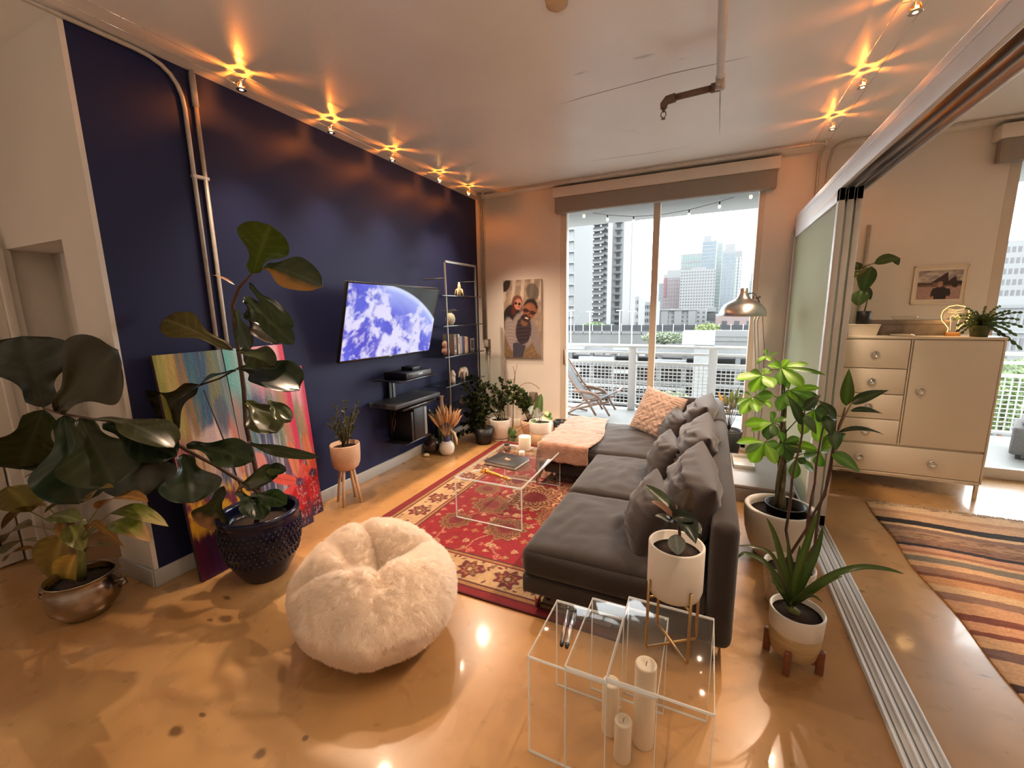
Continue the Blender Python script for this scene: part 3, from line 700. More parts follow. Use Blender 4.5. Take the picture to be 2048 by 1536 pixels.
waterfall('coffee_table', -1.715, -1.16, 2.605, 3.485, .335, .014, 'clear acrylic coffee table with panel legs on the red rug', .0135)
waterfall('nesting_table', -.515, -.240, 1.196, 1.513, .405, .010, 'lowest clear acrylic nesting table, on the left with the two pens', 0, 'fanned acrylic nesting tables')
waterfall('nesting_table', -.375, -.082, 1.184, 1.555, .428, .010, 'middle clear acrylic nesting table, half under the highest one', 0, 'fanned acrylic nesting tables')
waterfall('nesting_table', -.235, .075, 1.172, 1.590, .451, .010, 'highest clear acrylic nesting table carrying the white planter', 0, 'fanned acrylic nesting tables')

def candle(c, r, h, label, group=None, dent=True):
    k = empty('pillar_candle', c, label, 'candle', group)
    MB().lathe([(0, 0), (r*.97, 0), (r, .004), (r, h-.006), (r*.95, h), (r*.80, h-.001), (r*.6, h-.006), (0, h-.009)], 36).build('wax', M_wax, k)
    MB().tube([(0, 0, h-.010), (.001, 0, h+.004), (.003, .001, h+.010)], .0012, 5).build('wick', M_black, k)
candle((-.140, 1.405, 0), .0385, .335, 'tallest ivory pillar candle on the floor inside the acrylic tables', 'ivory floor candles')
candle((-.262, 1.400, 0), .032, .215, 'middle-height ivory pillar candle behind, under the acrylic tables', 'ivory floor candles')
candle((-.200, 1.315, 0), .030, .160, 'shortest ivory pillar candle in front under the acrylic tables', 'ivory floor candles')
zt = .0135+.335
candle((-1.47, 3.40, zt), .056, .125, 'thick ivory candle on the acrylic coffee table', None)
# small cube candle, black book, amber bottle, small box, skull-like cup on the coffee table
o = MB().rbox(-.025, .025, -.022, .022, 0, .04, .008).build('small_candle', M_wax, loc=(-1.43, 3.24, zt)); o.rotation_euler.z = .4; tag(o, 'small square ivory candle in front of the thick candle', 'candle')
bk = empty('black_book', (-1.465, 3.02, zt), 'large black hardcover book with a pale picture on its cover', 'book', rotz=-.10)
MB().rbox(-.15, .15, -.125, .125, .0, .005, .002).build('back_cover', M_black, bk); MB().rbox(-.15, .15, -.125, .125, .029, .034, .002).build('front_cover', M_black, bk)
MB().rbox(-.145, .143, -.120, .120, .005, .029, .002).build('pages', mat('paper', (.72, .66, .56), .8), bk)
nx = 40; U = np.linspace(0, 1, nx)[:, None]+np.zeros((1, nx)); V = U.T
C = np.zeros((nx, nx, 3))+col(18, 15, 15)
for (cx, cyy, rx, ry, ro, cc) in ((.50, .52, .20, .05, .5, (214, 160, 120)), (.40, .62, .10, .05, -.3, (226, 186, 150)), (.62, .40, .14, .035, .9, (190, 130, 96))): C = lerp(C, col(*cc), 1-sstep(ell(U, V, cx, cyy, rx, ry, ro), .8, 1.1))
print_grid(nx, nx, lambda u, v: (-.075+.15*u, -.065+.13*v, .0345)).build('cover_picture', M_paint, bk, colors=C)
ab = empty('amber_ornament', (-1.40, 2.715, zt), 'amber glass ornament lying on the coffee table in front of the book', 'ornament', rotz=-.25)
M_amber = mat('amber_glass', (.80, .36, .06), .2, metal=.6, var=.5, scale=60, coat=.5)
MB().tube([(-.16, 0, .018), (-.10, 0, .020), (.03, 0, .017), (.12, -.005, .015)], [.018, .016, .012, .010], 10).build('body', M_amber, ab)
m_ = MB()
for k in range(16): m_.ball((-.15+.06*rnd.random(), .028*rnd.uniform(-1, 1), .016+.02*rnd.random()), .009, n=8)
m_.build('beaded_end', M_amber, ab)
o = MB().tube([(-.07, 0, .006), (.07, 0, .006)], .006, 10).build('glass_stick', M_acryledge, loc=(-1.60, 2.78, zt)); o.rotation_euler.z = .9; tag(o, 'short clear glass stick near the coffee table corner', 'ornament')
sk = empty('small_dark_jar', (-1.60, 3.30, zt), 'small dark patterned jar behind the black book', 'jar')
MB().lathe([(0, 0), (.024, 0), (.034, .02), (.034, .04), (.024, .055), (.02, .062)], 18).build('body', mat('marbled_ceramic', (.25, .15, .11), .4, var=.9, scale=40), sk); MB().lathe([(.02, .058), (.026, .06), (.022, .07), (0, .072)], 18).build('lid', M_black, sk)
# two pens in a clear holder on the nearest nesting table
ph = Vector((-.425, 1.375, .405))
for i, (dx, lb) in enumerate(((-.012, 'left silver pen with black ends on the lowest acrylic table'), (.012, 'right silver pen with black ends on the lowest acrylic table'))):
    o = empty('pen', (ph.x+dx, ph.y, ph.z+.008), lb, 'pen', 'pens on the acrylic table', rotz=.19-(.05 if i else 0))
    MB().tube([(0, -.085, 0), (0, .085, 0)], .008, 12).build('barrel', M_chrome if i else mat('dark_steel', (.25, .22, .2), .3, metal=1.0), o)
    MB().tube([(0, -.10, 0), (0, -.083, 0)], [.006, .0085], 12).build('tip', M_black, o); MB().tube([(0, .083, 0), (0, .10, 0)], [.0085, .008], 12).build('cap', M_black, o)

# ------------------------------------------------------------------ beanbag
def beanbag():
    c = Vector((-1.445, 1.445, 0)); n, mq = 220, 130; R = .400; H = .48; P = []
    def line(p, a, b):
        ab_ = b-a; t = max(0, min(1, (p-a).dot(ab_)/ab_.dot(ab_))); return (p-(a+ab_*t)).length
    view = Vector((.70, -.71, 0)); side = Vector((.71, .70, 0))   # towards and across the camera
    for i in range(n):
        th = 2*math.pi*i/n; row = []
        for j in range(mq):
            ph = math.pi*(j/(mq-1)); rr = math.sin(ph)**.82 if math.sin(ph) > 0 else 0; z = -math.cos(ph)
            x = R*rr*math.cos(th); y = R*rr*math.sin(th)
            bulge = 1+.05*math.cos(2*th+.5)-.10*max(0, z)+.04*mnoise.noise((math.cos(th)*1.4, math.sin(th)*1.4, z*1.5))
            x *= bulge; y *= bulge; zz_ = H*(.5+.5*(z if z > 0 else z*(1-.12*(1-rr))))
            p = Vector((x, y, zz_)); a = p.xy.to_3d().dot(view); b = p.xy.to_3d().dot(side)
            # the back rises, the front lip is lower, the seat sinks in between
            if z > 0:
                p.z += z*(-.26*a+.03*b)
                s = Vector((a, b, 0)); q = math.exp(-((a+.02)/.09)**2-((b-.03)/.15)**2); p.z -= .18*q
                for (A, B, wd, dp) in (((.00, -.42), (.06, .02), .030, .13), ((.06, .02), (-.13, .30), .035, .12), ((.02, .05), (-.28, -.05), .030, .09), ((.0, -.10), (-.22, -.22), .035, .05), ((.05, .0), (.20, .03), .04, .03)):
                    d = line(s, Vector((*A, 0)), Vector((*B, 0))); p.z -= dp*math.exp(-(d/wd)**2)*z
            # soft creases on the front
            for (A, B, wd, dp) in (((.34, -.12, .36), (.43, .00, .26), .020, .030), ((.43, .00, .26), (.37, .17, .33), .02, .028), ((.44, -.15, .15), (.40, .24, .17), .03, .016)):
                qq = Vector((a, b, p.z)); d = line(qq, Vector(A), Vector(B)); k = math.exp(-(d/wd)**2)*dp; p.x -= k*math.cos(th); p.y -= k*math.sin(th)
            nz = mnoise.noise((p.x*6, p.y*6, p.z*6))*.012+mnoise.noise((p.x*30, p.y*30, p.z*22))*.0035+mnoise.noise((p.x*75, p.y*75, p.z*45))*.0015-.007*max(0, .16-abs(mnoise.noise((p.x*4.2+3, p.y*4.2, p.z*6.5))))/.16*(1 if z > -.75 else 0)
            d = Vector((p.x, p.y, (p.z-.25)*1.2)).normalized(); p += d*nz*(1 if p.z > .05 else .2)
            p.z = max(p.z, .0); row.append(p)
        P.append(row)
    M_fur = mat('ivory_faux_fur', (.92, .81, .70), .95, var=.07, scale=26, sheen=.4, bump=.7, bscale=110)
    o = MB().grid(P, wrapu=True).build('beanbag', M_fur, loc=c); tag(o, 'round ivory faux fur beanbag with a sunken seat', 'beanbag'); o.data.materials.append(mat('ivory_fur_strand', (.95, .86, .76), .8, var=.04, transl=.5))
    # short pile
    ps = o.modifiers.new('pile', 'PARTICLE_SYSTEM').particle_system; s = ps.settings; s.type = 'HAIR'; s.material = 2; s.count = 22000; s.hair_length = .004; s.hair_step = 3
    s.child_type = 'SIMPLE'; s.child_percent = 6; s.rendered_child_count = 6; s.child_radius = .008; s.child_length = 1; s.roughness_2 = .006; s.roughness_endpoint = .006
    s.brownian_factor = .002; s.root_radius = .35; s.tip_radius = .05; s.radius_scale = .006; s.display_step = 2; s.render_step = 2
    s.normal_factor = .004; s.tangent_factor = .003; s.effector_weights.gravity = .3
beanbag()
# ------------------------------------------------------------------ television on an arm
tv = empty('television', (-2.692, 3.187, 1.509), 'large wall television tilted down, showing the earth from space', 'television')
tv.rotation_euler = Matrix.Rotation(math.radians(-1.8), 4, 'Z').to_4x4().__matmul__(Matrix.Rotation(math.radians(14.7), 4, 'Y')).__matmul__(Matrix.Rotation(math.radians(-.6), 4, 'X')).to_euler()
TW, TH = 1.22, .686
m_ = MB(); m_.rbox(-.035, -.008, -TW/2, TW/2, -TH/2, TH/2, .006); m_.rbox(-.075, -.03, -TW*.36, TW*.36, -TH*.4, TH*.2, .02); m_.build('back_housing', M_black, tv)
m_ = MB()
for a in ((-TW/2, TW/2, TH/2-.011, TH/2), (-TW/2, TW/2, -TH/2, -TH/2+.018), (-TW/2, -TW/2+.010, -TH/2, TH/2), (TW/2-.010, TW/2, -TH/2, TH/2)): m_.rbox(-.012, .004, *a, r=.002)
m_.build('bezel', mat('glossy_black_bezel', (.006, .006, .007), .15, coat=.5), tv)
MB().rbox(.003, .006, -.022, .022, -TH/2+.004, -TH/2+.014, .001).build('badge', M_chrome, tv)
nx, ny = 300, 170
U = np.linspace(0, 1.78, nx)[:, None]+np.zeros((1, ny)); V = np.linspace(0, 1, ny)[None, :]+np.zeros((nx, 1))
p1, p2, p3 = (.75, 1.0), (1.258, .857), (1.78, .523)
A = np.array([[2*(p2[0]-p1[0]), 2*(p2[1]-p1[1])], [2*(p3[0]-p1[0]), 2*(p3[1]-p1[1])]]); Bv = np.array([p2[0]**2+p2[1]**2-p1[0]**2-p1[1]**2, p3[0]**2+p3[1]**2-p1[0]**2-p1[1]**2])
ec = np.linalg.solve(A, Bv); er = math.hypot(p1[0]-ec[0], p1[1]-ec[1])
d = np.hypot(U-ec[0], V-ec[1])/er; ang = np.arctan2(V-ec[1], U-ec[0])
wx = fbm(nx, ny, 5, 3, 31); wy = fbm(nx, ny, 5, 3, 47)
def samp(F, u, v): return F[np.clip((u/1.78*(nx-1)).astype(int), 0, nx-1), np.clip((v*(ny-1)).astype(int), 0, ny-1)]
F1 = fbm(nx, ny, 9, 5, 5, 5); F2 = fbm(nx, ny, 20, 11, 8, 4)
cl = samp(F1, U+.35*(wx-.5), V+.45*(wy-.5)); c2_ = samp(F2, U+.2*(wy-.5)+.15*V, V+.3*(wx-.5))
cloud = sstep(.62*cl+.38*c2_, .42, .60)
band = np.exp(-((d-.80)/.05)**2)*sstep(ang, 1.0, 1.6)*1.0
gulf = 1-sstep(ell(U, V, 1.02, .55, .40, .10, -.75)+.3*(cl-.5), .8, 1.15)
blueD, blueM, white = np.array((.035, .03, .52)), np.array((.14, .16, .86)), np.array((.78, .74, 1.0))
E_ = lerp(np.zeros((nx, ny, 3))+blueD, blueM, fbm(nx, ny, 6, 4, 77)); E_ = lerp(E_, white, cloud)
E_ = lerp(E_, np.array((.16, .17, .80)), gulf*.8*(1-.35*c2_))
E_ = lerp(E_, np.array((.42, .50, 1.0)), .75*sstep(d, .80, .97)*(1-.5*cloud)*sstep(U, .3, .7)); E_ = lerp(E_, np.array((.86, .93, 1.0)), .6*sstep(d, .95, .995)*sstep(U, .5, .72))
sp_ace = np.zeros((nx, ny, 3))+np.array((.004, .005, .005)); E_ = lerp(E_, sp_ace, sstep(d, .994, 1.006)*(U > .72))
mb = MB(); hw, hh = TW/2-.010, TH/2
mb.grid([[(0, -hw+2*hw*i/(nx-1), -hh+.018+(2*hh-.029)*j/(ny-1)) for j in range(ny)] for i in range(nx)], False)
scr = bpy.data.materials.new('lit_television_screen'); scr.use_nodes = True; t = scr.node_tree; p = t.nodes['Principled BSDF']
at = t.nodes.new('ShaderNodeAttribute'); at.attribute_name = 'Col'; t.links.new(at.outputs['Color'], p.inputs['Emission Color']); p.inputs['Emission Strength'].default_value = .66
p.inputs['Base Color'].default_value = (.012, .012, .012, 1); p.inputs['Roughness'].default_value = .12
mb.build('screen', scr, tv, colors=E_.reshape(-1, 3))
m_ = MB(); m_.tube([(-.07, 0, 0), (-.17, .03, .04)], .02, 10); m_.rbox(-.185, -.165, -.08, .10, -.10, .12, .005); m_.build('wall_bracket', M_black, tv)

# ------------------------------------------------------------------ black component shelves below the television
cs = empty('component_shelf', (WX, 3.36, .95), 'black wall shelf unit with two glass shelves under the television', 'wall shelf')
MB().rbox(.001, .05, -.10, .0, -.62, .02, .004).build('wall_column', M_black, cs); MB().rbox(.05, .058, -.055, -.02, -.60, .01, .003).build('column_strip', mat('grey_strip', (.09, .09, .095), .35), cs)
M_bsh = mat('black_glass_shelf', (.012, .012, .014), .12, coat=.6)
MB().rbox(.02, .36, -.30, .30, .000, .012, .004).build('shelf', M_bsh, cs)
MB().rbox(.02, .34, -.36, .36, -.245, -.200, .006).build('shelf', mat('dark_shelf_edge', (.045, .048, .055), .4), cs)
MB().rbox(.02, .33, -.24, .30, -.285, -.262, .004).build('shelf', M_bsh, cs)
MB().rbox(.02, .30, -.20, .22, -.64, -.628, .004).build('shelf', M_bsh, cs)
bx = empty('cable_box', (WX+.20, 3.38, .964), 'black cable box on the upper wall shelf', 'media box')
MB().rbox(-.14, .14, -.20, .20, 0, .062, .004).build('case', M_black, bx); MB().rbox(.139, .143, -.17, .19, .012, .052, .002).build('front_panel', mat('dark_grey_panel', (.09, .095, .10), .35, var=.2), bx)
MB().rbox(.143, .145, -.02, .05, .026, .036, .001).build('display', mat('faint_display', (.5, .5, .55), .4, emit=.25), bx)
for dy in (-.155, -.13): MB().tube([(.142, dy, .03), (.148, dy, .03)], .008, 10).build('button', M_dark, bx)
o = MB().rbox(-.07, .07, -.06, .06, 0, .036, .004).build('case', M_black); o.name = 'streaming_box'; o.location = (WX+.22, 3.40, 1.0265); tag(o, 'small black box lying on top of the cable box', 'media box')
gc = empty('games_console', (WX+.17, 3.36, .323), 'tall black games console standing on the lowest wall shelf', 'console')
MB().rbox(-.14, .13, -.05, .16, 0, .325, .008).build('case', M_black, gc); MB().rbox(.128, .134, .115, .155, .02, .31, .003).build('front_strip', mat('grey_console_strip', (.22, .23, .23), .35), gc)
m_ = MB().rbox(-.13, .13, -.095, -.06, 0, .30, .006); o = m_.build('console_dock', M_black, loc=(WX+.17, 3.36, .323)); tag(o, 'slim dark upright case to the left of the games console', 'console')
o = MB().tube([(0, 0, .12), (.02, -.02, .04), (.005, -.05, -.06), (.03, -.06, -.14), (.02, -.02, -.06), (.015, .005, .08)], .0025, 6).build('cable', mat('copper_cable', (.30, .14, .10), .5), loc=(WX+.08, 3.28, .56)); tag(o, 'thin reddish cable hanging below the lower wall shelf', 'cable')

# ------------------------------------------------------------------ ladder shelf with glass boards
LY0, LY1, LX = 3.96, 4.63, -2.74
lad = empty('glass_etagere', (LX, (LY0+LY1)/2, 0), 'tall slim metal etagere with glass shelves in the far left corner', 'shelf'); hy = (LY1-LY0)/2
M_lad = mat('satin_steel_frame', (.26, .24, .22), .35, metal=.8)
m_ = MB()
for sx in (.0,):
    m_.rbox(.10, .122, -hy, -hy+.016, 0, 2.14, .003); m_.rbox(.10, .122, hy-.016, hy, 0, 2.14, .003); m_.rbox(.10, .122, -hy, hy, 2.115, 2.14, .003)
m_.build('front_frame', M_lad, lad)
for sy in (-1, 1):
    for zz in (.60, 1.95): MB().tube([(-.18, sy*(hy-.008), zz), (.11, sy*(hy-.008), zz)], .005, 8).build('wall_stay', M_dark, lad)
SHZ = [.47, .775, 1.105, 1.443, 1.770]
for z in SHZ:
    MB().box(-.15, .15, -hy-.12, hy+.10, z-.010, z).build('glass_shelf', M_shelfglass, lad)
    MB().rbox(.149, .152, -hy-.12, hy+.10, z-.011, z+.001, .0006).build('shelf_edge', mat('dark_green_glass_edge', (.012, .02, .02), .15, coat=.4), lad)
def on(z, dy, dx=0.0): return (LX+dx, (LY0+LY1)/2+dy+.07, z+.0012)
ba = empty('banana_figurine', on(1.77, .02, .02), 'peeled banana figurine on the top glass shelf', 'figurine')
MB().tube([(0, 0, .0), (0, .004, .06), (.005, .002, .12), (.008, -.006, .165)], [.024, .023, .018, .006], 12).build('fruit', mat('banana_flesh', (.78, .62, .38), .5), ba)
M_peel = mat('banana_peel', (.70, .52, .26), .5)
for a in (.3, 1.9, 3.4, 4.9):
    ca, sa = math.cos(a), math.sin(a)
    MB().tube([(.018*ca, .018*sa, .085), (.034*ca, .034*sa, .075), (.042*ca, .042*sa, .04), (.055*ca, .055*sa, .006)], [.008, .011, .010, .005], 8).build('peel_strip', M_peel, ba)
pa = empty('egg_vase', on(1.443, -.19, .02), 'white egg-shaped vase with thin sprigs on the second glass shelf', 'vase')
MB().lathe([(0, 0), (.03, .0), (.055, .04), (.058, .075), (.045, .115), (.022, .135), (.018, .138)], 24).build('body', M_pale, pa)
m_ = MB()
for k in range(12):
    a = k*.55; m_.tube([(.01*math.cos(a), .01*math.sin(a), .13), (.05*math.cos(a), .05*math.sin(a), .175), (.10*math.cos(a), .10*math.sin(a), .16)], [.003, .0025, .001], 5)
m_.build('sprig', mat('dry_sprig', (.14, .10, .06), .8), pa)
# books between two pink bookends
y = 4.10; zb = 1.105
bl = ['black-spined wide book with a pale picture on the glass shelf', 'black thin book beside the wide picture book', 'tall cream book left of the middle of the row', 'grey slim book beside the tall cream book', 'pale pink slim book in the row', 'slate blue book in the middle of the row',
      'navy blue book right of the middle', 'dark brown book right of the blue ones', 'beige thick book towards the right of the row', 'tan book beside the beige one', 'dark red book at the right end of the row']
specs = [((.26, .18, .14), .055, .235), ((.02, .015, .015), .030, .23), ((.66, .60, .50), .034, .23), ((.40, .38, .36), .018, .21), ((.62, .40, .32), .022, .20), ((.10, .14, .22), .026, .205), ((.04, .06, .13), .020, .20), ((.10, .05, .03), .018, .195), ((.55, .38, .22), .040, .195), ((.60, .42, .27), .022, .19), ((.28, .05, .04), .020, .185)]
for (c, wdt, hgt), lb in zip(specs, bl):
    b = empty('book', (LX+.03, y+wdt/2, zb+.0012), lb, 'book', 'books on the glass shelf'); h = wdt/2-.0006
    mm = mat('book_cloth_%d' % bl.index(lb), c, .6, var=.08)
    m_ = MB(); m_.rbox(-.075, .075, -h, -h+.003, 0, hgt, .001); m_.rbox(-.075, .075, h-.003, h, 0, hgt, .001); m_.rbox(.07, .076, -h, h, 0, hgt, .002); m_.build('cover', mm, b)
    MB().box(-.07, .071, -h+.003, h-.003, .004, hgt-.005).build('pages', mat('paper', (.72, .66, .56), .8), b)
    if wdt > .03: MB().box(.0762, .0768, -h*.7, h*.7, .03, .055).build('label', mat('paper_label', (.6, .55, .48), .7), b); MB().box(.0762, .0768, -h*.7, h*.7, hgt*.5, hgt*.85).build('label', mat('spine_picture', (.5, .33, .25), .6, var=.6, scale=60), b)
    y += wdt+.0015
def bookend(loc, s, label):
    o = empty('bookend', loc, label, 'bookend', 'pink bookends')
    m_ = MB(); m_.ball((0, 0, .045), .05, .045, .0455, 18); m_.ball((.0, s*-.012, .12), .035, .032, .045, 16); m_.build('figure', M_pink, o)
bookend(on(1.105, -.31, .02), 1, 'pale pink rounded bookend at the left of the books'); bookend(on(1.105, y+.048-(LY0+LY1)/2-.07, .02), -1, 'pale pink rounded bookend at the right of the books')
o = empty('tabletop_picture', on(1.105, .33, .0), 'small dark picture frame at the right end of the book shelf', 'picture frame')
MB().rbox(-.01, .0, -.05, .05, 0, .15, .003).build('frame', mat('grey_green_frame', (.25, .24, .18), .5), o); MB().box(.0, .002, -.035, .035, .02, .13).build('picture', mat('dark_picture', (.05, .045, .04), .5, var=.6, scale=40), o)
o = empty('white_figurine', on(.775, -.21, .03), 'white draped standing figurine on the low glass shelf', 'figurine')
MB().lathe([(0, 0), (.036, 0), (.034, .05), (.030, .09), (.033, .105), (.026, .13), (.012, .145), (0, .148)], 18).build('body', M_pale, o); m_ = MB(); m_.tube([(.025, -.02, .10), (.036, .0, .07), (.025, .02, .10)], .008, 8); m_.build('arm', M_pale, o)
o = empty('elephant_figurine', on(.775, .10, .0), 'white elephant figurine on the low glass shelf', 'figurine')
m_ = MB(); m_.ball((0, 0, .10), .04, .065, .045, 16); m_.ball((0, -.07, .11), .028, .03, .034, 14); m_.tube([(0, -.09, .11), (0, -.115, .08), (0, -.115, .04), (0, -.13, .03)], [.014, .011, .008, .005], 8); m_.build('body', M_pale, o)
for sx in (-1, 1):
    for yy in (-.035, .04): MB().tube([(sx*.018, yy, 0), (sx*.02, yy, .09)], .015, 10).build('leg', M_pale, o)

# ------------------------------------------------------------------ canvases leaning on the navy wall
def canvas(y0, y1, xb, xt, H, seed, right, label):
    o = empty('canvas_painting', (xb, (y0+y1)/2, 0), label, 'painting'); W = y1-y0; hw = W/2; dx = xt-xb; z1 = math.sqrt(H*H-dx*dx)
    ex = Vector((dx, 0, z1)).normalized(); nn = Vector((ex.z, 0, -ex.x)); th = .032
    R = Matrix((nn, Vector((0, 1, 0)), ex)).transposed().to_4x4()
    R.translation = Vector((0, 0, .0+th*abs(nn.z)))
    MB().rbox(-th, -.0006, -hw, hw, 0, H, .003, M=R).build('stretched_canvas', mat('dark_canvas_side', (.05, .025, .04), .7, var=.4), o)
    nx, ny = int(W*230), int(H*230)
    U = np.linspace(0, 1, nx)[:, None]+np.zeros((1, ny)); V = np.linspace(0, 1, ny)[None, :]+np.zeros((nx, 1))
    st = fbm(nx, ny, 16, 3, seed, 4); st2 = fbm(nx, ny, 26, 5, seed+3, 3); bl_ = fbm(nx, ny, 5, 9, seed+9, 4)
    def pick(pal, t):
        t = np.clip(t, 0, .999)*(len(pal)-1); i = t.astype(int); f = t-i; P = np.array([col(*c) for c in pal]); return P[i]*(1-f[..., None])+P[np.minimum(i+1, len(pal)-1)]*f[..., None]
    if right == 0:
        top = pick([(150, 150, 66), (186, 168, 96), (160, 116, 60), (60, 110, 128), (50, 90, 130), (128, 128, 84), (90, 130, 140), (190, 170, 150)], U*.92+.35*(st-.5))
        mid = pick([(188, 100, 100), (160, 84, 96), (190, 150, 96), (216, 180, 160), (60, 80, 110), (220, 190, 180), (206, 120, 100)], U+.7*(st-.5)+.2*(bl_-.5))
        low = pick([(180, 40, 40), (230, 180, 60), (222, 160, 40), (120, 30, 50), (40, 60, 110), (226, 150, 60)], bl_*1.5-.25+.3*(st-.5))
        bot = pick([(90, 24, 52), (66, 22, 60), (40, 30, 80), (84, 26, 60), (50, 50, 100)], U+.9*(st2-.5))
        C = lerp(top, mid, sstep(-V+.2*(st-.5), -.72, -.56)); C = lerp(C, low, sstep(-V+.12*(st2-.5), -.42, -.34)); C = lerp(C, bot, sstep(-V+.1*(st2-.5), -.22, -.17))
        C = lerp(C, col(226, 196, 190), (1-sstep(ell(U, V, .62, .60, .30, .07)+.6*(bl_-.5), .6, 1.1))*.7)
        C = lerp(C, col(70, 84, 120), (1-sstep(ell(U, V, .80, .70, .16, .10)+.6*(st-.5), .7, 1.1))*.7)
        C = lerp(C, col(186, 196, 204), (1-sstep(ell(U, V, .84, .20, .12, .012), .7, 1.2))*.8)
    else:
        top = pick([(96, 176, 176), (150, 196, 196), (226, 150, 170), (232, 176, 190), (222, 120, 150)], U*1.0+.3*(st-.5))
        mid = pick([(196, 140, 120), (96, 140, 150), (60, 76, 120), (84, 96, 130), (120, 140, 120), (180, 140, 100), (224, 90, 120)], U*1.0+.35*(st-.5))
        low = pick([(170, 120, 110), (84, 84, 112), (70, 74, 108), (120, 118, 132), (96, 80, 110), (150, 40, 60), (190, 40, 70)], U*1.0+.35*(st-.5))
        C = lerp(top, mid, sstep(-V+.2*(st-.5), -.84, -.70)); C = lerp(C, low, sstep(-V+.15*(st2-.5), -.50, -.38))
        C = lerp(C, col(200, 196, 200), .7*sstep(st2, .58, .68)*sstep(-V, -.62, -.5)*(1-sstep(U, .7, .85)))
        C = lerp(C, col(214, 40, 84), sstep(U+.1*(st2-.5), .88, .94)*sstep(V, .40, .5))
        C = lerp(C, col(120, 16, 40), sstep(-V+.25*(U-.8)+.08*(st2-.5), -.22, -.14)*sstep(U, .45, .6)); C = lerp(C, col(46, 30, 60), sstep(-V+.06*(st2-.5), -.075, -.03))
        XM, YM = U*W, V*H; FX, FY = W*.86, .345
        for (tx, ty, wd, c) in ((.80, .66, .075, (226, 132, 96)), (.40, .455, .080, (232, 92, 76)), (.46, .225, .115, (230, 78, 80)), (.74, .13, .13, (190, 14, 26)), (1.10, .50, .08, (220, 90, 80)), (1.12, .2, .1, (160, 14, 34))):
            tx *= W; dx_, dy_ = tx-FX, ty-FY; Lp = math.hypot(dx_, dy_); tt_ = ((XM-FX)*dx_+(YM-FY)*dy_)/Lp/Lp; q_ = ((YM-FY)*dx_-(XM-FX)*dy_)/Lp
            hw_ = wd/2*np.sqrt(np.clip(1-((tt_-.58)/.46)**2, 0, 1))*1.05+1e-5; m0 = (1-sstep(np.abs(q_)/hw_+.2*(bl_-.5), .86, 1.06))*((tt_ > .10) & (tt_ < 1.05))
            C = lerp(C, np.array(col(*c))*1.0, m0); C = lerp(C, np.array(col(*c))*.62, m0*np.exp(-(q_/.006)**2)*.7)
        C = lerp(C, col(236, 150, 140), (1-sstep(np.hypot((XM-.10)/.055, (YM-.56)/.11)+.3*(bl_-.5), .8, 1.1))*.9); C = lerp(C, col(226, 110, 120), (1-sstep(np.hypot((XM-.12)/.035, (YM-.52)/.06), .7, 1.1))*.7)
        C = lerp(C, col(64, 50, 84), 1-sstep(np.hypot((XM-FX)/.035, (YM-FY)/.035)+.5*(st-.5), .7, 1.1))
        C = lerp(C, col(196, 150, 160), sstep(fbm(nx, ny, 40, 80, seed+1), .56, .66)*(1-sstep(np.hypot((XM-FX)/.05, (YM-.17)/.20), .8, 1.1))*.8)
    C = C*(.80+.22*st2[..., None])
    mb = MB(); mb.grid([[R @ Vector((0, -hw+W*i/(nx-1), H*j/(ny-1))) for j in range(ny)] for i in range(nx)], False)
    mb.build('painted_face', mat('oil_paint', (1, 1, 1), .38, var=.04, scale=30, attr=True, bump=.2, bscale=90), o, colors=C.reshape(-1, 3))
canvas(1.310, 1.690, -2.705, -2.862, 1.385, 3, 0, 'tall abstract painting in olive, rose and yellow, leaning left of its partner')
canvas(1.696, 2.125, -2.715, -2.860, 1.385, 8, 1, 'tall abstract painting with large red flower petals leaning on the navy wall')
canvas(1.95, 2.29, -2.80, -2.885, 1.20, 15, 1, 'painting mostly hidden behind the red flower canvas')

# ------------------------------------------------------------------ photo canvas of two people on the window wall
pc = empty('photo_canvas', (-2.26, YB, 1.48), 'tall photo canvas of a smiling man and red-haired woman in jackets', 'picture')
MB().rbox(-.27, .27, -.028, -.0005, -.51, .51, .004).build('stretched_canvas', mat('pale_canvas_side', (.6, .52, .42), .7), pc)
nx, ny = 150, 280; U = np.linspace(0, 1, nx)[:, None]+np.zeros((1, ny)); V = np.linspace(1, 0, ny)[None, :]+np.zeros((nx, 1)); V2 = V*1.9   # V counts downwards
N1 = fbm(nx, ny, 10, 18, 2); N2 = fbm(nx, ny, 30, 50, 4)
C = lerp(np.zeros((nx, ny, 3))+col(196, 176, 156), col(120, 104, 86), N1)
C = lerp(C, col(226, 214, 200), (sstep(np.sin(U*26+V2*3), .2, .6))*(1-sstep(V, .24, .30))*.6)
C = lerp(C, col(86, 78, 70), (1-sstep(ell(U, V2, .78, .30, .17, .22, -.25), .85, 1.05))*.85); C = lerp(C, col(40, 34, 30), 1-sstep(ell(U, V2, .08, .12, .10, .18, .5), .8, 1.1))
C = lerp(C, col(120, 98, 74), sstep(V, .62, .8)); C = lerp(C, col(150, 120, 84), sstep(V, .7, .9)*sstep(N2, .5, .6)*.6)
def blob(cx, cyy, rx, ry, ro, c, soft=.12, k=1.0, tex=0):
    global C
    C = lerp(C, np.array(col(*c))*(1+tex*0), (1-sstep(ell(U, V2, cx, cyy, rx, ry, ro)+.15*(N2-.5), 1-soft, 1+soft))*k)
blob(.22, .88, .24, .30, .2, (34, 26, 26)); blob(.10, 1.0, .16, .24, 0, (30, 24, 26))                      # woman's dark jacket
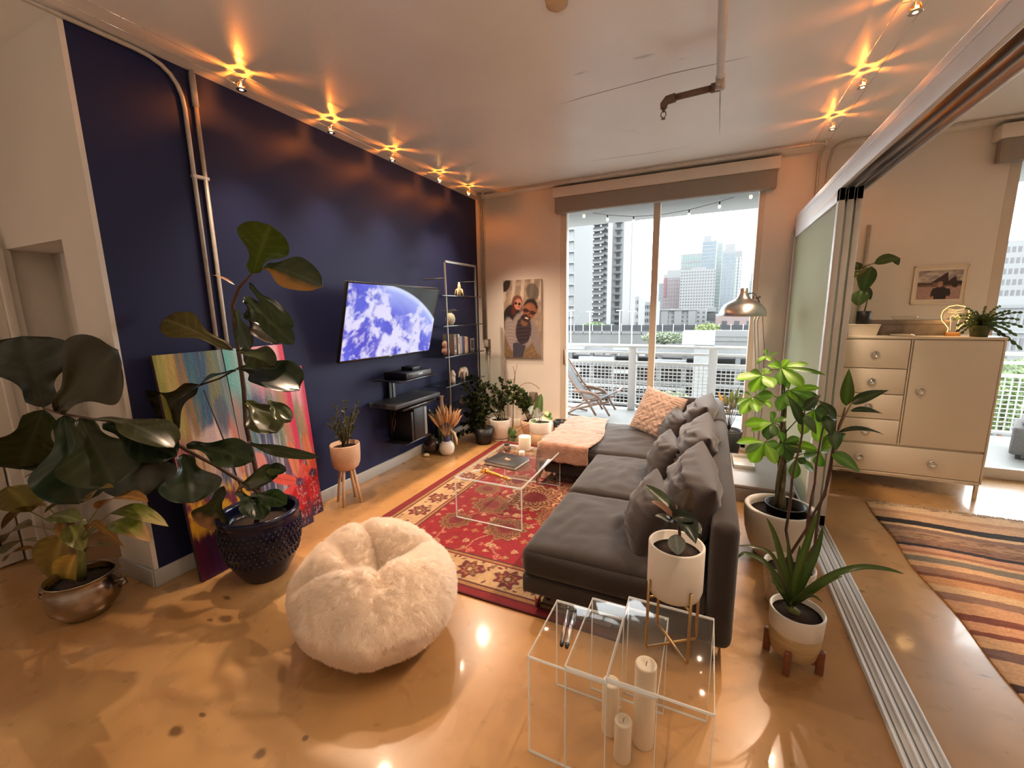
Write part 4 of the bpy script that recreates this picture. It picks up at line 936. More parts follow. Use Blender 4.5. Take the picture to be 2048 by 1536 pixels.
blob(.37, .53, .145, .17, .1, (104, 42, 28), k=.9); blob(.29, .68, .07, .17, .25, (92, 36, 26), k=.8); blob(.47, .66, .05, .13, -.1, (96, 40, 28), k=.7); blob(.395, .585, .098, .135, .1, (198, 136, 110)); blob(.335, .56, .036, .035, 0, (30, 18, 18)); blob(.43, .58, .036, .035, 0, (30, 18, 18)); blob(.42, .65, .04, .016, 0, (170, 60, 60))
blob(.52, 1.22, .33, .44, .05, (150, 138, 136)); blob(.22, 1.35, .17, .46, -.25, (156, 144, 142)); blob(.84, 1.36, .12, .50, -.32, (140, 128, 126))   # puffer jacket
for k in range(9): 
    yy = 1.0+.085*k; C = lerp(C, col(104, 94, 96), .55*np.exp(-((V2-yy-.25*(U-.2)**2+.06*np.sin(U*9))/.010)**2)*(1-sstep(ell(U, V2, .22, 1.35, .17, .46, -.25), .9, 1)))
blob(.53, 1.22, .21, .36, .12, (46, 36, 44)); 
for k in range(6): C = lerp(C, col(80, 66, 74), .8*np.exp(-((V2-1.05-.09*k+.1*(U-.5))/.010)**2)*(1-sstep(ell(U, V2, .53, 1.22, .20, .33, .12), .9, 1)))
C = np.where(((V2 > 1.56+.03*np.sin(U*14)) & (U > .24) & (U < .60-.3*(V2-1.56)))[..., None], lerp(np.zeros((nx, ny, 3))+col(74, 74, 88), col(54, 54, 68), N2), C); blob(.56, 1.02, .10, .10, 0, (120, 84, 60))
blob(.725, .655, .190, .205, .15, (32, 21, 18)); blob(.695, .755, .172, .200, .15, (142, 88, 60)); blob(.87, .76, .03, .06, .1, (130, 80, 56)); blob(.66, .66, .10, .06, .1, (158, 102, 72), k=.6); blob(.60, .92, .13, .09, .3, (52, 32, 24)); blob(.62, .925, .05, .018, .3, (230, 214, 198)); blob(.645, 1.0, .05, .035, .2, (60, 38, 28))
blob(.60, .74, .075, .05, .2, (60, 24, 18)); blob(.78, .80, .075, .05, .2, (60, 24, 18)); blob(.69, .755, .2, .012, .25, (30, 16, 14)); blob(.68, .84, .035, .05, .2, (120, 70, 46))
C = C*(.9+.2*N2[..., None])
print_grid(nx, ny, lambda u, v: (-.268+.536*u, -.0288, -.508+1.016*v)).build('print', M_paint, pc, colors=C.reshape(-1, 3))

# ------------------------------------------------------------------ leaves and plants
def leaf_obj(name, base, tip, width, parent, colr, shape='fiddle', n=None, fold=.12, curl=.15, wave=.04, roll=0.0, mt=None, tipcol=None, edge=None, nt_=12, ns_=8, twist=0.0, colr2=None, root=None):
    base = Vector(base); tip = Vector(tip); ax = tip-base; Lg = ax.length; ax = ax/Lg
    if n is None: n = (CAM-(base+tip)/2).normalized()*.75+Vector((0, 0, .65))
    if isinstance(n, str): n = (CAM-(base+tip)/2).normalized()+Vector((0, 0, .25))
    n = Vector(n); n = (n-ax*n.dot(ax)).normalized(); sd = ax.cross(n).normalized()
    if roll:
        n, sd = n*math.cos(roll)+sd*math.sin(roll), sd*math.cos(roll)-n*math.sin(roll)
    sh = {'fiddle': lambda t: (.30+.72*sstep_(t, .25, .72))*min(1, t*9)**.7*math.sqrt(max(0, 1-max(0, (t-.62)/.38)**2.3))*(1-.16*math.exp(-((t-.42)/.13)**2)),
          'oval': lambda t: math.sin(math.pi*min(1, t**.85))**.75, 'lance': lambda t: math.sin(math.pi*t**.75)**.9*(1-.15*t), 'round': lambda t: math.sqrt(max(0, 1-(2*t-1)**2)),
          'heart': lambda t: min(1, t*6)**.6*math.sqrt(max(0, 1-t**1.7)), 'obov': lambda t: math.sin(math.pi*t**1.45)**.8, 'strap': lambda t: min(1, .55+t*2)*(1-t**2.2)**.8}[shape]
    seed = rnd.random()*50; P = []; C = []
    c0 = np.array(colr)*(.68 if shape == 'fiddle' else 1); cv = np.array(colr2) if colr2 is not None else c0*1.75+.012
    for i in range(nt_+1):
        t = i/nt_; row = []; w = max(width/2*sh(t), 1e-4)
        mid = base+ax*(Lg*t)+n*(curl*Lg*(t*(1-t)*1.6-.35*t*t)*1.0)
        a = twist*t; s2 = sd*math.cos(a)+n*math.sin(a); n2 = n*math.cos(a)-sd*math.sin(a)
        for j in range(ns_+1):
            s = 2*j/ns_-1
            dz = fold*w*abs(s)**1.4*1.6+wave*width*mnoise.noise((t*3+seed, s*1.6, 1))*1.5*abs(s)
            row.append(mid+s2*(w*s)+n2*dz)
            vein = math.exp(-(s/.10)**2)*.8
            if shape in ('fiddle', 'heart', 'oval') and ns_ >= 8:
                q = (t*6-abs(s)*1.3) % 1; vein = max(vein, .42*math.exp(-((q-.5)/.12)**2))
            c = c0*(1+.20*mnoise.noise((t*2.3+seed, s*1.5, 9)))*(1-vein)+cv*vein
            if tipcol is not None: k = max(0, min(1, (t-.62)*4+.8*mnoise.noise((t*5, s*3, seed)))); c = c*(1-k)+np.array(tipcol)*k
            if edge is not None and s > .15: k = min(1, (s-.15)*2.2+.4*mnoise.noise((t*8, s*3, seed))); k = max(0, k); c = c*(1-k)+np.array(edge)*k
            C.append(c)
        P.append(row)
    P = [[p-base for p in r] for r in P]
    o = MB().grid(P).build(name, mt or M_leafA, colors=np.clip(np.array(C), .002, 1)); o.location = base-(root or parent).location
    if parent: o.parent = parent
    return o
def sstep_(x, a, b):
    t = max(0, min(1, (x-a)/(b-a))); return t*t*(3-2*t)
def pw(px, depth_pt):
    """metres covered by px pixels at the depth of depth_pt"""
    return px*(Vector(depth_pt)-CAM).dot(_f)/FPX
def stem(name, pts, r, parent, m=M_stem, n=7):
    return MB().tube([Vector(p)-parent.location for p in pts], r, n).build(name, m, parent)

# --- fiddle-leaf fig in the navy pot
PC = Vector((-2.44, 1.535, 0))
fp = empty('fiddle_leaf_fig', PC, 'tall fiddle-leaf fig in a dark navy glazed pot beside the paintings', 'potted plant')
prof = [(0, 0), (.115, 0), (.125, .01), (.175, .10), (.208, .20), (.222, .30), (.222, .36), (.214, .385), (.222, .395), (.224, .42), (.216, .432), (.200, .428), (.196, .40), (.200, .30), (0, .298)]
MB().lathe(prof, 56).build('pot', M_navy, fp)
m_ = MB()
for ring, (z, r, cnt) in enumerate(((.350, .222, 46), (.325, .2225, 46), (.300, .222, 46), (.262, .2185, 44), (.238, .2145, 44), (.214, .211, 44), (.178, .2015, 42), (.154, .194, 42))):
    for k in range(cnt):
        a = 2*math.pi*k/cnt; m_.ball((r*math.cos(a+ring*.07), r*math.sin(a+ring*.07), z), .0085, .0085, .010, 8)
m_.build('bead_ring', M_navy, fp).__setitem__('kind', 'stuff')
MB().lathe([(0, .33), (.10, .335), (.199, .325)], 32).build('soil', M_soil, fp)
def P_(px, py, Y): return atY(px, py, Y)
trunk = [PC+Vector((.0, -.03, .33))]+[P_(x, y, Y) for x, y, Y in ((522, 1000, 1.50), (510, 930, 1.49), (492, 850, 1.48), (488, 780, 1.48), (480, 720, 1.48), (470, 660, 1.48), (465, 610, 1.48), (478, 575, 1.48), (505, 546, 1.48))]
fig_trunk = stem('trunk', trunk, [.016, .014, .013, .012, .012, .011, .011, .010, .009, .006], fp, M_bark, 9)
br = [P_(x, y, Y) for x, y, Y in ((518, 985, 1.49), (470, 955, 1.42), (430, 930, 1.36), (372, 900, 1.28), (330, 872, 1.20), (250, 845, 1.08), (185, 838, 1.0), (115, 826, .95), (86, 816, .93))]
fig_branch = stem('branch', br, [.012, .011, .010, .010, .009, .008, .007, .006, .004], fp, M_bark, 8)
stem('branch', [P_(478, 735, 1.48), P_(440, 757, 1.44), P_(395, 772, 1.40)], .005, fp, M_bark)
G1, G2, G3, G4 = (.018, .036, .008), (.034, .05, .012), (.012, .024, .008), (.05, .055, .012)
YL = (.055, .085, .015)
FIG = [  # base px, tip px, Y base, Y tip, width px, colour, extra
 ((504, 548), (540, 450), 1.48, 1.46, 84, (.060, .110, .012), dict(fold=.05, curl=.02, n='face')),  # paler green put in for light coming through this leaf
 ((527, 537), (631, 562), 1.48, 1.42, 62, (.04, .06, .02), dict(roll=.5, edge=(.34, .17, .04), curl=.3)),
 ((498, 565), (580, 652), 1.48, 1.43, 34, (.035, .07, .015), dict(roll=.8)),
 ((490, 598), (536, 640), 1.48, 1.50, 62, G3, dict()),
 ((488, 592), (582, 683), 1.48, 1.40, 40, (.03, .055, .015), dict(roll=.4)),
 ((486, 628), (553, 684), 1.48, 1.46, 54, (.022, .024, .01), dict(roll=-.2)),
 ((471, 618), (497, 697), 1.48, 1.42, 30, (.035, .06, .022), dict(roll=.3)),
 ((466, 700), (322, 633), 1.48, 1.38, 58, (.065, .055, .012), dict(n='face', fold=.06)),
 ((478, 702), (545, 728), 1.48, 1.42, 48, (.05, .065, .022), dict(wave=.12, roll=.3)),
 ((476, 738), (593, 768), 1.48, 1.38, 78, G3, dict(wave=.05)),
 ((472, 742), (384, 778), 1.46, 1.40, 40, G3, dict(roll=.3)),
 ((396, 768), (302, 842), 1.42, 1.30, 88, (.03, .03, .011), dict(fold=.06, n='face')),
 ((488, 800), (552, 862), 1.48, 1.44, 62, (.055, .06, .015), dict(wave=.12)),
 ((536, 800), (577, 838), 1.48, 1.42, 30, (.09, .11, .045), dict(wave=.2, roll=.4)),
 ((372, 890), (502, 918), 1.29, 1.38, 58, G1, dict(roll=.2)),
 ((497, 880), (612, 914), 1.48, 1.40, 20, G2, dict(roll=.9, curl=.35)),
 ((368, 908), (386, 1004), 1.29, 1.22, 92, G1, dict(roll=-.2)),
 ((448, 972), (416, 1062), 1.40, 1.33, 68, (.022, .042, .012), dict(tipcol=(.35, .19, .10))),
 ((472, 982), (548, 948), 1.44, 1.42, 52, G1, dict(roll=.2)),
 ((470, 984), (527, 1034), 1.44, 1.38, 46, G1, dict(roll=-.2)),
 ((502, 990), (568, 1003), 1.47, 1.40, 34, (.025, .05, .014), dict(roll=.2)),
 ((520, 940), (568, 940), 1.48, 1.44, 24, G1, dict(roll=.5)),
 ((88, 815), (46, 672), .93, .92, 135, (.020, .026, .008), dict(fold=.05, curl=.03, n='face')),
 ((112, 822), (232, 702), .95, .97, 128, (.022, .028, .008), dict(fold=.05, curl=.03, n='face')),
 ((86, 820), (42, 940), .93, .86, 140, G1, dict(curl=.10, n='face')),
 ((128, 830), (158, 1006), .96, .88, 108, (.016, .034, .010), dict(curl=.14, n='face')),
 ((160, 836), (228, 968), .98, .93, 118, (.026, .036, .010), dict(curl=.06, n='face')),
 ((186, 838), (346, 884), 1.0, 1.10, 78, (.040, .042, .012), dict(roll=-.35, curl=.2)),
 ((205, 846), (348, 908), 1.03, 1.12, 70, G3, dict(roll=.3)),
 ((262, 868), (288, 992), 1.10, 1.06, 104, (.022, .026, .009), dict(curl=.05, n='face')),
 ((95, 935), (62, 945), .93, .90, 40, (.05, .04, .015), dict()),
]
for (b, tpx, yb, yt, wpx, c, ex) in FIG:
    B, T_ = P_(*b, yb), P_(*tpx, yt); leaf_obj('leaf', B, T_, pw(wpx, (B+T_)/2)*1.12, fig_branch if b[0] < 300 else (fig_trunk if b[0] > 460 else fp), c, 'fiddle', nt_=28, ns_=14, root=fp, **ex)
leaf_obj('dry_sheath', P_(470, 570, 1.48), P_(424, 547, 1.47), .018, fp, (.35, .20, .12), 'lance', nt_=6, ns_=4)
o = MB().tube([Vector((0, 0, 0)), P_(446, 876, 1.52)-P_(408, 780, 1.53), P_(490, 1000, 1.52)-P_(408, 780, 1.53)], .004, 6).build('canvas_edge_rod', M_black, fp); o.location = P_(408, 780, 1.53)-PC  # thin black rod standing in for the dark edge between the canvases

# --- yellowing plant in the silver pot
SC = Vector((-3.02, .90, 0))
yp = empty('yellowing_dumb_cane', SC, 'small yellowing plant with drooping leaves in a round silver pot', 'potted plant')
MB().lathe([(0, 0), (.085, 0), (.10, .006), (.146, .07), (.158, .13), (.150, .185), (.138, .205), (.145, .222), (.150, .228), (.142, .230), (.130, .21), (.135, .18), (0, .175)], 48).build('pot', M_silver, yp)
for s in (-1, 1):
    m_ = MB(); a = .75+ (0 if s > 0 else math.pi); ca, sa = math.cos(a), math.sin(a); m_.tube([(.15*ca, .15*sa, .16), (.185*ca, .185*sa, .165), (.19*ca, .19*sa, .14), (.157*ca, .157*sa, .12)], .010, 8); m_.build('lug_handle', M_silver, yp)
MB().lathe([(0, .195), (.137, .19)], 28).build('soil', M_soil, yp)
CEN = SC+Vector((0, 0, .20)); hub = P_(160, 1085, .90)
stem('cane', [CEN, (CEN+hub)/2+Vector((.01, 0, 0)), hub, P_(168, 1040, .90)], [.022, .018, .014, .008], yp, mat('green_cane', (.16, .17, .05), .5, var=.3, scale=30), 10)
OL, BR, GR = (.15, .12, .025), (.20, .10, .025), (.10, .12, .03)
YEL = [((62, 1024), (14, 972), 66, OL, dict(roll=.2)), ((92, 1012), (0, 1048), 26, BR, dict(roll=.4)), ((64, 1052), (-8, 1088), 40, (.10, .075, .02), dict()), ((72, 1082), (-4, 1106), 26, (.16, .18, .07), dict(roll=.5)), ((68, 1097), (0, 1122), 16, BR, dict()),
       ((176, 1002), (86, 1018), 22, (.12, .10, .03), dict(roll=.4)), ((160, 1042), (92, 1030), 34, (.13, .15, .05), dict()), ((196, 1018), (292, 990), 36, BR, dict(roll=-.3)), ((180, 1000), (222, 968), 22, (.22, .16, .04), dict()),
       ((226, 1024), (330, 1042), 30, (.09, .12, .02), dict(tipcol=(.45, .36, .16))), ((222, 1046), (297, 1076), 36, (.11, .14, .02), dict(tipcol=(.42, .25, .12))), ((128, 1068), (104, 1166), 74, (.20, .15, .035), dict(curl=.1, n=(.5, -.7, .3))), ((152, 1108), (130, 1182), 56, (.40, .26, .05), dict(n=(.5, -.75, .3))),
       ((176, 1064), (234, 1072), 14, BR, dict(curl=.5)), ((170, 1104), (215, 1086), 12, (.10, .08, .03), dict()), ((122, 1040), (140, 1085), 26, (.30, .16, .06), dict()), ((140, 1050), (165, 1100), 34, (.14, .13, .03), dict())]
for b, tpx, wpx, c, ex in YEL:
    yb = .90-.0006*(b[0]-160)*.2; B, T_ = P_(*b, yb), P_(*tpx, yb-.03); leaf_obj('leaf', B, T_, pw(wpx, B)*1.15, yp, c, 'oval', **ex)
    if abs(b[0]-160) > 20 and b[1] < 1100: stem('petiole', [hub, (hub+B)/2+Vector((0, 0, .02)), B], [.005, .004, .003], yp, mat('green_cane', (.16, .17, .05), .5))

# --- little succulent in the clay pot on wooden legs
ST = Vector((-2.725, 2.50, 0))
st = empty('legged_planter', ST, 'beige clay planter on pale wooden legs holding a small bushy succulent', 'potted plant')
MB().lathe([(0, .305), (.075, .305), (.098, .325), (.112, .36), (.118, .42), (.120, .515), (.116, .523), (.108, .518), (.106, .48), (0, .475)], 40).build('pot', M_terra, st)
MB().lathe([(0, .495), (.107, .488)], 28).build('soil', M_soil, st)
for k in range(4):
    a = math.pi/4+k*math.pi/2-.45; ca, sa = math.cos(a), math.sin(a); MB().tube([(.055*ca, .055*sa, .315), (.105*ca, .105*sa, 0)], [.014, .011], 12).build('leg', M_pinewood, st)
fo = MB(); cols = []
base_ = ST+Vector((0, 0, .49))
m_ = MB()
tips = [(672, 815), (688, 806), (712, 808), (662, 850), (668, 838), (700, 840), (705, 855), (715, 826), (680, 845), (692, 838)]
brs = []
for (x, y) in tips:
    tpt = atX(x, y, ST.x+rnd.uniform(-.06, .08)); mid_ = (base_+tpt)/2+Vector((rnd.uniform(-.02, .02), rnd.uniform(-.02, .02), 0)); brs.append((base_+Vector((rnd.uniform(-.02, .02), rnd.uniform(-.02, .02), 0)), mid_, tpt))
    m_.tube([p-ST for p in brs[-1]], [.007, .005, .003], 6)
m_.build('stem', M_stem, st)
def leaflets(mb, cols, p, d, k, L0, w0, c, spread=.9):
    for q in range(k):
        dv = (Vector((rnd.gauss(0, 1), rnd.gauss(0, 1), rnd.gauss(.3, .8))).normalized()*spread+d.normalized()*.6).normalized(); L_ = L0*rnd.uniform(.7, 1.2); sd = dv.orthogonal().normalized(); sd = (sd*math.cos(q*2.4)+dv.cross(sd)*math.sin(q*2.4)); nn = dv.cross(sd)
        pts = [p, p+dv*L_*.35+sd*w0*.5+nn*w0*.12, p+dv*L_*.75+sd*w0*.45, p+dv*L_, p+dv*L_*.75-sd*w0*.45, p+dv*L_*.35-sd*w0*.5+nn*w0*.12, p+dv*L_*.5-nn*w0*.05]
        mb.add(pts, [(0, 1, 6), (1, 2, 6), (2, 3, 6), (3, 4, 6), (4, 5, 6), (5, 0, 6)]); cc = np.array(c)*rnd.uniform(.6, 1.5); cols += [cc]*7
for a, b, c in brs:
    for i in range(9):
        t = .25+.75*i/8; p = a.lerp(b, t*2) if t < .5 else b.lerp(c, t*2-1); leaflets(fo, cols, p-ST, c-a, 7, .034, .010, (.085, .095, .03))
fo.build('foliage', M_leafB, st, colors=np.array(cols))['kind'] = 'stuff'
# ------------------------------------------------------------------ vases and plants in the far left corner
va = empty('pampas_vase', (-2.63, 3.86, 0), 'round white vase with a blue neck, filled with tan pampas plumes', 'vase')
MB().lathe([(0, 0), (.055, 0), (.078, .03), (.088, .075), (.080, .12), (.055, .15), (.040, .158)], 36).build('body', M_ceramic, va)
MB().lathe([(.041, .157), (.034, .175), (.033, .195), (.040, .208), (.034, .208), (.028, .19), (0, .185)], 28).build('neck', mat('cobalt_glaze', (.03, .04, .20), .2, coat=.4), va)
M_pamp = mat('dry_pampas', (.62, .36, .17), .9, var=.2, scale=40, sheen=.3)
M_pst = mat('straw_stem', (.5, .34, .18), .8)
nplume = 15
for k in range(nplume):
    u = (k+.5)/nplume*2-1; px = 889+37*u+rnd.uniform(-3, 3); py = 812+16*u*u+rnd.uniform(-4, 6)
    tp = atY(px, py, 3.86+rnd.uniform(-.10, .10))-va.location; b0 = Vector((0, 0, .17)); mid_ = b0.lerp(tp, .45)+Vector((0, 0, .02))
    pl = MB(); pl.tube([b0, mid_], .003, 5); pts = [mid_.lerp(tp, q/6) for q in range(7)]
    pl.tube(pts, [.006, .013, .017, .018, .016, .011, .004], 8)
    for q in range(60):
        t = rnd.random(); p = mid_.lerp(tp, t); d = (tp-mid_).normalized(); sdv = Vector((rnd.gauss(0, 1), rnd.gauss(0, 1), rnd.gauss(0, .5))).normalized(); e = p+d*.035+sdv*.022; nn = d.cross(sdv).normalized()*.0014
        pl.add([p-nn, p+nn, e], [(0, 1, 2)])
    pl.build('plume', M_pamp, va)
dr = [Vector((0, 0, .19)), Vector((.03, -.01, .26)), Vector((.08, -.02, .29)), Vector((.13, -.03, .27)), Vector((.16, -.04, .20)), Vector((.165, -.04, .14))]
MB().tube(dr, [.003, .008, .013, .014, .012, .004], 8).build('drooping_plume', mat('pale_pampas', (.68, .52, .34), .9, var=.2, scale=40), va)
dv = empty('dark_round_vase', (-2.82, 3.84, 0), 'dark brown round vase on the floor left of the pampas vase', 'vase')
MB().lathe([(0, 0), (.05, 0), (.085, .04), (.095, .09), (.08, .14), (.045, .17), (.03, .18), (.028, .205), (.034, .215), (.02, .21), (0, .2)], 32).build('body', mat('dark_brown_glaze', (.025, .012, .008), .15, coat=.5), dv)
gb = empty('green_bottle', (-2.83, 4.02, 0), 'dark green tall bottle behind the brown round vase', 'bottle')
MB().lathe([(0, 0), (.05, 0), (.055, .02), (.055, .30), (.04, .36), (.02, .40), (.018, .47), (.021, .48), (0, .48)], 24).build('body', mat('dark_green_glass', (.02, .03, .012), .12, coat=.5), gb)
o = MB().ball((0, 0, .02), .035, .03, .02, 14).build('pebble', M_pale, loc=(-2.80, 3.70, 0)); tag(o, 'small pale pebble on the floor beside the brown vase', 'pebble')
q = atX(882, 792, -2.72); tb = empty('slender_vase', (-2.72, q.y, SHZ[0]+.0012), 'slender beige vase with flared lip behind the pampas plumes', 'vase'); hh_ = q.z-SHZ[0]
MB().lathe([(0, 0), (.032, 0), (.035, .03), (.022, hh_*.55), (.022, hh_*.9), (.036, hh_), (.028, hh_), (.016, hh_*.85), (0, hh_*.8)], 22).build('body', mat('beige_vase', (.42, .33, .27), .5), tb)
q = atX(923, 790, -2.74); fg = empty('stone_figurine', (-2.74, q.y, SHZ[0]+.0012), 'small pale stone figurine behind the plumes, next to dark foliage', 'figurine')
hf = q.z-SHZ[0]
MB().lathe([(0, 0), (.03, 0), (.036, hf*.2), (.026, hf*.45), (.014, hf*.6), (.022, hf*.72), (.02, hf*.9), (0, hf)], 18).build('body', mat('grey_stone', (.32, .26, .21), .7, var=.3, scale=40), fg)

def bushy(name, loc, label, potprof, potm, potr, potz, tips, leafL, leafW, c, nleaf, spread_y=.12, mt=None, nper=6, stemm=None, extra=None, n=40):
    b = empty(name, loc, label, 'potted plant'); L_ = Vector(loc)
    MB().lathe(potprof, n).build('pot', potm, b)
    MB().lathe([(0, potz), (potr, potz-.006)], 24).build('soil', M_soil, b)
    sb = MB(); fo = MB(); cs_ = []
    for (px, py) in tips:
        a = L_+Vector((rnd.uniform(-.5, .5)*potr, rnd.uniform(-.5, .5)*potr, potz)); t_ = atY(px, py, L_.y+rnd.uniform(-spread_y, spread_y)); mid_ = a.lerp(t_, .5)+Vector((0, 0, .05))
        pts = [a, a.lerp(mid_, .6), mid_, mid_.lerp(t_, .6), t_]; sb.tube([p-L_ for p in pts], [.007, .006, .005, .004, .002], 6)
        for i in range(nleaf):
            t = .3+.7*i/(nleaf-1); k = t*4; i0 = min(int(k), 3); p = pts[i0].lerp(pts[i0+1], k-i0); leaflets(fo, cs_, p-L_, pts[i0+1]-pts[i0], nper, leafL, leafW, c)
    sb.build('stem', stemm or M_stem, b); fo.build('foliage', mt or M_leafA, b, colors=np.array(cs_))['kind'] = 'stuff'
    return b
zz1 = bushy('dark_bush_plant', (-2.44, 4.38, 0), 'dense dark green bush by the navy wall corner, left of the white pot', [(0, 0), (.09, 0), (.12, .2), (.11, .2), (0, .18)], M_black, .11, .17,
      [(928, 770), (940, 756), (955, 760), (968, 775), (948, 790), (930, 800), (958, 805), (935, 830), (960, 835), (925, 850), (945, 862), (975, 800), (918, 870), (972, 822), (940, 812), (952, 845)], .062, .034, (.022, .032, .010), 9, .14)
zz2 = bushy('zamioculcas', (-2.32, 4.60, 0), 'dark leafy plant in a white pot with a thin dark line', [(0, 0), (.118, 0), (.122, .012), (.122, .035), (.125, .037), (.132, .26), (.130, .268), (.122, .266), (.118, .22), (0, .21)], M_ceramic, .118, .245,
      [(962, 780), (975, 768), (990, 772), (1003, 760), (1000, 790), (985, 800), (1012, 800), (970, 815), (1018, 785)], .058, .026, (.024, .036, .012), 7, .10)
MB().lathe([(.1235, .030), (.1255, .034), (.1245, .042), (.1228, .044)], 40).build('dark_band', M_black, zz2)
bowl = bushy('jade_bush', (-1.98, 4.80, 0), 'green jade-like bush in a cream bowl behind the front planters', [(0, 0), (.07, 0), (.10, .05), (.135, .17), (.14, .235), (.132, .238), (.125, .2), (0, .19)], M_terra, .12, .215,
      [(1010, 778), (1020, 768), (1032, 775), (1042, 780), (1052, 790), (1040, 800), (1025, 790), (1015, 800), (1048, 808), (1035, 790), (1058, 800)], .055, .034, (.045, .075, .022), 6, .10)
ph_ = empty('variegated_pothos', (-1.78, 4.60, 0), 'variegated pothos in a wide white and tan pot near the throw', 'potted plant')
MB().lathe([(.128, .15), (.133, .16), (.135, .285), (.132, .292), (.126, .29), (.123, .25), (0, .24)], 44).build('pot', M_ceramic, ph_)
MB().lathe([(0, 0), (.122, 0), (.130, .02), (.132, .151), (.128, .152)], 44).build('pot_base', mat('tan_pot_base', (.42, .27, .15), .5), ph_)
MB().lathe([(0, .262), (.124, .258)], 28).build('soil', M_soil, ph_)
M_pale_l = mat('pale_leaf', (1, 1, 1), .3, attr=True, transl=.2)
pot_top = Vector((-1.78, 4.60, .26))
for b, t_, wd, c, ed in (((1076, 826), (1082, 788), 20, (.09, .16, .05), None), ((1060, 826), (1066, 812), 16, (.42, .50, .42), None), ((1075, 835), (1074, 815), 20, (.50, .56, .50), None), ((1088, 828), (1104, 840), 24, (.07, .15, .03), (.55, .55, .35)), ((1062, 840), (1070, 854), 18, (.08, .14, .04), (.45, .48, .3)), ((1078, 846), (1086, 862), 16, (.08, .13, .04), (.5, .52, .36)), ((1085, 846), (1094, 860), 16, (.07, .15, .04), (.5, .52, .36)),
                          ((1030, 858), (1018, 872), 22, (.05, .09, .02), None), ((1026, 870), (1026, 884), 16, (.05, .08, .02), None), ((1090, 822), (1096, 832), 12, (.42, .46, .25), None)):
    B, T_ = atY(*b, 4.58), atY(*t_, 4.54); leaf_obj('leaf', B, T_, pw(wd, B), ph_, c, 'heart', nt_=8, ns_=6, edge=ed, mt=M_pale_l); stem('vine', [pot_top, (pot_top+B)/2+Vector((0, 0, .05)), B], .0025, ph_, M_stem, 5)
dp_ = empty('dark_planter', (-1.62, 4.86, 0), 'plain black cylindrical planter by the balcony door frame', 'planter')
MB().lathe([(0, 0), (.075, 0), (.082, .02), (.085, .24), (.08, .245), (.076, .22), (0, .21)], 32).build('pot', M_black, dp_)
tw = empty('twig_trellis', (-2.18, 5.0, .0), 'thin bent twigs standing behind the corner plants', 'twigs')
for pts in (((1017, 830), (1014, 775), (1008, 738), (1010, 715)), ((1026, 830), (1026, 772), (1030, 750), (1026, 732)), ((1024, 830), (1029, 770), (1030, 750), (1034, 728)), ((1014, 759), (1028, 760)), ((1036, 820), (1040, 772), (1050, 766), (1062, 766), (1073, 772), (1079, 778))):
    MB().tube([atY(x, y, 5.0)-tw.location if y < 829 else Vector((atY(x, y, 5.0).x+2.18, 0, .0)) for x, y in pts], .004, 6).build('twig', mat('twig_bark', (.18, .10, .055), .7), tw)

# ------------------------------------------------------------------ planter on the highest acrylic table
pl = empty('metal_stand_planter', (-.060, 1.395, .4515), 'white planter with a rubber plant on a slim brass stand, on the highest acrylic table', 'potted plant')
R_, zb_ = .088, .200
MB().lathe([(0, zb_), (R_*.80, zb_), (R_*.93, zb_+.008), (R_, zb_+.03), (R_, zb_+.178), (R_-.003, zb_+.182), (R_-.009, zb_+.180), (R_-.011, zb_+.15), (0, zb_+.145)], 48).build('pot', M_matw, pl)
MB().lathe([(0, zb_+.158), (R_-.011, zb_+.150)], 36).build('soil', M_soil, pl)
rr_ = R_+.006
for a in (.62, .62+math.pi/2):
    ca, sa = math.cos(a), math.sin(a)
    MB().tube([(rr_*ca, rr_*sa, zb_+.06), (rr_*ca, rr_*sa, .012), (rr_*ca*.97, rr_*sa*.97, .006), (0, 0, .006+(.006 if a > 1 else 0)), (-rr_*ca*.97, -rr_*sa*.97, .006), (-rr_*ca, -rr_*sa, .012), (-rr_*ca, -rr_*sa, zb_+.06)], .0048, 10).build('stand_leg', M_brass, pl)
    MB().tube([(rr_*ca, rr_*sa, zb_-.004), (-rr_*ca, -rr_*sa, zb_-.004)], .004, 8).build('cross_bar', M_brass, pl)
cc0 = Vector((-.055, 1.39, .4515+zb_+.155)); Yp = 1.39
tip0 = atY(1358, 1040, 1.38)
stem('trunk', [cc0, cc0.lerp(tip0, .5)+Vector((.004, 0, 0)), tip0, atY(1352, 1010, 1.40)], [.006, .005, .005, .003], pl, M_bark)
for b, t_, yb, yt, wd, c, kw in (((1350, 1034), (1291, 966), 1.40, 1.47, 30, (.030, .045, .018), dict(roll=.3, fold=.2)), ((1358, 1030), (1380, 976), 1.40, 1.45, 46, (.030, .018, .008), dict(roll=-.1)), ((1350, 1038), (1304, 1000), 1.38, 1.36, 24, (.12, .06, .035), dict(roll=.5)), ((1345, 1045), (1312, 1030), 1.38, 1.33, 20, (.20, .21, .18), dict(roll=.2)), ((1352, 1036), (1392, 1078), 1.38, 1.27, 44, (.012, .018, .012), dict(curl=.35, fold=.25, n=(.1, -.3, 1))),
                                 ((1365, 1045), (1402, 1066), 1.40, 1.36, 44, (.035, .05, .03), dict(roll=-.5)), ((1352, 1068), (1356, 1110), 1.36, 1.33, 34, (.16, .18, .155), dict(n=(0, -1, .2))), ((1340, 1040), (1395, 1040), 1.38, 1.33, 34, (.014, .022, .014), dict(curl=.3, fold=.3))):
    leaf_obj('leaf', atY(*b, yb), atY(*t_, yt), pw(wd, atY(*b, yb)), pl, c, 'oval', **kw)

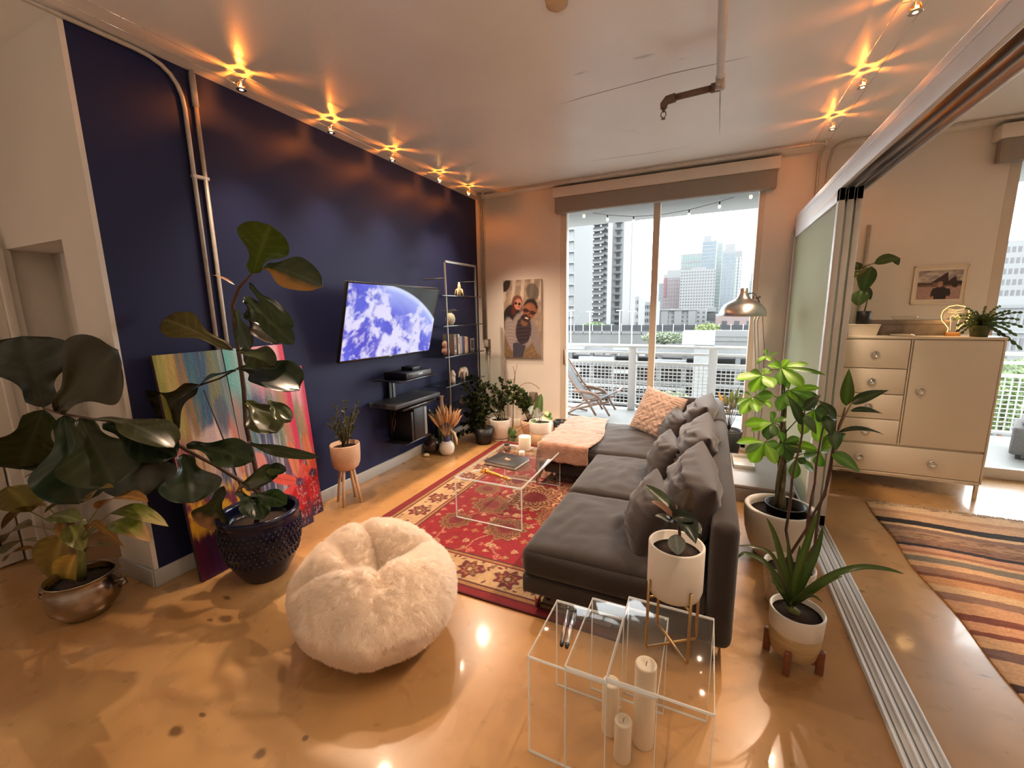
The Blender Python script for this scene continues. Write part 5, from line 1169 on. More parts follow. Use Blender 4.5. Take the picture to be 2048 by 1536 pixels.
# ------------------------------------------------------------------ plants behind the sofa
mp_ = empty('money_tree', (.475, 3.02, 0), 'tall money tree with braided trunk in a large pale rounded pot', 'potted plant')
MB().lathe([(0, 0), (.115, 0), (.13, .008), (.168, .08), (.193, .17), (.203, .27), (.203, .325), (.198, .333), (.178, .333), (.172, .31), (.165, .2), (0, .19)], 56).build('pot', M_matw, mp_)
MB().lathe([(0, .29), (.172, .285)], 32).build('soil', M_soil, mp_)
m_ = MB(); m_.lathe([(.105, .25), (.112, .335), (.117, .337), (.117, .342), (.108, .342), (.10, .26)], 36, (.03, .03, 0)); m_.build('nursery_pot', M_black, mp_)
B0 = Vector((.475, 3.03, .30)); M_trunk = mat('money_tree_bark', (.12, .10, .05), .6, var=.4, scale=25, bump=.4)
tt = [B0, atY(1563, 930, 3.03), atY(1566, 870, 3.03), atY(1568, 800, 3.03), atY(1566, 742, 3.03)]
for k in range(3):
    pts = []
    for i in range(15):
        t = i/14*(len(tt)-1.001); i0 = int(t); p = tt[i0].lerp(tt[i0+1], t-i0); a = t*2.2+k*2.094; r = .015*(1-t/5)+.003; pts.append(p+Vector((r*math.cos(a), r*math.sin(a), 0)))
    stem('trunk', pts, [.0165-.0010*i for i in range(15)], mp_, M_trunk, 9)
LG, MG, DG = (.17, .36, .02), (.085, .20, .018), (.04, .09, .014)
HUBS = [((1533, 712), 3.0, [((1531, 698), 8, MG), ((1519, 722), 12, LG), ((1556, 705), 8, MG), ((1541, 722), 10, LG), ((1512, 728), 6, LG)]),
 ((1524, 751), 2.95, [((1472, 758), 24, LG), ((1500, 742), 16, MG), ((1502, 785), 24, LG), ((1524, 782), 20, MG), ((1548, 775), 26, LG), ((1540, 738), 18, LG)]),
 ((1562, 736), 3.0, [((1534, 730), 14, LG), ((1618, 727), 16, LG), ((1652, 748), 12, MG), ((1588, 760), 26, LG), ((1608, 775), 26, LG), ((1578, 718), 14, LG), ((1560, 770), 22, MG), ((1548, 722), 12, MG)]),
 ((1506, 795), 2.93, [((1472, 808), 16, LG), ((1480, 828), 22, LG), ((1515, 824), 22, LG), ((1548, 790), 22, MG), ((1546, 812), 24, LG), ((1540, 800), 18, LG), ((1490, 785), 14, MG)]),
 ((1578, 780), 2.98, [((1608, 822), 28, DG), ((1632, 800), 24, MG), ((1556, 822), 24, MG), ((1640, 775), 16, LG), ((1585, 815), 22, LG), ((1570, 750), 16, MG)]),
 ((1544, 846), 2.93, [((1488, 848), 26, LG), ((1502, 862), 22, LG), ((1534, 880), 24, DG), ((1552, 872), 16, DG), ((1574, 836), 14, MG), ((1542, 824), 20, MG)]),
 ((1529, 885), 2.92, [((1472, 884), 24, LG), ((1500, 925), 30, LG), ((1538, 912), 26, MG), ((1552, 928), 22, LG), ((1560, 890), 16, MG), ((1490, 905), 18, DG)]),
 ((1566, 886), 2.97, [((1580, 922), 24, DG), ((1548, 914), 20, MG), ((1600, 876), 16, MG), ((1636, 898), 22, LG), ((1604, 904), 20, DG), ((1560, 862), 14, MG)]),
 ((1628, 820), 2.98, [((1602, 870), 26, LG), ((1638, 886), 28, LG), ((1650, 842), 24, DG), ((1622, 782), 20, DG), ((1662, 815), 24, DG), ((1598, 818), 16, MG)]),
 ((1641, 904), 2.95, [((1606, 912), 26, MG), ((1638, 934), 22, MG), ((1672, 868), 24, MG), ((1688, 874), 24, LG), ((1662, 895), 20, MG)]),
 ((1592, 916), 2.96, [((1588, 958), 20, MG), ((1630, 944), 20, MG), ((1612, 926), 16, DG)])]
for (h, Y, ls) in HUBS:
    H_ = atY(*h, Y); tr_ = min(tt[1:], key=lambda q: (q-H_).length+max(0, q.z-H_.z)*2)
    pt_ = stem('petiole', [tr_, tr_.lerp(H_, .5)+Vector((0, 0, .03)), H_], [.004, .003, .0025], mp_, mat('green_petiole', (.10, .13, .03), .5), 6)
    for (t_, wd, c) in ls: leaf_obj('leaflet', H_, atY(*t_, Y+rnd.uniform(-.10, .05)), pw(wd, H_)*1.05, pt_, c, 'obov', root=mp_, mt=M_leafB, nt_=7, ns_=4, curl=.12, roll=rnd.uniform(-.35, .35))

dc = empty('long_leaf_plant', (.46, 2.50, 0), 'plant with thin bare stems and a few long leaves in a white crackled pot', 'potted plant')
MB().lathe([(0, 0), (.085, 0), (.095, .01), (.110, .10), (.120, .20), (.121, .228), (.117, .233), (.110, .230), (.105, .19), (0, .18)], 44).build('pot', mat('crackled_white_glaze', (.62, .57, .50), .3, var=.35, scale=70, coat=.3), dc)
MB().lathe([(0, .200), (.106, .195)], 28).build('soil', M_soil, dc)
soil_ = Vector((.46, 2.50, .20))
ST2 = {'a': [(1578, 1160), (1572, 1060), (1584, 960), (1598, 900), (1606, 840), (1610, 820)], 'b': [(1600, 1160), (1612, 1060), (1650, 990), (1660, 930), (1668, 880), (1672, 840)], 'c': [(1606, 1160), (1630, 1090), (1640, 1010), (1662, 940), (1672, 880), (1678, 850), (1690, 815)], 'd': [(1592, 1160), (1612, 1090), (1622, 1000), (1632, 930), (1652, 830)]}
for k, pts in ST2.items():
    q = [atY(x, y, 2.5) for x, y in pts]; q[0] = soil_+Vector((rnd.uniform(-.04, .04), rnd.uniform(-.04, .04), 0))
    qq = []
    for i in range(len(q)-1): qq += [q[i], q[i].lerp(q[i+1], .5)+Vector((rnd.uniform(-.006, .006), 0, 0))]
    qq.append(q[-1]); stem('cane', qq, [.008-.005*i/len(qq) for i in range(len(qq))], dc, M_bark, 8)
stem('cane', [atY(1673, 868, 2.5), atY(1690, 830, 2.5), atY(1702, 808, 2.5)], [.005, .005, .004], dc, mat('pale_cane', (.25, .18, .10), .6))
for b, t_, wd, c, kw in (((1692, 812), (1698, 738), 24, (.055, .13, .02), {}), ((1702, 808), (1776, 779), 26, (.03, .055, .015), {}), ((1700, 822), (1765, 824), 14, (.025, .045, .015), dict(curl=.35)), ((1675, 866), (1768, 862), 12, (.02, .035, .012), dict(curl=.55)), ((1662, 905), (1722, 944), 30, (.07, .17, .02), {}), ((1680, 880), (1692, 868), 20, (.06, .13, .02), {}), ((1668, 860), (1672, 902), 26, (.035, .08, .015), {}),
                        ((1672, 840), (1638, 800), 24, (.025, .06, .012), {}), ((1650, 830), (1664, 872), 24, (.03, .07, .012), {}), ((1610, 820), (1640, 790), 22, (.03, .06, .015), {}), ((1606, 830), (1634, 868), 20, (.035, .08, .015), {}), ((1604, 850), (1576, 790), 22, (.02, .05, .012), {})):
    leaf_obj('leaf', atY(*b, 2.5), atY(*t_, 2.46), pw(wd, atY(*b, 2.5)), dc, c, 'lance', nt_=9, ns_=4, **kw)

al = empty('spider_aloe', (.425, 2.06, 0), 'arching strap-leaved plant in a white and straw pot on a dark wooden stand', 'potted plant')
MB().lathe([(.097, .168), (.103, .175), (.107, .262), (.104, .268), (.098, .266), (.095, .23), (0, .225)], 44).build('pot', M_ceramic, al)
MB().lathe([(0, .052), (.075, .052), (.088, .062), (.100, .120), (.1035, .172), (.099, .174)], 44).build('straw_wrap', mat('woven_straw', (.60, .42, .20), .8, var=.2, scale=8, bump=.8, bscale=30, stretch=(1, 1, 14)), al)
MB().lathe([(0, .248), (.096, .242)], 28).build('soil', M_soil, al)
for k in range(4):
    a = -.35+k*math.pi/2; ca, sa = math.cos(a), math.sin(a); M_ = Matrix.Rotation(a, 4, 'Z')
    m_ = MB(); m_.rbox(.088, .118, -.013, .013, 0, .115, .005, M=M_); m_.build('stand_leg', M_wood, al)
    MB().rbox(.0, .10, -.010, .010, .034, .051, .003, M=M_).build('stand_bar', M_wood, al)
def strap(pts, Ys, wpx, c, parent, name='leaf'):
    p3 = [atY(x, y, Y) for (x, y), Y in zip(pts, Ys)]; fine = []
    k = len(p3)
    for i in range(k-1):
        P0, P1, P2, P3 = p3[max(i-1, 0)], p3[i], p3[i+1], p3[min(i+2, k-1)]
        for q in range(5):
            t = q/5; fine.append(.5*((2*P1)+(P2-P0)*t+(2*P0-5*P1+4*P2-P3)*t*t+(3*P1-P0-3*P2+P3)*t**3))
    fine.append(p3[-1]); W = pw(wpx*.62, p3[0]); base = fine[0]; P = []; C = []
    for i, p in enumerate(fine):
        t = i/(len(fine)-1); d = (fine[min(i+1, len(fine)-1)]-fine[max(i-1, 0)]).normalized(); view = (CAM-p).normalized()
        sd = d.cross((view*.8+Vector((0, 0, .5))).normalized()); sd = sd.normalized() if sd.length > 1e-6 else Vector((1, 0, 0)); up = sd.cross(d); w_ = W/2*min(1, .7+t*1.5)*(1-t**2.5)**.8+.0006
        row = []
        for s in (-1, -.5, 0, .5, 1): row.append(p+sd*(w_*s)+up*(w_*.45*abs(s)**1.5)-base); C.append(np.array(c)*(1+.35*(1-abs(s))+.2*mnoise.noise((t*5, s, W*99))))
        P.append(row)
    o = MB().grid(P).build(name, M_leafA, colors=np.clip(np.array(C), .002, 1)); o.location = base-parent.location; o.parent = parent
base_px = (1580, 1215); AG = (.05, .09, .02)
for pts, Ys, wd, c in (([base_px, (1567, 1140), (1550, 1075), (1533, 1035)], (2.06, 2.02, 1.98, 1.95), 22, AG), ([base_px, (1598, 1140), (1618, 1075), (1636, 1022)], (2.06, 2.05, 2.05, 2.05), 24, (.06, .11, .02)), ([base_px, (1612, 1150), (1634, 1100), (1646, 1054)], (2.06, 2.07, 2.1, 2.12), 24, AG),
                       ([base_px, (1620, 1180), (1668, 1150), (1720, 1135), (1770, 1138), (1808, 1148)], (2.06, 2.0, 1.95, 1.92, 1.90, 1.88), 20, AG), ([base_px, (1610, 1195), (1650, 1168), (1685, 1152)], (2.06, 2.02, 1.99, 1.98), 14, (.07, .11, .02)), ([base_px, (1568, 1170), (1545, 1112), (1510, 1094), (1468, 1092)], (2.06, 2.02, 2.0, 1.99, 1.98), 14, (.06, .07, .025)),
                       ([base_px, (1560, 1165), (1530, 1125), (1500, 1110), (1484, 1108), (1468, 1124)], (2.06, 2.0, 1.97, 1.95, 1.94, 1.93), 16, (.04, .06, .02)), ([base_px, (1582, 1150), (1577, 1110), (1575, 1075)], (2.06, 2.06, 2.06, 2.06), 12, (.06, .1, .02)), ([base_px, (1558, 1180), (1545, 1150), (1535, 1128)], (2.06, 1.98, 1.94, 1.92), 16, AG), ([base_px, (1600, 1200), (1625, 1192), (1645, 1205)], (2.06, 1.98, 1.95, 1.94), 12, (.05, .07, .02)),
                       ([base_px, (1590, 1165), (1596, 1120), (1600, 1090)], (2.06, 2.1, 2.12, 2.14), 14, (.045, .08, .02)), ([base_px, (1570, 1190), (1556, 1175), (1540, 1160)], (2.06, 1.98, 1.95, 1.93), 12, (.05, .08, .02))):
    strap(pts, Ys, wd, c, al)
stem('stem', [Vector((.425, 2.06, .24)), atY(*base_px, 2.06), atY(1580, 1195, 2.06)], [.020, .018, .008], al, mat('green_cane', (.16, .17, .05), .5), 10)

# grey storage bench behind the sofa, with a white tray
bn = empty('grey_bench', (.455, 4.20, 0), 'low grey storage box behind the sofa against the frosted panel', 'bench')
MB().rbox(-.235, .225, -.42, .42, 0, .125, .006).build('box_body', mat('grey_laminate', (.30, .28, .27), .5, var=.04), bn); MB().rbox(-.238, .228, -.424, .424, .1255, .150, .005).build('lid', mat('pale_grey_laminate', (.40, .385, .38), .35, var=.03), bn)
ty = empty('white_tray', (.345, 4.33, .1512), 'white rectangular tray on the grey storage box', 'tray')
MB().rbox(-.08, .09, -.16, .16, 0, .006, .002).build('tray_base', M_ceramic, ty); m_ = MB()
for a in ((-.08, -.074, -.16, .16), (.084, .09, -.16, .16), (-.08, .09, -.16, -.154), (-.08, .09, .154, .16)): m_.rbox(*a, .004, .035, .002)
m_.build('tray_rim', M_ceramic, ty)

# floor lamp
lp = empty('floor_lamp', (.50, 4.88, 0), 'brushed steel dome floor lamp behind the far end of the sofa', 'floor lamp')
SHC = atY(1484, 632, 4.75)-lp.location
MB().lathe([(0, 0), (.13, 0), (.135, .008), (.13, .018), (.02, .026), (0, .026)], 36).build('base', M_steel, lp)
prof = [(.203, 0), (.206, .004), (.204, .03), (.192, .07), (.165, .108), (.125, .135), (.085, .152), (.060, .170), (.047, .195), (.040, .225), (.036, .262), (.030, .268), (0, .270)]
m_ = MB().lathe(prof, 56, SHC); m_.lathe([(r-.004, z-.003) for r, z in prof[:-1] if r > .01][::-1], 56, SHC); m_.build('shade', M_steel, lp)
m_ = MB(); m_.ball(SHC+Vector((0, 0, .06)), .035, n=14); m_.build('bulb', mat('warm_lamp_bulb', (1, .75, .42), .3, emit=6, var=0), lp)
lamp_light('floor_lamp_light', 'POINT', lp.location+SHC+Vector((0, 0, .03)), 16, (1, .52, .22), .04)
m_ = MB(); top = SHC+Vector((.0, .0, .23))
for dx in (-.014, .014): m_.tube([(dx*1.5, 0, .02), (dx-.03, -.05, .8), (dx-.10, -.06, 1.45), (SHC.x+.15+dx, SHC.y, SHC.z+.10)], .006, 8)
m_.build('pole', M_steel, lp)
m_ = MB(); m_.tube([top+Vector((.035, 0, -.02)), top+Vector((.09, 0, -.01)), top+Vector((.12, 0, -.06)), (SHC.x+.15, SHC.y, SHC.z+.10)], .006, 8); m_.tube([top+Vector((.09, 0, -.01)), top+Vector((.085, 0, -.07))], .005, 8); m_.tube([top+Vector((.11, -.02, -.06)), top+Vector((.14, .02, -.05))], .010, 8); m_.build('lamp_arm', M_dark, lp)
MB().tube([(.02, .02, .02), (.03, .03, .7), (.0, .02, 1.2), (SHC.x+.17, SHC.y+.02, SHC.z+.05)], .003, 6).build('cord', M_dark, lp)

# potted plant behind the sofa corner, by the window
bp = empty('flowering_pot_plant', (.235, 4.78, 0), 'dark pot with mixed foliage and an orange bloom behind the far sofa corner', 'potted plant')
MB().lathe([(0, 0), (.09, 0), (.12, .25), (.13, .34), (.124, .345), (.115, .3), (0, .29)], 32).build('pot', mat('charcoal_pot', (.03, .032, .032), .5, var=.2), bp)
MB().lathe([(0, .33), (.118, .325)], 24).build('soil', M_soil, bp)
b0 = Vector((.235, 4.78, .33))
for k, (x, y, wd, c) in enumerate(((1432, 800, 12, (.16, .15, .08)), (1448, 785, 10, (.2, .2, .1)), (1465, 778, 9, (.16, .2, .06)), (1478, 772, 6, (.10, .14, .05)), (1486, 785, 10, (.14, .2, .06)), (1440, 830, 10, (.1, .12, .05)), (1470, 800, 12, (.2, .2, .14)), (1490, 805, 10, (.12, .16, .06)), (1455, 815, 10, (.22, .2, .14)), (1438, 790, 9, (.45, .20, .03)), (1436, 783, 7, (.5, .28, .05)), (1460, 790, 8, (.3, .26, .16)))):
    t_ = atY(x, y, 4.78+rnd.uniform(-.1, .1)); md_ = b0.lerp(t_, .55)+Vector((0, 0, .05)); stem('stem', [b0, md_], .003, bp, M_stem, 5); leaf_obj('leaf', md_, t_, pw(wd, md_), bp, c, 'lance', nt_=6, ns_=4, curl=.3)

# ------------------------------------------------------------------ bedroom side
cabY, cabD = 4.55, .45; CX0, CX1, CZ0, CZ1 = 1.055, 2.075, .135, 1.325
cb = empty('cream_cabinet', ((CX0+CX1)/2, cabY+cabD/2, 0), 'cream lacquered cabinet with five drawers and one door in the bedroom', 'cabinet'); hw, hd = (CX1-CX0)/2, cabD/2
m_ = MB(); m_.rbox(-hw, hw, -hd+.022, hd, CZ0, CZ1, .004); m_.rbox(-hw-.004, hw+.004, -hd-.002, hd, CZ1-.014, CZ1+.006, .003)
for a in ((-hw, -hw+.014, CZ0, CZ1), (hw-.014, hw, CZ0, CZ1), (-hw, hw, CZ0, CZ0+.014)): m_.rbox(a[0], a[1], -hd, -hd+.03, a[2], a[3], .003)
m_.build('body', M_cab, cb)
xm = -hw+.455; zs = [CZ0+.27, CZ0+.27+.215, CZ0+.27+.435, CZ0+.27+.655, CZ1-.018]; g = .004
def knob(parent, x, z, y):
    k = MB(); k.tube([(x, y, z), (x, y-.010, z)], .010, 14); k.lathe([(.027, 0), (.031, .003), (.031, .007), (.026, .010), (.021, .007), (.021, .004), (0, .003)], 24, M=Matrix.Translation((x, y-.006, z)) @ Matrix.Rotation(math.pi/2, 4, 'X')); k.build('knob', M_chrome, parent)
def front(name, x0, x1, z0, z1, knobs):
    d = MB().rbox(x0+g, x1-g, -hd-.001, -hd+.021, z0+g, z1-g, .0025).build(name, M_cab, cb)
    for (kx, kz) in knobs: knob(d, kx, kz, -hd-.001)
for i in range(4): front('drawer', -hw+.014, xm, zs[i], zs[i+1], [((-hw+xm)/2, (zs[i]+zs[i+1])/2)])
front('drawer', -hw+.014, hw-.014, CZ0+.016, zs[0]-.012, [(-hw+.21, CZ0+.135), (hw-.32, CZ0+.135)])
front('door', xm+.016, hw-.014, zs[0], zs[4], [(xm+.10, zs[0]+.48)])
MB().box(xm+.004, xm+.012, -hd+.002, -hd+.02, zs[0], zs[4]).build('divider', M_cab, cb)
m_ = MB(); m_.box(-hw+.01, hw-.01, -hd+.005, -hd+.03, CZ0-.018, CZ0); m_.box(-hw+.01, -hw+.03, -hd+.01, hd, CZ0-.018, CZ0); m_.box(hw-.03, hw-.01, -hd+.01, hd, CZ0-.018, CZ0); m_.build('leg_frame', M_chrome, cb)
for sx in (-1, 1):
    for sy in (-1, 1): MB().box(sx*(hw-.02)-.011, sx*(hw-.02)+.011, sy*(hd-.02)-.011, sy*(hd-.02)+.011, 0, CZ0-.018).build('leg', M_chrome, cb)
ct_ = CZ1+.0065
def onc(px, py, Y): p = atY(px, py, Y); return (p.x, Y, ct_)
wb = empty('white_planter_box', onc(1722, 664, 4.70), 'white tapered planter box on the cabinet under the black cup', 'planter')
m_ = MB(); m_.add([(-.10, -.05, 0), (.095, -.05, 0), (.095, .05, 0), (-.10, .05, 0), (-.115, -.06, .095), (.115, -.06, .095), (.115, .06, .095), (-.115, .06, .095)], [(3, 2, 1, 0), (4, 5, 6, 7), (0, 1, 5, 4), (1, 2, 6, 5), (2, 3, 7, 6), (3, 0, 4, 7)], False); m_.build('box_body', M_cab, wb); MB().rbox(-.117, .117, -.062, .062, .088, .097, .002).build('rim', M_cab, wb)
bk2 = empty('cup_plant', (wb.location.x+.005, 4.70, ct_+.0975), 'black cup with a drooping green plant standing on the white planter box', 'potted plant')
MB().lathe([(0, 0), (.046, 0), (.05, .005), (.052, .11), (.049, .112), (.046, .1), (0, .095)], 28).build('cup', M_black, bk2); MB().lathe([(0, .1), (.046, .098)], 20).build('soil', M_soil, bk2)
c0 = Vector(bk2.location)+Vector((0, 0, .1)); st_pts = [c0, atY(1738, 590, 4.70), atY(1728, 556, 4.70), atY(1718, 540, 4.70)]
stem('stem', st_pts, [.005, .004, .004, .003], bk2, mat('green_petiole', (.10, .13, .03), .5))
for b, t_, wd, c in (((1744, 533), (1724, 585), 30, (.04, .085, .02)), ((1748, 528), (1802, 514), 26, (.05, .09, .02)), ((1722, 580), (1716, 612), 30, (.06, .11, .03)), ((1728, 572), (1742, 600), 14, (.03, .06, .02)), ((1716, 540), (1712, 524), 16, (.06, .09, .02)), ((1720, 542), (1708, 555), 14, (.1, .12, .03)), ((1735, 536), (1712, 560), 9, (.12, .12, .03)), ((1786, 516), (1798, 530), 12, (.05, .07, .02))):
    B = atY(*b, 4.68); leaf_obj('leaf', B, atY(*t_, 4.66), pw(wd, B), bk2, c, 'oval', nt_=8, ns_=8, curl=.3); 
    j = min(st_pts[1:], key=lambda p: (p-B).length); stem('petiole', [j, j.lerp(B, .5)+Vector((0, 0, .02)), B], .0025, bk2, mat('green_petiole', (.10, .13, .03), .5), 5)
gx = empty('grey_storage_box', onc(1800, 665, 4.84), 'grey cardboard box with an overhanging lid behind the hourglass', 'box')
MB().rbox(-.27, .27, -.09, .09, 0, .098, .003).build('box_body', mat('grey_card', (.20, .165, .145), .7, var=.35, scale=14), gx); MB().rbox(-.285, .285, -.097, .097, .094, .128, .003).build('lid', mat('grey_card_lid', (.24, .20, .18), .7), gx)
hg = empty('hourglass', onc(1804, 668, 4.66), 'glass hourglass with pale sand standing on the cabinet', 'hourglass')
MB().lathe([(0, .0), (.085, 0), (.088, .006), (.06, .03), (.02, .07), (.006, .082), (.02, .094), (.06, .134), (.088, .158), (.086, .165), (0, .166)], 36).build('glass_body', clear_mat('hourglass_glass', (.94, .94, .93), .03, 1.3), hg)
MB().lathe([(0, .002), (.080, .002), (.078, .012), (0, .018)], 28).build('sand', mat('pale_sand', (.72, .62, .48), .9), hg)
bu = empty('bulb_lamp', onc(1905, 664, 4.68), 'flat acrylic lamp with a glowing light-bulb outline on a wooden base', 'lamp')
MB().rbox(-.045, .045, -.022, .022, 0, .03, .005).build('base', mat('amber_wood', (.5, .25, .09), .5), bu)
oc = [(-.032, .032), (-.030, .062), (-.052, .095), (-.076, .125), (-.086, .165), (-.078, .205), (-.048, .238), (0, .250), (.048, .238), (.078, .205), (.086, .165), (.076, .125), (.052, .095), (.030, .062), (.032, .032)]
MB().add([(x, -.003, z) for x, z in oc]+[(x, .003, z) for x, z in oc], [tuple(range(len(oc))), tuple(range(len(oc), 2*len(oc)))[::-1]]+[(i, (i+1) % len(oc), (i+1) % len(oc)+len(oc), i+len(oc)) for i in range(len(oc))], False).build('acrylic_plate', clear_mat('lamp_plate', (.97, .96, .94), .05, 1.0), bu)
M_glow = mat('glowing_edge', (1, .55, .20), .4, emit=1.3, var=0)
MB().tube([(x, 0, z) for x, z in oc], .0030, 8).build('glowing_outline', M_glow, bu)
m_ = MB(); m_.tube([(-.018, -.004, .045), (-.022, -.004, .11), (-.03, -.004, .15), (-.012, -.004, .17), (0, -.004, .15), (.012, -.004, .17), (.03, -.004, .15), (.022, -.004, .11), (.018, -.004, .045)], .0014, 5)
for z in (.19, .205, .215): m_.tube([(-.05, -.004, z+.006), (0, -.004, z-.004), (.05, -.004, z+.006)], .0011, 5)
m_.build('glowing_filament', mat('faint_glow', (1, .62, .28), .4, emit=1.0, var=0), bu)
lamp_light('bulb_lamp_light', 'POINT', Vector(bu.location)+Vector((0, -.05, .16)), 1.2, (1, .55, .2), .06)
xk = empty('christmas_cactus', onc(1958, 668, 4.62), 'trailing christmas cactus hanging over the right end of the cabinet', 'potted plant')
MB().lathe([(0, 0), (.05, 0), (.065, .08), (.068, .09), (.06, .09), (0, .08)], 24).build('pot', mat('green_brown_pot', (.07, .08, .03), .6, var=.5, scale=20), xk); MB().lathe([(0, .085), (.058, .082)], 18).build('soil', M_soil, xk)
r0 = Vector(xk.location)+Vector((0, 0, .08))
XT = [(1905, 640), (1912, 652), (1930, 616), (1948, 622), (1972, 612), (2002, 612), (2022, 622), (2040, 640), (2046, 655), (2034, 672), (2018, 682), (2000, 672), (1985, 640), (2046, 625), (1922, 668), (1940, 655), (1965, 660), (2030, 690), (2010, 640), (1990, 625), (1918, 632), (2044, 700), (1935, 640), (1950, 640), (1960, 630), (1980, 655), (1998, 655), (1925, 655), (1975, 628), (2020, 655), (1945, 668), (1912, 664), (1932, 628), (2008, 626), (1968, 650), (2025, 668)]
for x, y in XT:
    t_ = atY(x, y, 4.60+rnd.uniform(-.12, .06)); md_ = r0.lerp(t_, .5)+Vector((0, 0, .07)); s_ = MB(); cs_ = []
    for i in range(7):
        a = i/7; b = (i+1)/7; pa_ = (1-a)**2*r0+2*a*(1-a)*md_+a*a*t_; pb_ = (1-b)**2*r0+2*b*(1-b)*md_+b*b*t_
        d = (pb_-pa_).normalized(); sd = d.cross((CAM-pa_).normalized()).normalized(); w_ = .011; q = pa_.lerp(pb_, .55)
        s_.add([p-r0 for p in (pa_-sd*.003, pa_+sd*.003, q+sd*w_, pb_+sd*.004, pb_-sd*.004, q-sd*w_)], [(0, 1, 2, 3, 4, 5)]); cs_ += [np.array((.05, .075, .025))*rnd.uniform(.6, 1.5)]*6
    o = s_.build('segment_stem', M_leafB, xk, colors=np.array(cs_)); o.location = r0-xk.location
# framed photograph
fr = empty('framed_photo', (1.863, YB, 1.762), 'white-framed photograph of a person in a dark shirt before sail-shaped roofs', 'picture'); fw, fh = .187, .172
m_ = MB()
for a in ((-fw, fw, fh-.012, fh), (-fw, fw, -fh, -fh+.012), (-fw, -fw+.012, -fh, fh), (fw-.012, fw, -fh, fh)): m_.rbox(a[0], a[1], -.022, -.001, a[2], a[3], .002)
m_.build('frame', M_cab, fr); MB().box(-fw+.01, fw-.01, -.012, -.008, -fh+.01, fh-.01).build('mount', mat('cream_mount', (.72, .66, .58), .8), fr)
nx, ny = 110, 96; U = np.linspace(0, 1, nx)[:, None]+np.zeros((1, ny)); V2 = np.linspace(1, 0, ny)[None, :]+np.zeros((nx, 1)); N1 = fbm(nx, ny, 5, 8, 12); N2 = fbm(nx, ny, 24, 20, 14)
C = lerp(np.zeros((nx, ny, 3))+col(150, 142, 140), col(206, 198, 190), sstep(N1, .4, .7)); C = lerp(C, col(110, 100, 100), .6*(1-sstep(V2, .0, .12)))
def poly(pts, c):
    global C
    m0 = np.ones((nx, ny), bool); k = len(pts)
    for i in range(k):
        (x0, y0), (x1, y1) = pts[i], pts[(i+1) % k]; m0 &= ((x1-x0)*(V2-y0)-(y1-y0)*(U-x0)) >= 0
    C = np.where(m0[..., None], col(*c), C)
C = np.where((V2 > .42)[..., None], lerp(np.zeros((nx, ny, 3))+col(96, 70, 64), col(140, 116, 108), N2), C)
C = np.where((V2 > .56)[..., None], lerp(np.zeros((nx, ny, 3))+col(150, 116, 110), col(186, 158, 150), N2), C)
poly([(.30, .42), (.66, .06), (.70, .42)], (58, 36, 38)); poly([(.72, .34), (.84, .20), (.90, .42), (.70, .42)], (54, 34, 36)); poly([(.0, .40), (.34, .42), (.34, .50), (0, .52)], (80, 58, 56)); poly([(.58, .36), (1, .38), (1, .50), (.58, .52)], (50, 32, 32))
for (cx, cyy, rx, ry, c) in ((.54, .82, .20, .28, (34, 28, 32)), (.40, .80, .07, .20, (40, 32, 36)), (.70, .78, .08, .16, (40, 32, 36)), (.38, .98, .03, .10, (190, 140, 116)), (.72, .98, .035, .10, (190, 140, 116)), (.52, .50, .055, .085, (184, 134, 110)), (.52, .415, .06, .04, (150, 128, 116)), (.85, .52, .07, .08, (44, 28, 28))): C = lerp(C, col(*c), 1-sstep(ell(U, V2, cx, cyy, rx, ry)+.2*(N2-.5), .88, 1.08))
print_grid(nx, ny, lambda u, v: (-.152+.304*u, -.0125, -.128+.256*v)).build('print', M_paint, fr, colors=C.reshape(-1, 3))
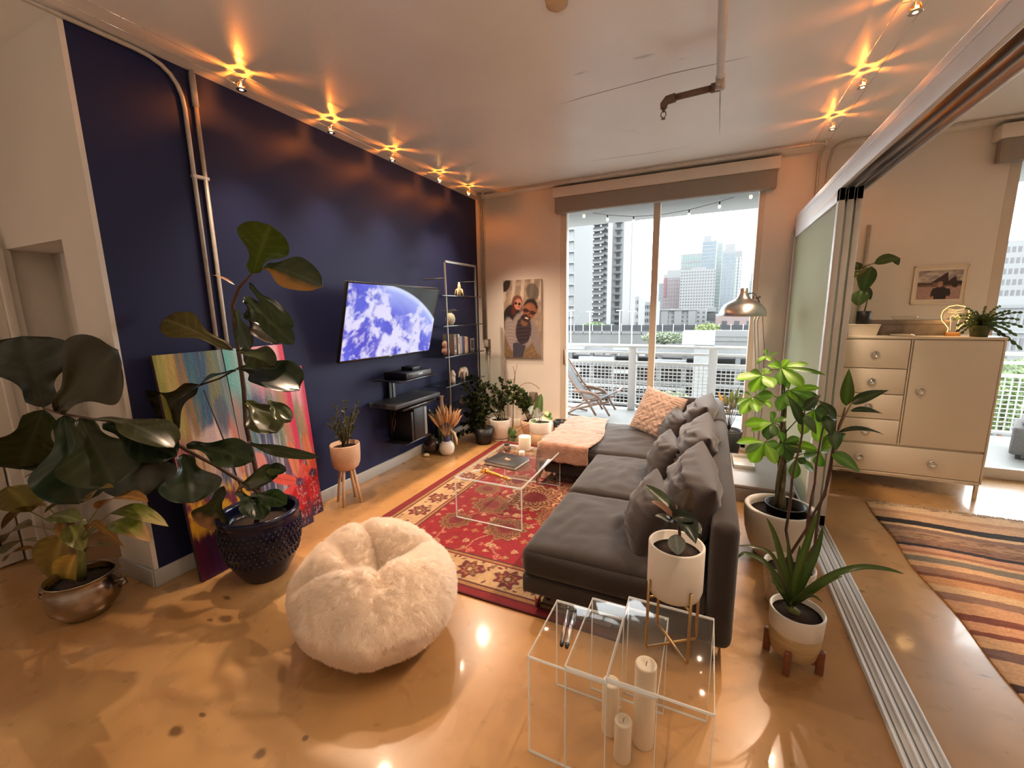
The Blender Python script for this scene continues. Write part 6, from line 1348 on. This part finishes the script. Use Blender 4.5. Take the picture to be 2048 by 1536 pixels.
# striped flat-weave rug
def stripe_rug():
    X0, X1, Y0, Y1 = 1.235, 3.0, 1.75, 4.17; nx, ny = 90, 420
    V = np.linspace(0, 1, ny); rs = np.random.RandomState(5); C = np.zeros((nx, ny, 3)); y = 0.0
    pal = [(198, 160, 122), (166, 122, 90), (214, 180, 140), (120, 88, 72), (180, 140, 104), (150, 106, 80), (206, 168, 128), (140, 112, 92)]
    seq = [(.0, (206, 172, 136)), (.05, (176, 136, 104)), (.075, (196, 156, 120)), (.115, (30, 22, 22)), (.150, (208, 170, 130)), (.168, (126, 96, 80)), (.195, (160, 124, 96)), (.24, (132, 96, 74)), (.275, (40, 26, 32)), (.292, (190, 140, 106)), (.315, (160, 106, 76)), (.33, (200, 160, 120)), (.345, (118, 106, 90)), (.375, (204, 160, 116)), (.40, (150, 110, 84)), (.43, (120, 70, 44)), (.445, (196, 140, 92)), (.48, (206, 168, 126)), (.51, (140, 104, 84)), (.54, (200, 150, 110)), (.585, (120, 62, 44)), (.61, (206, 150, 110)), (.64, (130, 70, 50)), (.655, (204, 160, 118)), (.69, (120, 90, 80)), (.72, (200, 160, 122)), (.78, (60, 40, 40)), (.80, (196, 154, 116)), (.86, (150, 110, 84)), (.92, (206, 172, 136)), (1.01, (206, 172, 136))]
    W_ = fbm(nx, ny, 8, 30, 3)
    for i in range(nx):
        vv = (1-V)+.006*math.sin(i*.16)+.004*(W_[i]-.5)
        for (a, c), (b, _) in zip(seq[:-1], seq[1:]): C[i, (vv >= a) & (vv < b)] = col(*c)
    C[C.sum(axis=2) == 0] = col(206, 172, 136)
    spk = fbm(nx, ny, 45, 140, 8); vv = (1-V)[None, :]+np.zeros((nx, 1)); C = lerp(C, col(96, 64, 44), .8*sstep(spk, .52, .62)*(((vv > .20) & (vv < .27)) | (vv < .012)))
    C = C*(.84+.32*fbm(nx, ny, 60, 200, 2)[..., None])
    P = [[(X0+(X1-X0)*i/(nx-1)+(.010*math.sin(j*.045)*math.exp(-i/8)+ .012*math.sin(j*.017))*(1 if i < 30 else 0)*max(0, 1-i/30), Y0+(Y1-Y0)*j/(ny-1), .008+.002*mnoise.noise((i*.3, j*.3, 0))) for j in range(ny)] for i in range(nx)]
    o = MB().grid(P).build('striped_rug', mat('flat_weave_wool', (1, 1, 1), .95, var=.2, scale=90, attr=True, bump=.5, bscale=200), colors=C.reshape(-1, 3)); md = o.modifiers.new('thick', 'SOLIDIFY'); md.thickness = .006; md.offset = -1
    tag(o, 'flat-woven rug with brown, cream and black stripes on the bedroom floor', 'rug')
    fr_ = MB()
    for k in range(260):
        x = X0+(X1-X0)*(k+.5)/260; fr_.tube([(x, Y1-.005, .006), (x+rnd.uniform(-.01, .01), Y1+.03, .005), (x+rnd.uniform(-.02, .02), Y1+.055, .003)], .0025, 4)
    f = fr_.build('fringe', mat('wool_fringe', (.5, .38, .26), .9, var=.3), o); f['kind'] = 'stuff'
stripe_rug()
# ------------------------------------------------------------------ balcony
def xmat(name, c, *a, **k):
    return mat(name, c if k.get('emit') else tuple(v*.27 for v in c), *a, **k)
YRL = 6.95
M_bfl = xmat('balcony_floor_paint', (.72, .76, .76), .6, var=.06, scale=3)
M_conc = xmat('pale_balcony_concrete', (.27, .28, .28), .7, var=.08, scale=3)
tag(MB().box(-4.5, 5.2, YB+.16, YRL+.12, -.25, -.03).build('balcony_floor', M_bfl), kind='structure')
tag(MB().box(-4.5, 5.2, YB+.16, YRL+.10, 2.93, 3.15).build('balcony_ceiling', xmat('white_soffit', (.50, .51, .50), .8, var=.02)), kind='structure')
rl = empty('balcony_railing', (0, YRL, -.03), 'white balcony railing with square wire mesh infill', 'railing'); M_rail = xmat('white_rail_paint', (1.75, 1.77, 1.77), .45, var=.03)
z0 = -.03
MB().rbox(-4.4, 5.1, -.045, .045, 1.010, 1.045, .006).build('top_rail', M_rail, rl); MB().rbox(-4.4, 5.1, -.025, .025, .905, .940, .004).build('mid_rail', M_rail, rl); MB().rbox(-4.4, 5.1, -.025, .025, .75, .79, .004).build('mesh_rail', M_rail, rl); MB().rbox(-4.4, 5.1, -.025, .025, .06, .10, .004).build('bottom_rail', M_rail, rl)
px_ = [-3.5, -2.3, -1.10, .065, 1.25, 2.45, 3.65, 4.8]
for x in px_: MB().rbox(x-.06, x+.06, -.03, .03, 0, 1.01, .005).build('post', M_rail, rl)
for a, b in zip(px_[:-1], px_[1:]):
    w_ = MB(); n = 17
    for k in range(1, n): x = a+.06+(b-a-.12)*k/n; w_.box(x-.0055, x+.0055, -.005, .005, .10, .75)
    for k in range(1, 12): z = .10+.65*k/12; w_.box(a+.06, b-.06, -.006, .002, z-.0055, z+.0055)
    o = w_.build('wire_mesh', M_rail, rl); o['kind'] = 'stuff'
# string lights
slp = [(-3.0, 2.88), (-2.4, 2.93), (-1.72, 2.915), (-1.385, 2.835), (-1.03, 2.78), (-.688, 2.765), (-.333, 2.791), (.018, 2.85), (.357, 2.925), (1.0, 2.9), (1.8, 2.86), (2.66, 2.92), (3.4, 2.93)]
sl = empty('string_light_cable', (0, 6.2, 2.9), 'thin cable of string lights under the balcony ceiling', 'cable')
MB().tube([(x, 0, z-2.9+.045) for x, z in slp], .0035, 5).build('wire', xmat('grey_cable', (.3, .3, .3), .6), sl)
for x, z in slp:
    if z > 2.9 or x > .5: MB().tube([(x, 0, z-2.9+.04), (x, 0, .03)], .002, 5).build('hook', M_dark, sl)
nm = ['first', 'second', 'third', 'fourth', 'fifth', 'sixth', 'seventh', 'eighth']
for i, (x, z) in enumerate(slp[2:9]+[slp[11]]):
    o = empty('string_bulb', (x, 6.2, z), (nm[i]+' string light bulb from the left under the balcony ceiling') if i < 7 else 'string light bulb seen through the bedroom window', 'light bulb', 'balcony string bulbs')
    MB().ball((0, 0, -.012), .019, .019, .026, 14).build('bulb', M_dimbulb if i in (0, 1, 6, 7) else xmat('pale_bulb', (.85, .84, .78), .2, emit=.5), o); MB().tube([(0, 0, .008), (0, 0, .045)], .010, 10).build('socket', M_dark, o)
# deck chair
M_teak = xmat('shaded_teak', (.85, .52, .38), .5, var=.2, scale=5)
dch = empty('deck_chair', (-1.62, 6.30, -.03), 'wooden folding deck chair with a grey sling on the balcony', 'chair'); M_sling = xmat('grey_sling', (.38, .39, .41), .8, var=.05)
D = lambda x, y, Y: atY(x, y, Y)-dch.location
for Y, lb in ((6.12, 'near'), (6.55, 'far')):
    k = 0 if lb == 'near' else 1
    def q(x, y): 
        p = atY(x, y, 6.12)-dch.location; p.y = Y-6.30; return p
    MB().tube([q(1098, 690), q(1150, 772), q(1178, 808), q(1192, 831)], .018, 8).build('back_rail', M_teak, dch)
    MB().tube([q(1117, 836), q(1150, 818), q(1218, 803)], .017, 8).build('seat_rail', M_teak, dch)
    MB().tube([q(1165, 800), q(1198, 795), q(1219, 832)], .017, 8).build('leg', M_teak, dch)
    MB().tube([q(1120, 824), q(1160, 833)], .015, 8).build('leg', M_teak, dch)
    m_ = MB(); m_.tube([q(1147, 781), q(1165, 783), q(1183, 787), q(1196, 793), q(1202, 803)], [.020, .026, .026, .024, .018], 8); m_.build('armrest', M_teak, dch)
def q2(x, y, Y): 
    p = atY(x, y, 6.12)-dch.location; p.y = Y-6.30; return p
lin = [(1100, 690), (1125, 735), (1145, 770), (1165, 795), (1182, 802), (1205, 797), (1232, 784)]
P = [[q2(x, y, 6.15), q2(x, y, 6.33)+Vector((0, 0, -.02)), q2(x, y, 6.52)] for x, y in lin]; o = MB().grid(P).build('sling', M_sling, dch); md = o.modifiers.new('t', 'SOLIDIFY'); md.thickness = .006
for x, y in ((1103, 700), (1232, 785)): MB().tube([q2(x, y, 6.12), q2(x, y, 6.55)], .015, 8).build('cross_rail', M_teak, dch)
# balcony bench seen through the bedroom window
bs = empty('outdoor_sofa', (3.55, 6.10, -.03), 'grey outdoor sofa block on the balcony outside the bedroom window', 'outdoor sofa', rotz=-.45)
MB().rbox(-.55, .55, -.3, .3, .05, .34, .02).build('base', xmat('taupe_wicker', (.42, .40, .40), .8, var=.1, scale=30, bump=.4), bs); MB().rbox(-.5, .5, -.27, .27, .345, .43, .04).build('cushion', xmat('grey_outdoor_fabric', (.48, .47, .48), .9), bs); MB().rbox(-.5, -.46, -.25, -.2, 0, .05, .004).build('foot', M_dark, bs); MB().rbox(.46, .5, -.25, -.2, 0, .05, .004).build('foot', M_dark, bs)
o = MB().lathe([(0, 0), (.10, 0), (.14, .05), (.13, .06), (0, .03)], 24).build('bowl', xmat('grey_bowl', (.5, .5, .5), .5), loc=(3.36, 6.05, .402)); tag(o, 'grey shallow bowl on the outdoor sofa', 'bowl')

# ------------------------------------------------------------------ the city beyond
GZ = -16.0
M_tw = xmat('white_tower_render', (.36, .375, .385), .8, var=.02); M_tg = xmat('grey_tower_wall', (.27, .285, .295), .8, var=.04); M_twin = xmat('dark_window_glass', (.07, .075, .085), .25, var=.3, scale=.3)
M_blg = xmat('blue_curtain_glass', (.10, .18, .25), .15, var=.2, scale=.12); M_tealg = xmat('teal_curtain_glass', (.18, .28, .28), .2, var=.15, scale=.12); M_redp = xmat('red_render_stripe', (.34, .13, .16), .8)
tag(MB().box(-600, 900, YRL+8, 1500, GZ-1, GZ).build('ground', xmat('distant_ground', (.6, .62, .6), .95, var=.2, scale=.03)), kind='structure')
def tower(name, box, Y, depth, label, cat, m, style, fl=18, cols=6, zb=None, cap=None, group=None, m2=None, topcut=None):
    """a building whose front face fills the picture rectangle (x0,y0,x1,y1) when it stands Y metres away"""
    x0, y0, x1, y1 = box; ym = (max(y0, 430)+y1)/2; A = atY(x0, ym, Y); B = atY(x1, ym, Y); X0, X1 = A.x, B.x; Z1 = atY(x0, y0, Y).z; B = atY(x1, y1, Y); Z0 = GZ if zb is None else B.z
    t = empty(name, ((X0+X1)/2, Y+depth/2, Z0), label, cat, group); hw = (X1-X0)/2; hd = depth/2; H = Z1-Z0
    MB().box(-hw, hw, -hd, hd, 0, H).build('wall_block', m, t)
    fh = H/fl; cw = 2*hw/cols; lit = max(0, B.z-Z0-fh) if zb is None else 0
    if style in ('grid', 'pairs'):
        w_ = MB()
        for f in range(fl):
            for c in range(cols):
                xa = -hw+cw*(c+.22); w_.box(xa, xa+cw*.56, -hd-.02*fh, -hd+.04*fh, fh*(f+.30), fh*(f+.80))
        o = w_.build('window_grid', M_twin, t); o['kind'] = 'stuff'
    if style in ('slab', 'balc'):
        w_ = MB()
        for f in range(fl): w_.box(-hw*.96, hw*.96, -hd-.02, -hd+.02, fh*(f+.12), fh*(f+.80))
        o = w_.build('window_grid', m2 or M_twin, t); o['kind'] = 'stuff'
        for f in range(fl+1):
            MB().box(-hw*1.02, hw*1.02, -hd-.35*fh, -hd, fh*f-.06*fh, fh*f+.10*fh).build('floor_slab', M_tw, t)
    if style == 'strip':
        for c in range(cols):
            xa = -hw+cw*(c+.15); MB().box(xa, xa+cw*.62, -hd-.05*fh, -hd+.05*fh, fh*.3, H-fh*.6).build('window_strip', m2 or M_twin, t)
        w_ = MB()
        for f in range(1, fl): w_.box(-hw, hw, -hd-.08*fh, -hd, fh*f-.09*fh, fh*f+.09*fh)
        o = w_.build('floor_line', M_tw, t); o['kind'] = 'stuff'
    if style == 'glass':
        w_ = MB()
        for f in range(1, fl): w_.box(-hw, hw, -hd-.05*fh, -hd, fh*f-.16*fh, fh*f+.16*fh)
        o = w_.build('spandrel', M_tw, t); o['kind'] = 'stuff'
        w_ = MB()
        for c in range(cols+1): x = -hw+cw*c; w_.box(x-.03*cw, x+.03*cw, -hd-.06*fh, -hd, 0, H)
        o = w_.build('fin', M_tw, t); o['kind'] = 'stuff'
    MB().box(-hw, hw, -hd, hd, H, H+fh*.35).build('parapet', M_tw, t)
    if cap:
        a, b, h = cap; MB().box(-hw+2*hw*a, -hw+2*hw*b, -hd*.6, hd*.6, H+fh*.35, H+fh*.35+h*fh).build('roof_block', M_tw, t)
    return t
# near curved tower with deep balconies
tower('balcony_tower', (1096, 420, 1148, 660), 92, 16, 'white balcony tower at the left edge of the view', 'tower', M_tg, 'balc', 17, 4, m2=xmat('pale_recess', (.36, .38, .39), .8))
ct = tower('pilaster_tower', (1149, 410, 1161, 660), 112, 10, 'narrow white lift shaft between the left towers', 'tower', M_tw, 'none', 20, 2)
# curved open-deck tower: each floor is a bent slab with a dark recess behind it
Yc = 128; A = atY(1161, 545, Yc); B = atY(1209, 545, Yc); Zt = atY(1160, 425, Yc).z; cdk = empty('open_deck_tower', ((A.x+B.x)/2, Yc, GZ), 'grey tower of curved open floors with ceiling lamps', 'tower'); hw = (B.x-A.x)/2; H = Zt-GZ
MB().box(-hw, hw, 4, 10, 0, H).build('rear_wall', xmat('grey_deck_wall', (.52, .54, .56), .9), cdk)
fl = 25; fh = H/fl
for f in range(fl+1):
    pts = [(-hw, -1.0), (-hw*.72, -1.2), (-hw*.45, -.1), (-hw*.25, .6), (hw*.35, .8), (hw*.72, .2), (hw, -1.2)]
    vs = []
    for x, y in pts: vs += [(x, y, fh*f-.05*fh), (x, y, fh*f+.22*fh), (x, 6, fh*f-.05*fh), (x, 6, fh*f+.22*fh)]
    fs = []
    for i in range(len(pts)-1): a = 4*i; b = a+4; fs += [(a, b, b+1, a+1), (a+1, b+1, b+3, a+3), (a+2, a, b, b+2)]
    MB().add(vs, fs, False).build('floor_slab', M_tw, cdk)
lm = MB()
for f in range(fl):
    for x in (-hw*.5, -.05*hw, hw*.55): lm.ball((x, 1.4, fh*f+.78*fh), .22, n=6)
o = lm.build('deck_lamp', xmat('white_deck_lamp', (1, 1, .95), .3, emit=1.5, var=0), cdk); o['kind'] = 'stuff'
tower('white_apartment_tower', (1207, 405, 1246, 662), 142, 14, 'white apartment tower with paired dark windows and small balconies', 'tower', M_tw, 'none', 22, 2)
t = [o for o in COL.objects if o.name == 'white_apartment_tower'][0]; hw = (atY(1246, 545, 142).x-atY(1207, 545, 142).x)/2; H = atY(1207, 405, 142).z-GZ; fl = 23; fh = H/fl; w_ = MB(); w2 = MB()
for f in range(fl):
    for xa, xb in ((-.62, -.44), (-.40, -.22), (.28, .40), (.42, .56), (.58, .68)): w_.box(xa*hw, xb*hw, -7.05, -6.95, fh*(f+.30), fh*(f+.86))
    w2.box(.14*hw, .86*hw, -8.2, -7.0, fh*f-.04*fh, fh*f+.10*fh); w2.box(.14*hw, .80*hw, -8.2, -8.1, fh*f+.08*fh, fh*f+.26*fh)
o = w_.build('window_grid', M_twin, t); o['kind'] = 'stuff'; o = w2.build('balcony_slab', M_tg, t); o['kind'] = 'stuff'
tower('grey_stair_core', (1247, 400, 1262, 662), 162, 12, 'plain grey and white stair core on the right side of the white tower', 'tower', M_tw, 'none', 22, 2)
sc_ = [o for o in COL.objects if o.name == 'grey_stair_core'][0]; MB().box(-.9, .9, -6.12, -6.0, 0, atY(1247, 410, 162).z-GZ).build('grey_band', M_tg, sc_)
tower('low_apartment_block', (1262, 598, 1277, 650), 190, 20, 'low grey-white block just right of the white tower', 'building', M_tw, 'grid', 7, 3)
tower('mid_apartment_block', (1276, 608, 1310, 650), 215, 20, 'long low white block far behind, left of the mullion', 'building', M_tw, 'grid', 6, 8)
tower('blue_grey_tower', (1316, 569, 1327, 640), 330, 20, 'narrow blue-grey tower right of the mullion', 'tower', M_blg, 'glass', 14, 3)
tower('red_striped_tower', (1325, 552, 1360, 640), 322, 24, 'white tower with dark red stripes', 'tower', M_tw, 'strip', 15, 7, m2=xmat('maroon_window_strip', (.22, .13, .15), .5), cap=(.15, 1.0, 1.2))
MB_ = [o for o in COL.objects if o.name == 'red_striped_tower'][0]; hw = (atY(1360, 600, 322).x-atY(1325, 600, 322).x)/2; MB().box(-hw*.82, -hw*.60, -12.6, -12, atY(1330, 594, 322).z-GZ, atY(1330, 556, 322).z-GZ).build('red_panel', M_redp, MB_)
tower('white_window_tower', (1359, 543, 1429, 640), 285, 30, 'broad white tower with rows of dark windows', 'tower', M_tw, 'grid', 22, 13, cap=(.3, .7, 1.0))
tower('teal_glass_tower', (1360, 513, 1402, 600), 450, 24, 'teal glass tower behind the broad white tower', 'tower', M_tealg, 'glass', 12, 8)
tower('blue_glass_tower', (1402, 485, 1430, 600), 400, 30, 'tallest tower, of blue banded glass', 'tower', M_blg, 'glass', 24, 3, cap=(.05, .6, 1.6))
tower('green_glass_tower', (1430, 489, 1442, 620), 484, 24, 'slim pale glass wing right of the blue glass tower', 'tower', M_tealg, 'glass', 24, 3)
tower('white_blue_tower', (1442, 503, 1468, 620), 362, 24, 'white tower with two vertical blue glass strips', 'tower', M_tw, 'strip', 24, 3, m2=M_blg, cap=(.2, .95, 2.0))
tower('pale_tower', (1468, 511, 1481, 620), 520, 24, 'pale far tower right of the white and blue one', 'tower', M_tw, 'strip', 22, 2, m2=xmat('pale_blue_glass', (.5, .58, .62), .3), cap=(.0, 1.0, 1.2))
tower('small_far_tower', (1497, 565, 1512, 620), 560, 20, 'small pale tower near the lamp shade, at the right of the view', 'tower', M_tealg, 'glass', 10, 3, cap=(.2, .8, 2))
h = tower('hotel_building', (1320, 622, 1412, 655), 150, 14, 'low white hotel-like block with dark window groups', 'building', M_tw, 'none', 4, 8, zb=True); hw = (atY(1412, 630, 150).x-atY(1320, 630, 150).x)/2; H = atY(1320, 622, 150).z-atY(1320, 655, 150).z
for f in range(4):
    for c in range(9):
        xa = -hw+2*hw*(c+.3)/9; MB().box(xa, xa+2*hw*.42/9, -7.06, -6.95, H*(f+.25)/4, H*(f+.72)/4).build('window', M_twin, h)
for c in (.02, .32, .62): MB().box(-hw+2*hw*c, -hw+2*hw*(c+.16), -7.6, -7.0, 0, H*1.12).build('bay', M_tw, h)
MB().rbox(-hw*1.02, hw*.6, -7.8, 7, H, H*1.10, .1).build('roof', M_tw, h)
MB().box(-hw, hw, -7, 7, -18, 0).build('lower_storeys', M_tw, h)
tower('grey_side_block', (1412, 622, 1431, 655), 172, 12, 'grey block with stacked white balconies right of the low white building', 'building', M_tg, 'balc', 4, 2)
rb = tower('rose_roof_house', (1431, 634, 1500, 655), 140, 14, 'low house with rose-coloured upper wall behind the lamp shade', 'building', xmat('rose_render', (.38, .28, .27), .8), 'none', 2, 4, zb=True); MB().box(-8, 8, -7, 7, -18, 0).build('lower_storeys', M_tw, rb)
for c in range(4): MB().box(-6+3.2*c, -4.6+3.2*c, -7.06, -6.9, .5, 1.9).build('window', M_twin, rb)
# elevated road with a dark fence, lamp posts, hedges
ev = empty('elevated_road', (0, 60, GZ), 'elevated concrete road with a dark mesh fence on white posts', 'road'); zr = atY(1300, 668, 60).z-GZ; zt = atY(1300, 650, 60).z-GZ
MB().box(-40, 22, 0, 10, zr-2.0, zr).build('deck', xmat('grey_road_concrete', (.27, .28, .28), .85, var=.1, scale=.4), ev)
MB().box(-40, 22, -.1, .0, zr, zr+.35).build('parapet', M_conc, ev)
mz = clear_mat('dark_fence_mesh', (.55, .56, .58), .5, .2, milk=.55, milkcol=(.055, .06, .065)); MB().box(-40, 22, -.02, .02, zr+.3, zt).build('fence_mesh', mz, ev)
for k in range(34): x = -26+1.35*k; MB().box(x-.035, x+.035, -.10, -.02, zr, zt+.1).build('fence_post', M_rail, ev)
for k in range(6): MB().box(-32+12*k, -30.5+12*k, 1, 3, -1, zr-2).build('pier', M_conc, ev)
for i, (px, py) in enumerate(((1142, 622), (1180, 624), (1240, 622), (1265, 624))):
    p = atY(px, py, 58); o = empty('street_lamp', (p.x, 58, GZ), ('white street lamp at the left end of the elevated road', 'second white street lamp from the left on the elevated road', 'third white street lamp, before the white tower', 'fourth white street lamp, left of the mullion')[i], 'street lamp', 'street lamps by the elevated road'); MB().tube([(0, 0, 0), (0, 0, p.z-GZ)], .06, 8).build('pole', M_rail, o); MB().rbox(-.5, .5, -.1, .1, p.z-GZ, p.z-GZ+.12, .04).build('lamp_head', M_rail, o)
def foliage_mass(name, c, rx, ry, rz, label, n, s, colr, cat='tree', seed=1):
    t = empty(name, (c.x, c.y, GZ), label, cat); rs = random.Random(seed); f = MB(); cs_ = []
    MB().tube([(0, 0, 0), (0, 0, c.z-GZ)], .15, 8).build('trunk', M_bark, t)
    for k in range(n):
        d = Vector((rs.gauss(0, 1), rs.gauss(0, 1), rs.gauss(0, 1))).normalized()*(rs.random()**.33); p = Vector((d.x*rx, d.y*ry, d.z*rz+c.z-GZ)); u = Vector((rs.gauss(0, 1), rs.gauss(0, 1), rs.gauss(0, 1))).normalized(); v = u.orthogonal().normalized()
        f.add([p-u*s, p+v*s*.5, p+u*s, p-v*s*.5], [(0, 1, 2, 3)]); cs_ += [np.array(colr)*.36*rs.uniform(.6, 1.4)]*4
    o = f.build('foliage', M_leafB, t, colors=np.array(cs_)); o['kind'] = 'stuff'
foliage_mass('tree', atY(1188, 654, 75), 2.2, 2, .9, 'round green tree crown above the road fence at the left', 700, .22, (.20, .30, .12), seed=1)
foliage_mass('tree', atY(1222, 656, 80), 1.7, 2, .7, 'small dark green tree crown left of the mullion', 500, .2, (.14, .20, .10), seed=2)
foliage_mass('tree', atY(1415, 660, 55.5), 1.5, 1.5, .8, 'yellow-green rounded tree crown above the concrete box', 600, .2, (.26, .34, .10), seed=3)
foliage_mass('hedge', atY(1330, 676, 54), 3.0, 1.2, .7, 'low green hedge right of the mullion below the road', 900, .2, (.26, .33, .20), 'hedge', seed=4)
foliage_mass('tree', atY(1340, 800, 30), 1.5, 1.0, .6, 'green shrub crown low behind the railing mesh', 500, .16, (.26, .33, .14), seed=5)
foliage_mass('tree', atY(2015, 790, 40), 2.8, 2.0, 2.6, 'green tree seen through the mesh outside the bedroom window', 2500, .22, (.20, .32, .08), seed=6)
# parking structure below
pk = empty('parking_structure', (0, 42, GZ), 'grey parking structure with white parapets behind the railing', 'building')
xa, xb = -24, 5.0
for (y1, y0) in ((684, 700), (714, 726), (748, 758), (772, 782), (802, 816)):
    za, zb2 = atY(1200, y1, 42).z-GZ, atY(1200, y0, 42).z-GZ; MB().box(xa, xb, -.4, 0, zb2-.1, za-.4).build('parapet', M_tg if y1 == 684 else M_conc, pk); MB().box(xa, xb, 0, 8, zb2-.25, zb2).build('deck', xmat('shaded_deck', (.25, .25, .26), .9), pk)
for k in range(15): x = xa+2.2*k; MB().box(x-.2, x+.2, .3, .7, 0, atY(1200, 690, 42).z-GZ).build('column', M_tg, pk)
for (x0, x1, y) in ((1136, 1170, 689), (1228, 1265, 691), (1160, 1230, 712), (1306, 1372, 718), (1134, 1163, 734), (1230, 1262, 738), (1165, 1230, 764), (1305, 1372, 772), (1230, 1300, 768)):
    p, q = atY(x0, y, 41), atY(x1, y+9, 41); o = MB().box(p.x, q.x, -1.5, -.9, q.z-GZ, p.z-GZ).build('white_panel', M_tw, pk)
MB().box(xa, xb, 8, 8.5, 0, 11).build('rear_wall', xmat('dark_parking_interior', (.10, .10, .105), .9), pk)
cbx = empty('concrete_pier', (atY(1396, 690, 36).x, 36, GZ), 'pale square concrete shaft rising behind the railing', 'building'); p0, p1 = atY(1364, 664, 36), atY(1428, 690, 36)
MB().box(-(p1.x-p0.x)/2, (p1.x-p0.x)/2, 0, 3, p1.z-GZ, p0.z-GZ).build('cap', xmat('pale_concrete', (.42, .43, .42), .8, var=.06, scale=.6), cbx); MB().box(-(p1.x-p0.x)/2+.9, (p1.x-p0.x)/2, .3, 3, 0, p1.z-GZ).build('shaft', M_conc, cbx)
gw = empty('concrete_wall', (6, 51.5, GZ), 'long grey concrete wall right of the pale shaft', 'wall'); MB().box(atY(1426, 670, 51.5).x-6, 14, 0, 1, 0, atY(1460, 661, 51.5).z-GZ).build('wall_panel', xmat('grey_concrete_wall', (.30, .31, .31), .85, var=.06, scale=.3), gw)
for k in range(4): z = atY(1460, 672+9*k, 51.5).z-GZ; MB().box(atY(1426, 670, 51.5).x-6, 14, -.08, 0, z-.07, z).build('ledge', M_conc, gw)
# outside the bedroom window
rt = tower('white_office_tower', (1968, 492, 2110, 606), 150, 30, 'white tower with blue-grey windows outside the bedroom window', 'tower', M_tw, 'grid', 12, 12)
lt = tower('white_terrace_building', (1940, 612, 2110, 745), 70, 14, 'low white building with dark windows below the office tower', 'building', M_tw, 'none', 6, 8); hw = (atY(2110, 650, 70).x-atY(1940, 650, 70).x)/2
Ht = atY(1940, 612, 70).z-GZ
for f in range(5):
    for c in range(12):
        xa = -hw+2*hw*(c+.25)/12; z = Ht-2.9*(f+1); MB().box(xa, xa+2*hw*.5/12, -7.06, -6.9, z+.6, z+2.0).build('window', M_twin, lt)
    MB().box(-hw, hw, -7.4, -7, Ht-2.9*f-.3, Ht-2.9*f).build('cornice', M_tg if f in (0, 2) else M_tw, lt)

# ------------------------------------------------------------------ pieces that belong to a part become its sub-parts
SUB = {'soil': ('pot', 'cup'), 'bead_ring': ('pot',), 'dark_band': ('pot',), 'lug_handle': ('pot',), 'nursery_pot': ('pot',), 'straw_wrap': ('pot',), 'badge': ('bezel',), 'bulb': ('shade',), 'label': ('cover',), 'cover_plate': ('box_body',), 'wick': ('wax',),
       'display': ('front_panel',), 'button': ('front_panel',), 'column_strip': ('wall_column',), 'sprinkler_head': ('branch_pipe',), 'rim': ('box_body',), 'bright_edge_strip': ('table_top',), 'sand': ('glass_body',), 'glowing_filament': ('acrylic_plate',), 'cover_picture': ('front_cover',), 'coupling': (), 'front_strip': ('case',), 'tray_rim': ('tray_base',), 'cross_bar': ('stand_leg',), 'stand_bar': ('stand_leg',), 'front_ring': ('reflector',), 'clip': ('reflector',), 'neck': ('body',)}
for root in [o for o in COL.objects if o.parent is None and 'category' in o]:
    kids = {}
    for ch in root.children: kids.setdefault(ch.name.split('.')[0], ch)
    for ch in list(root.children):
        for target in SUB.get(ch.name.split('.')[0], ()):
            p = kids.get(target)
            if p is not None and p is not ch:
                ch.location = ch.location-p.location; ch.parent = p; break
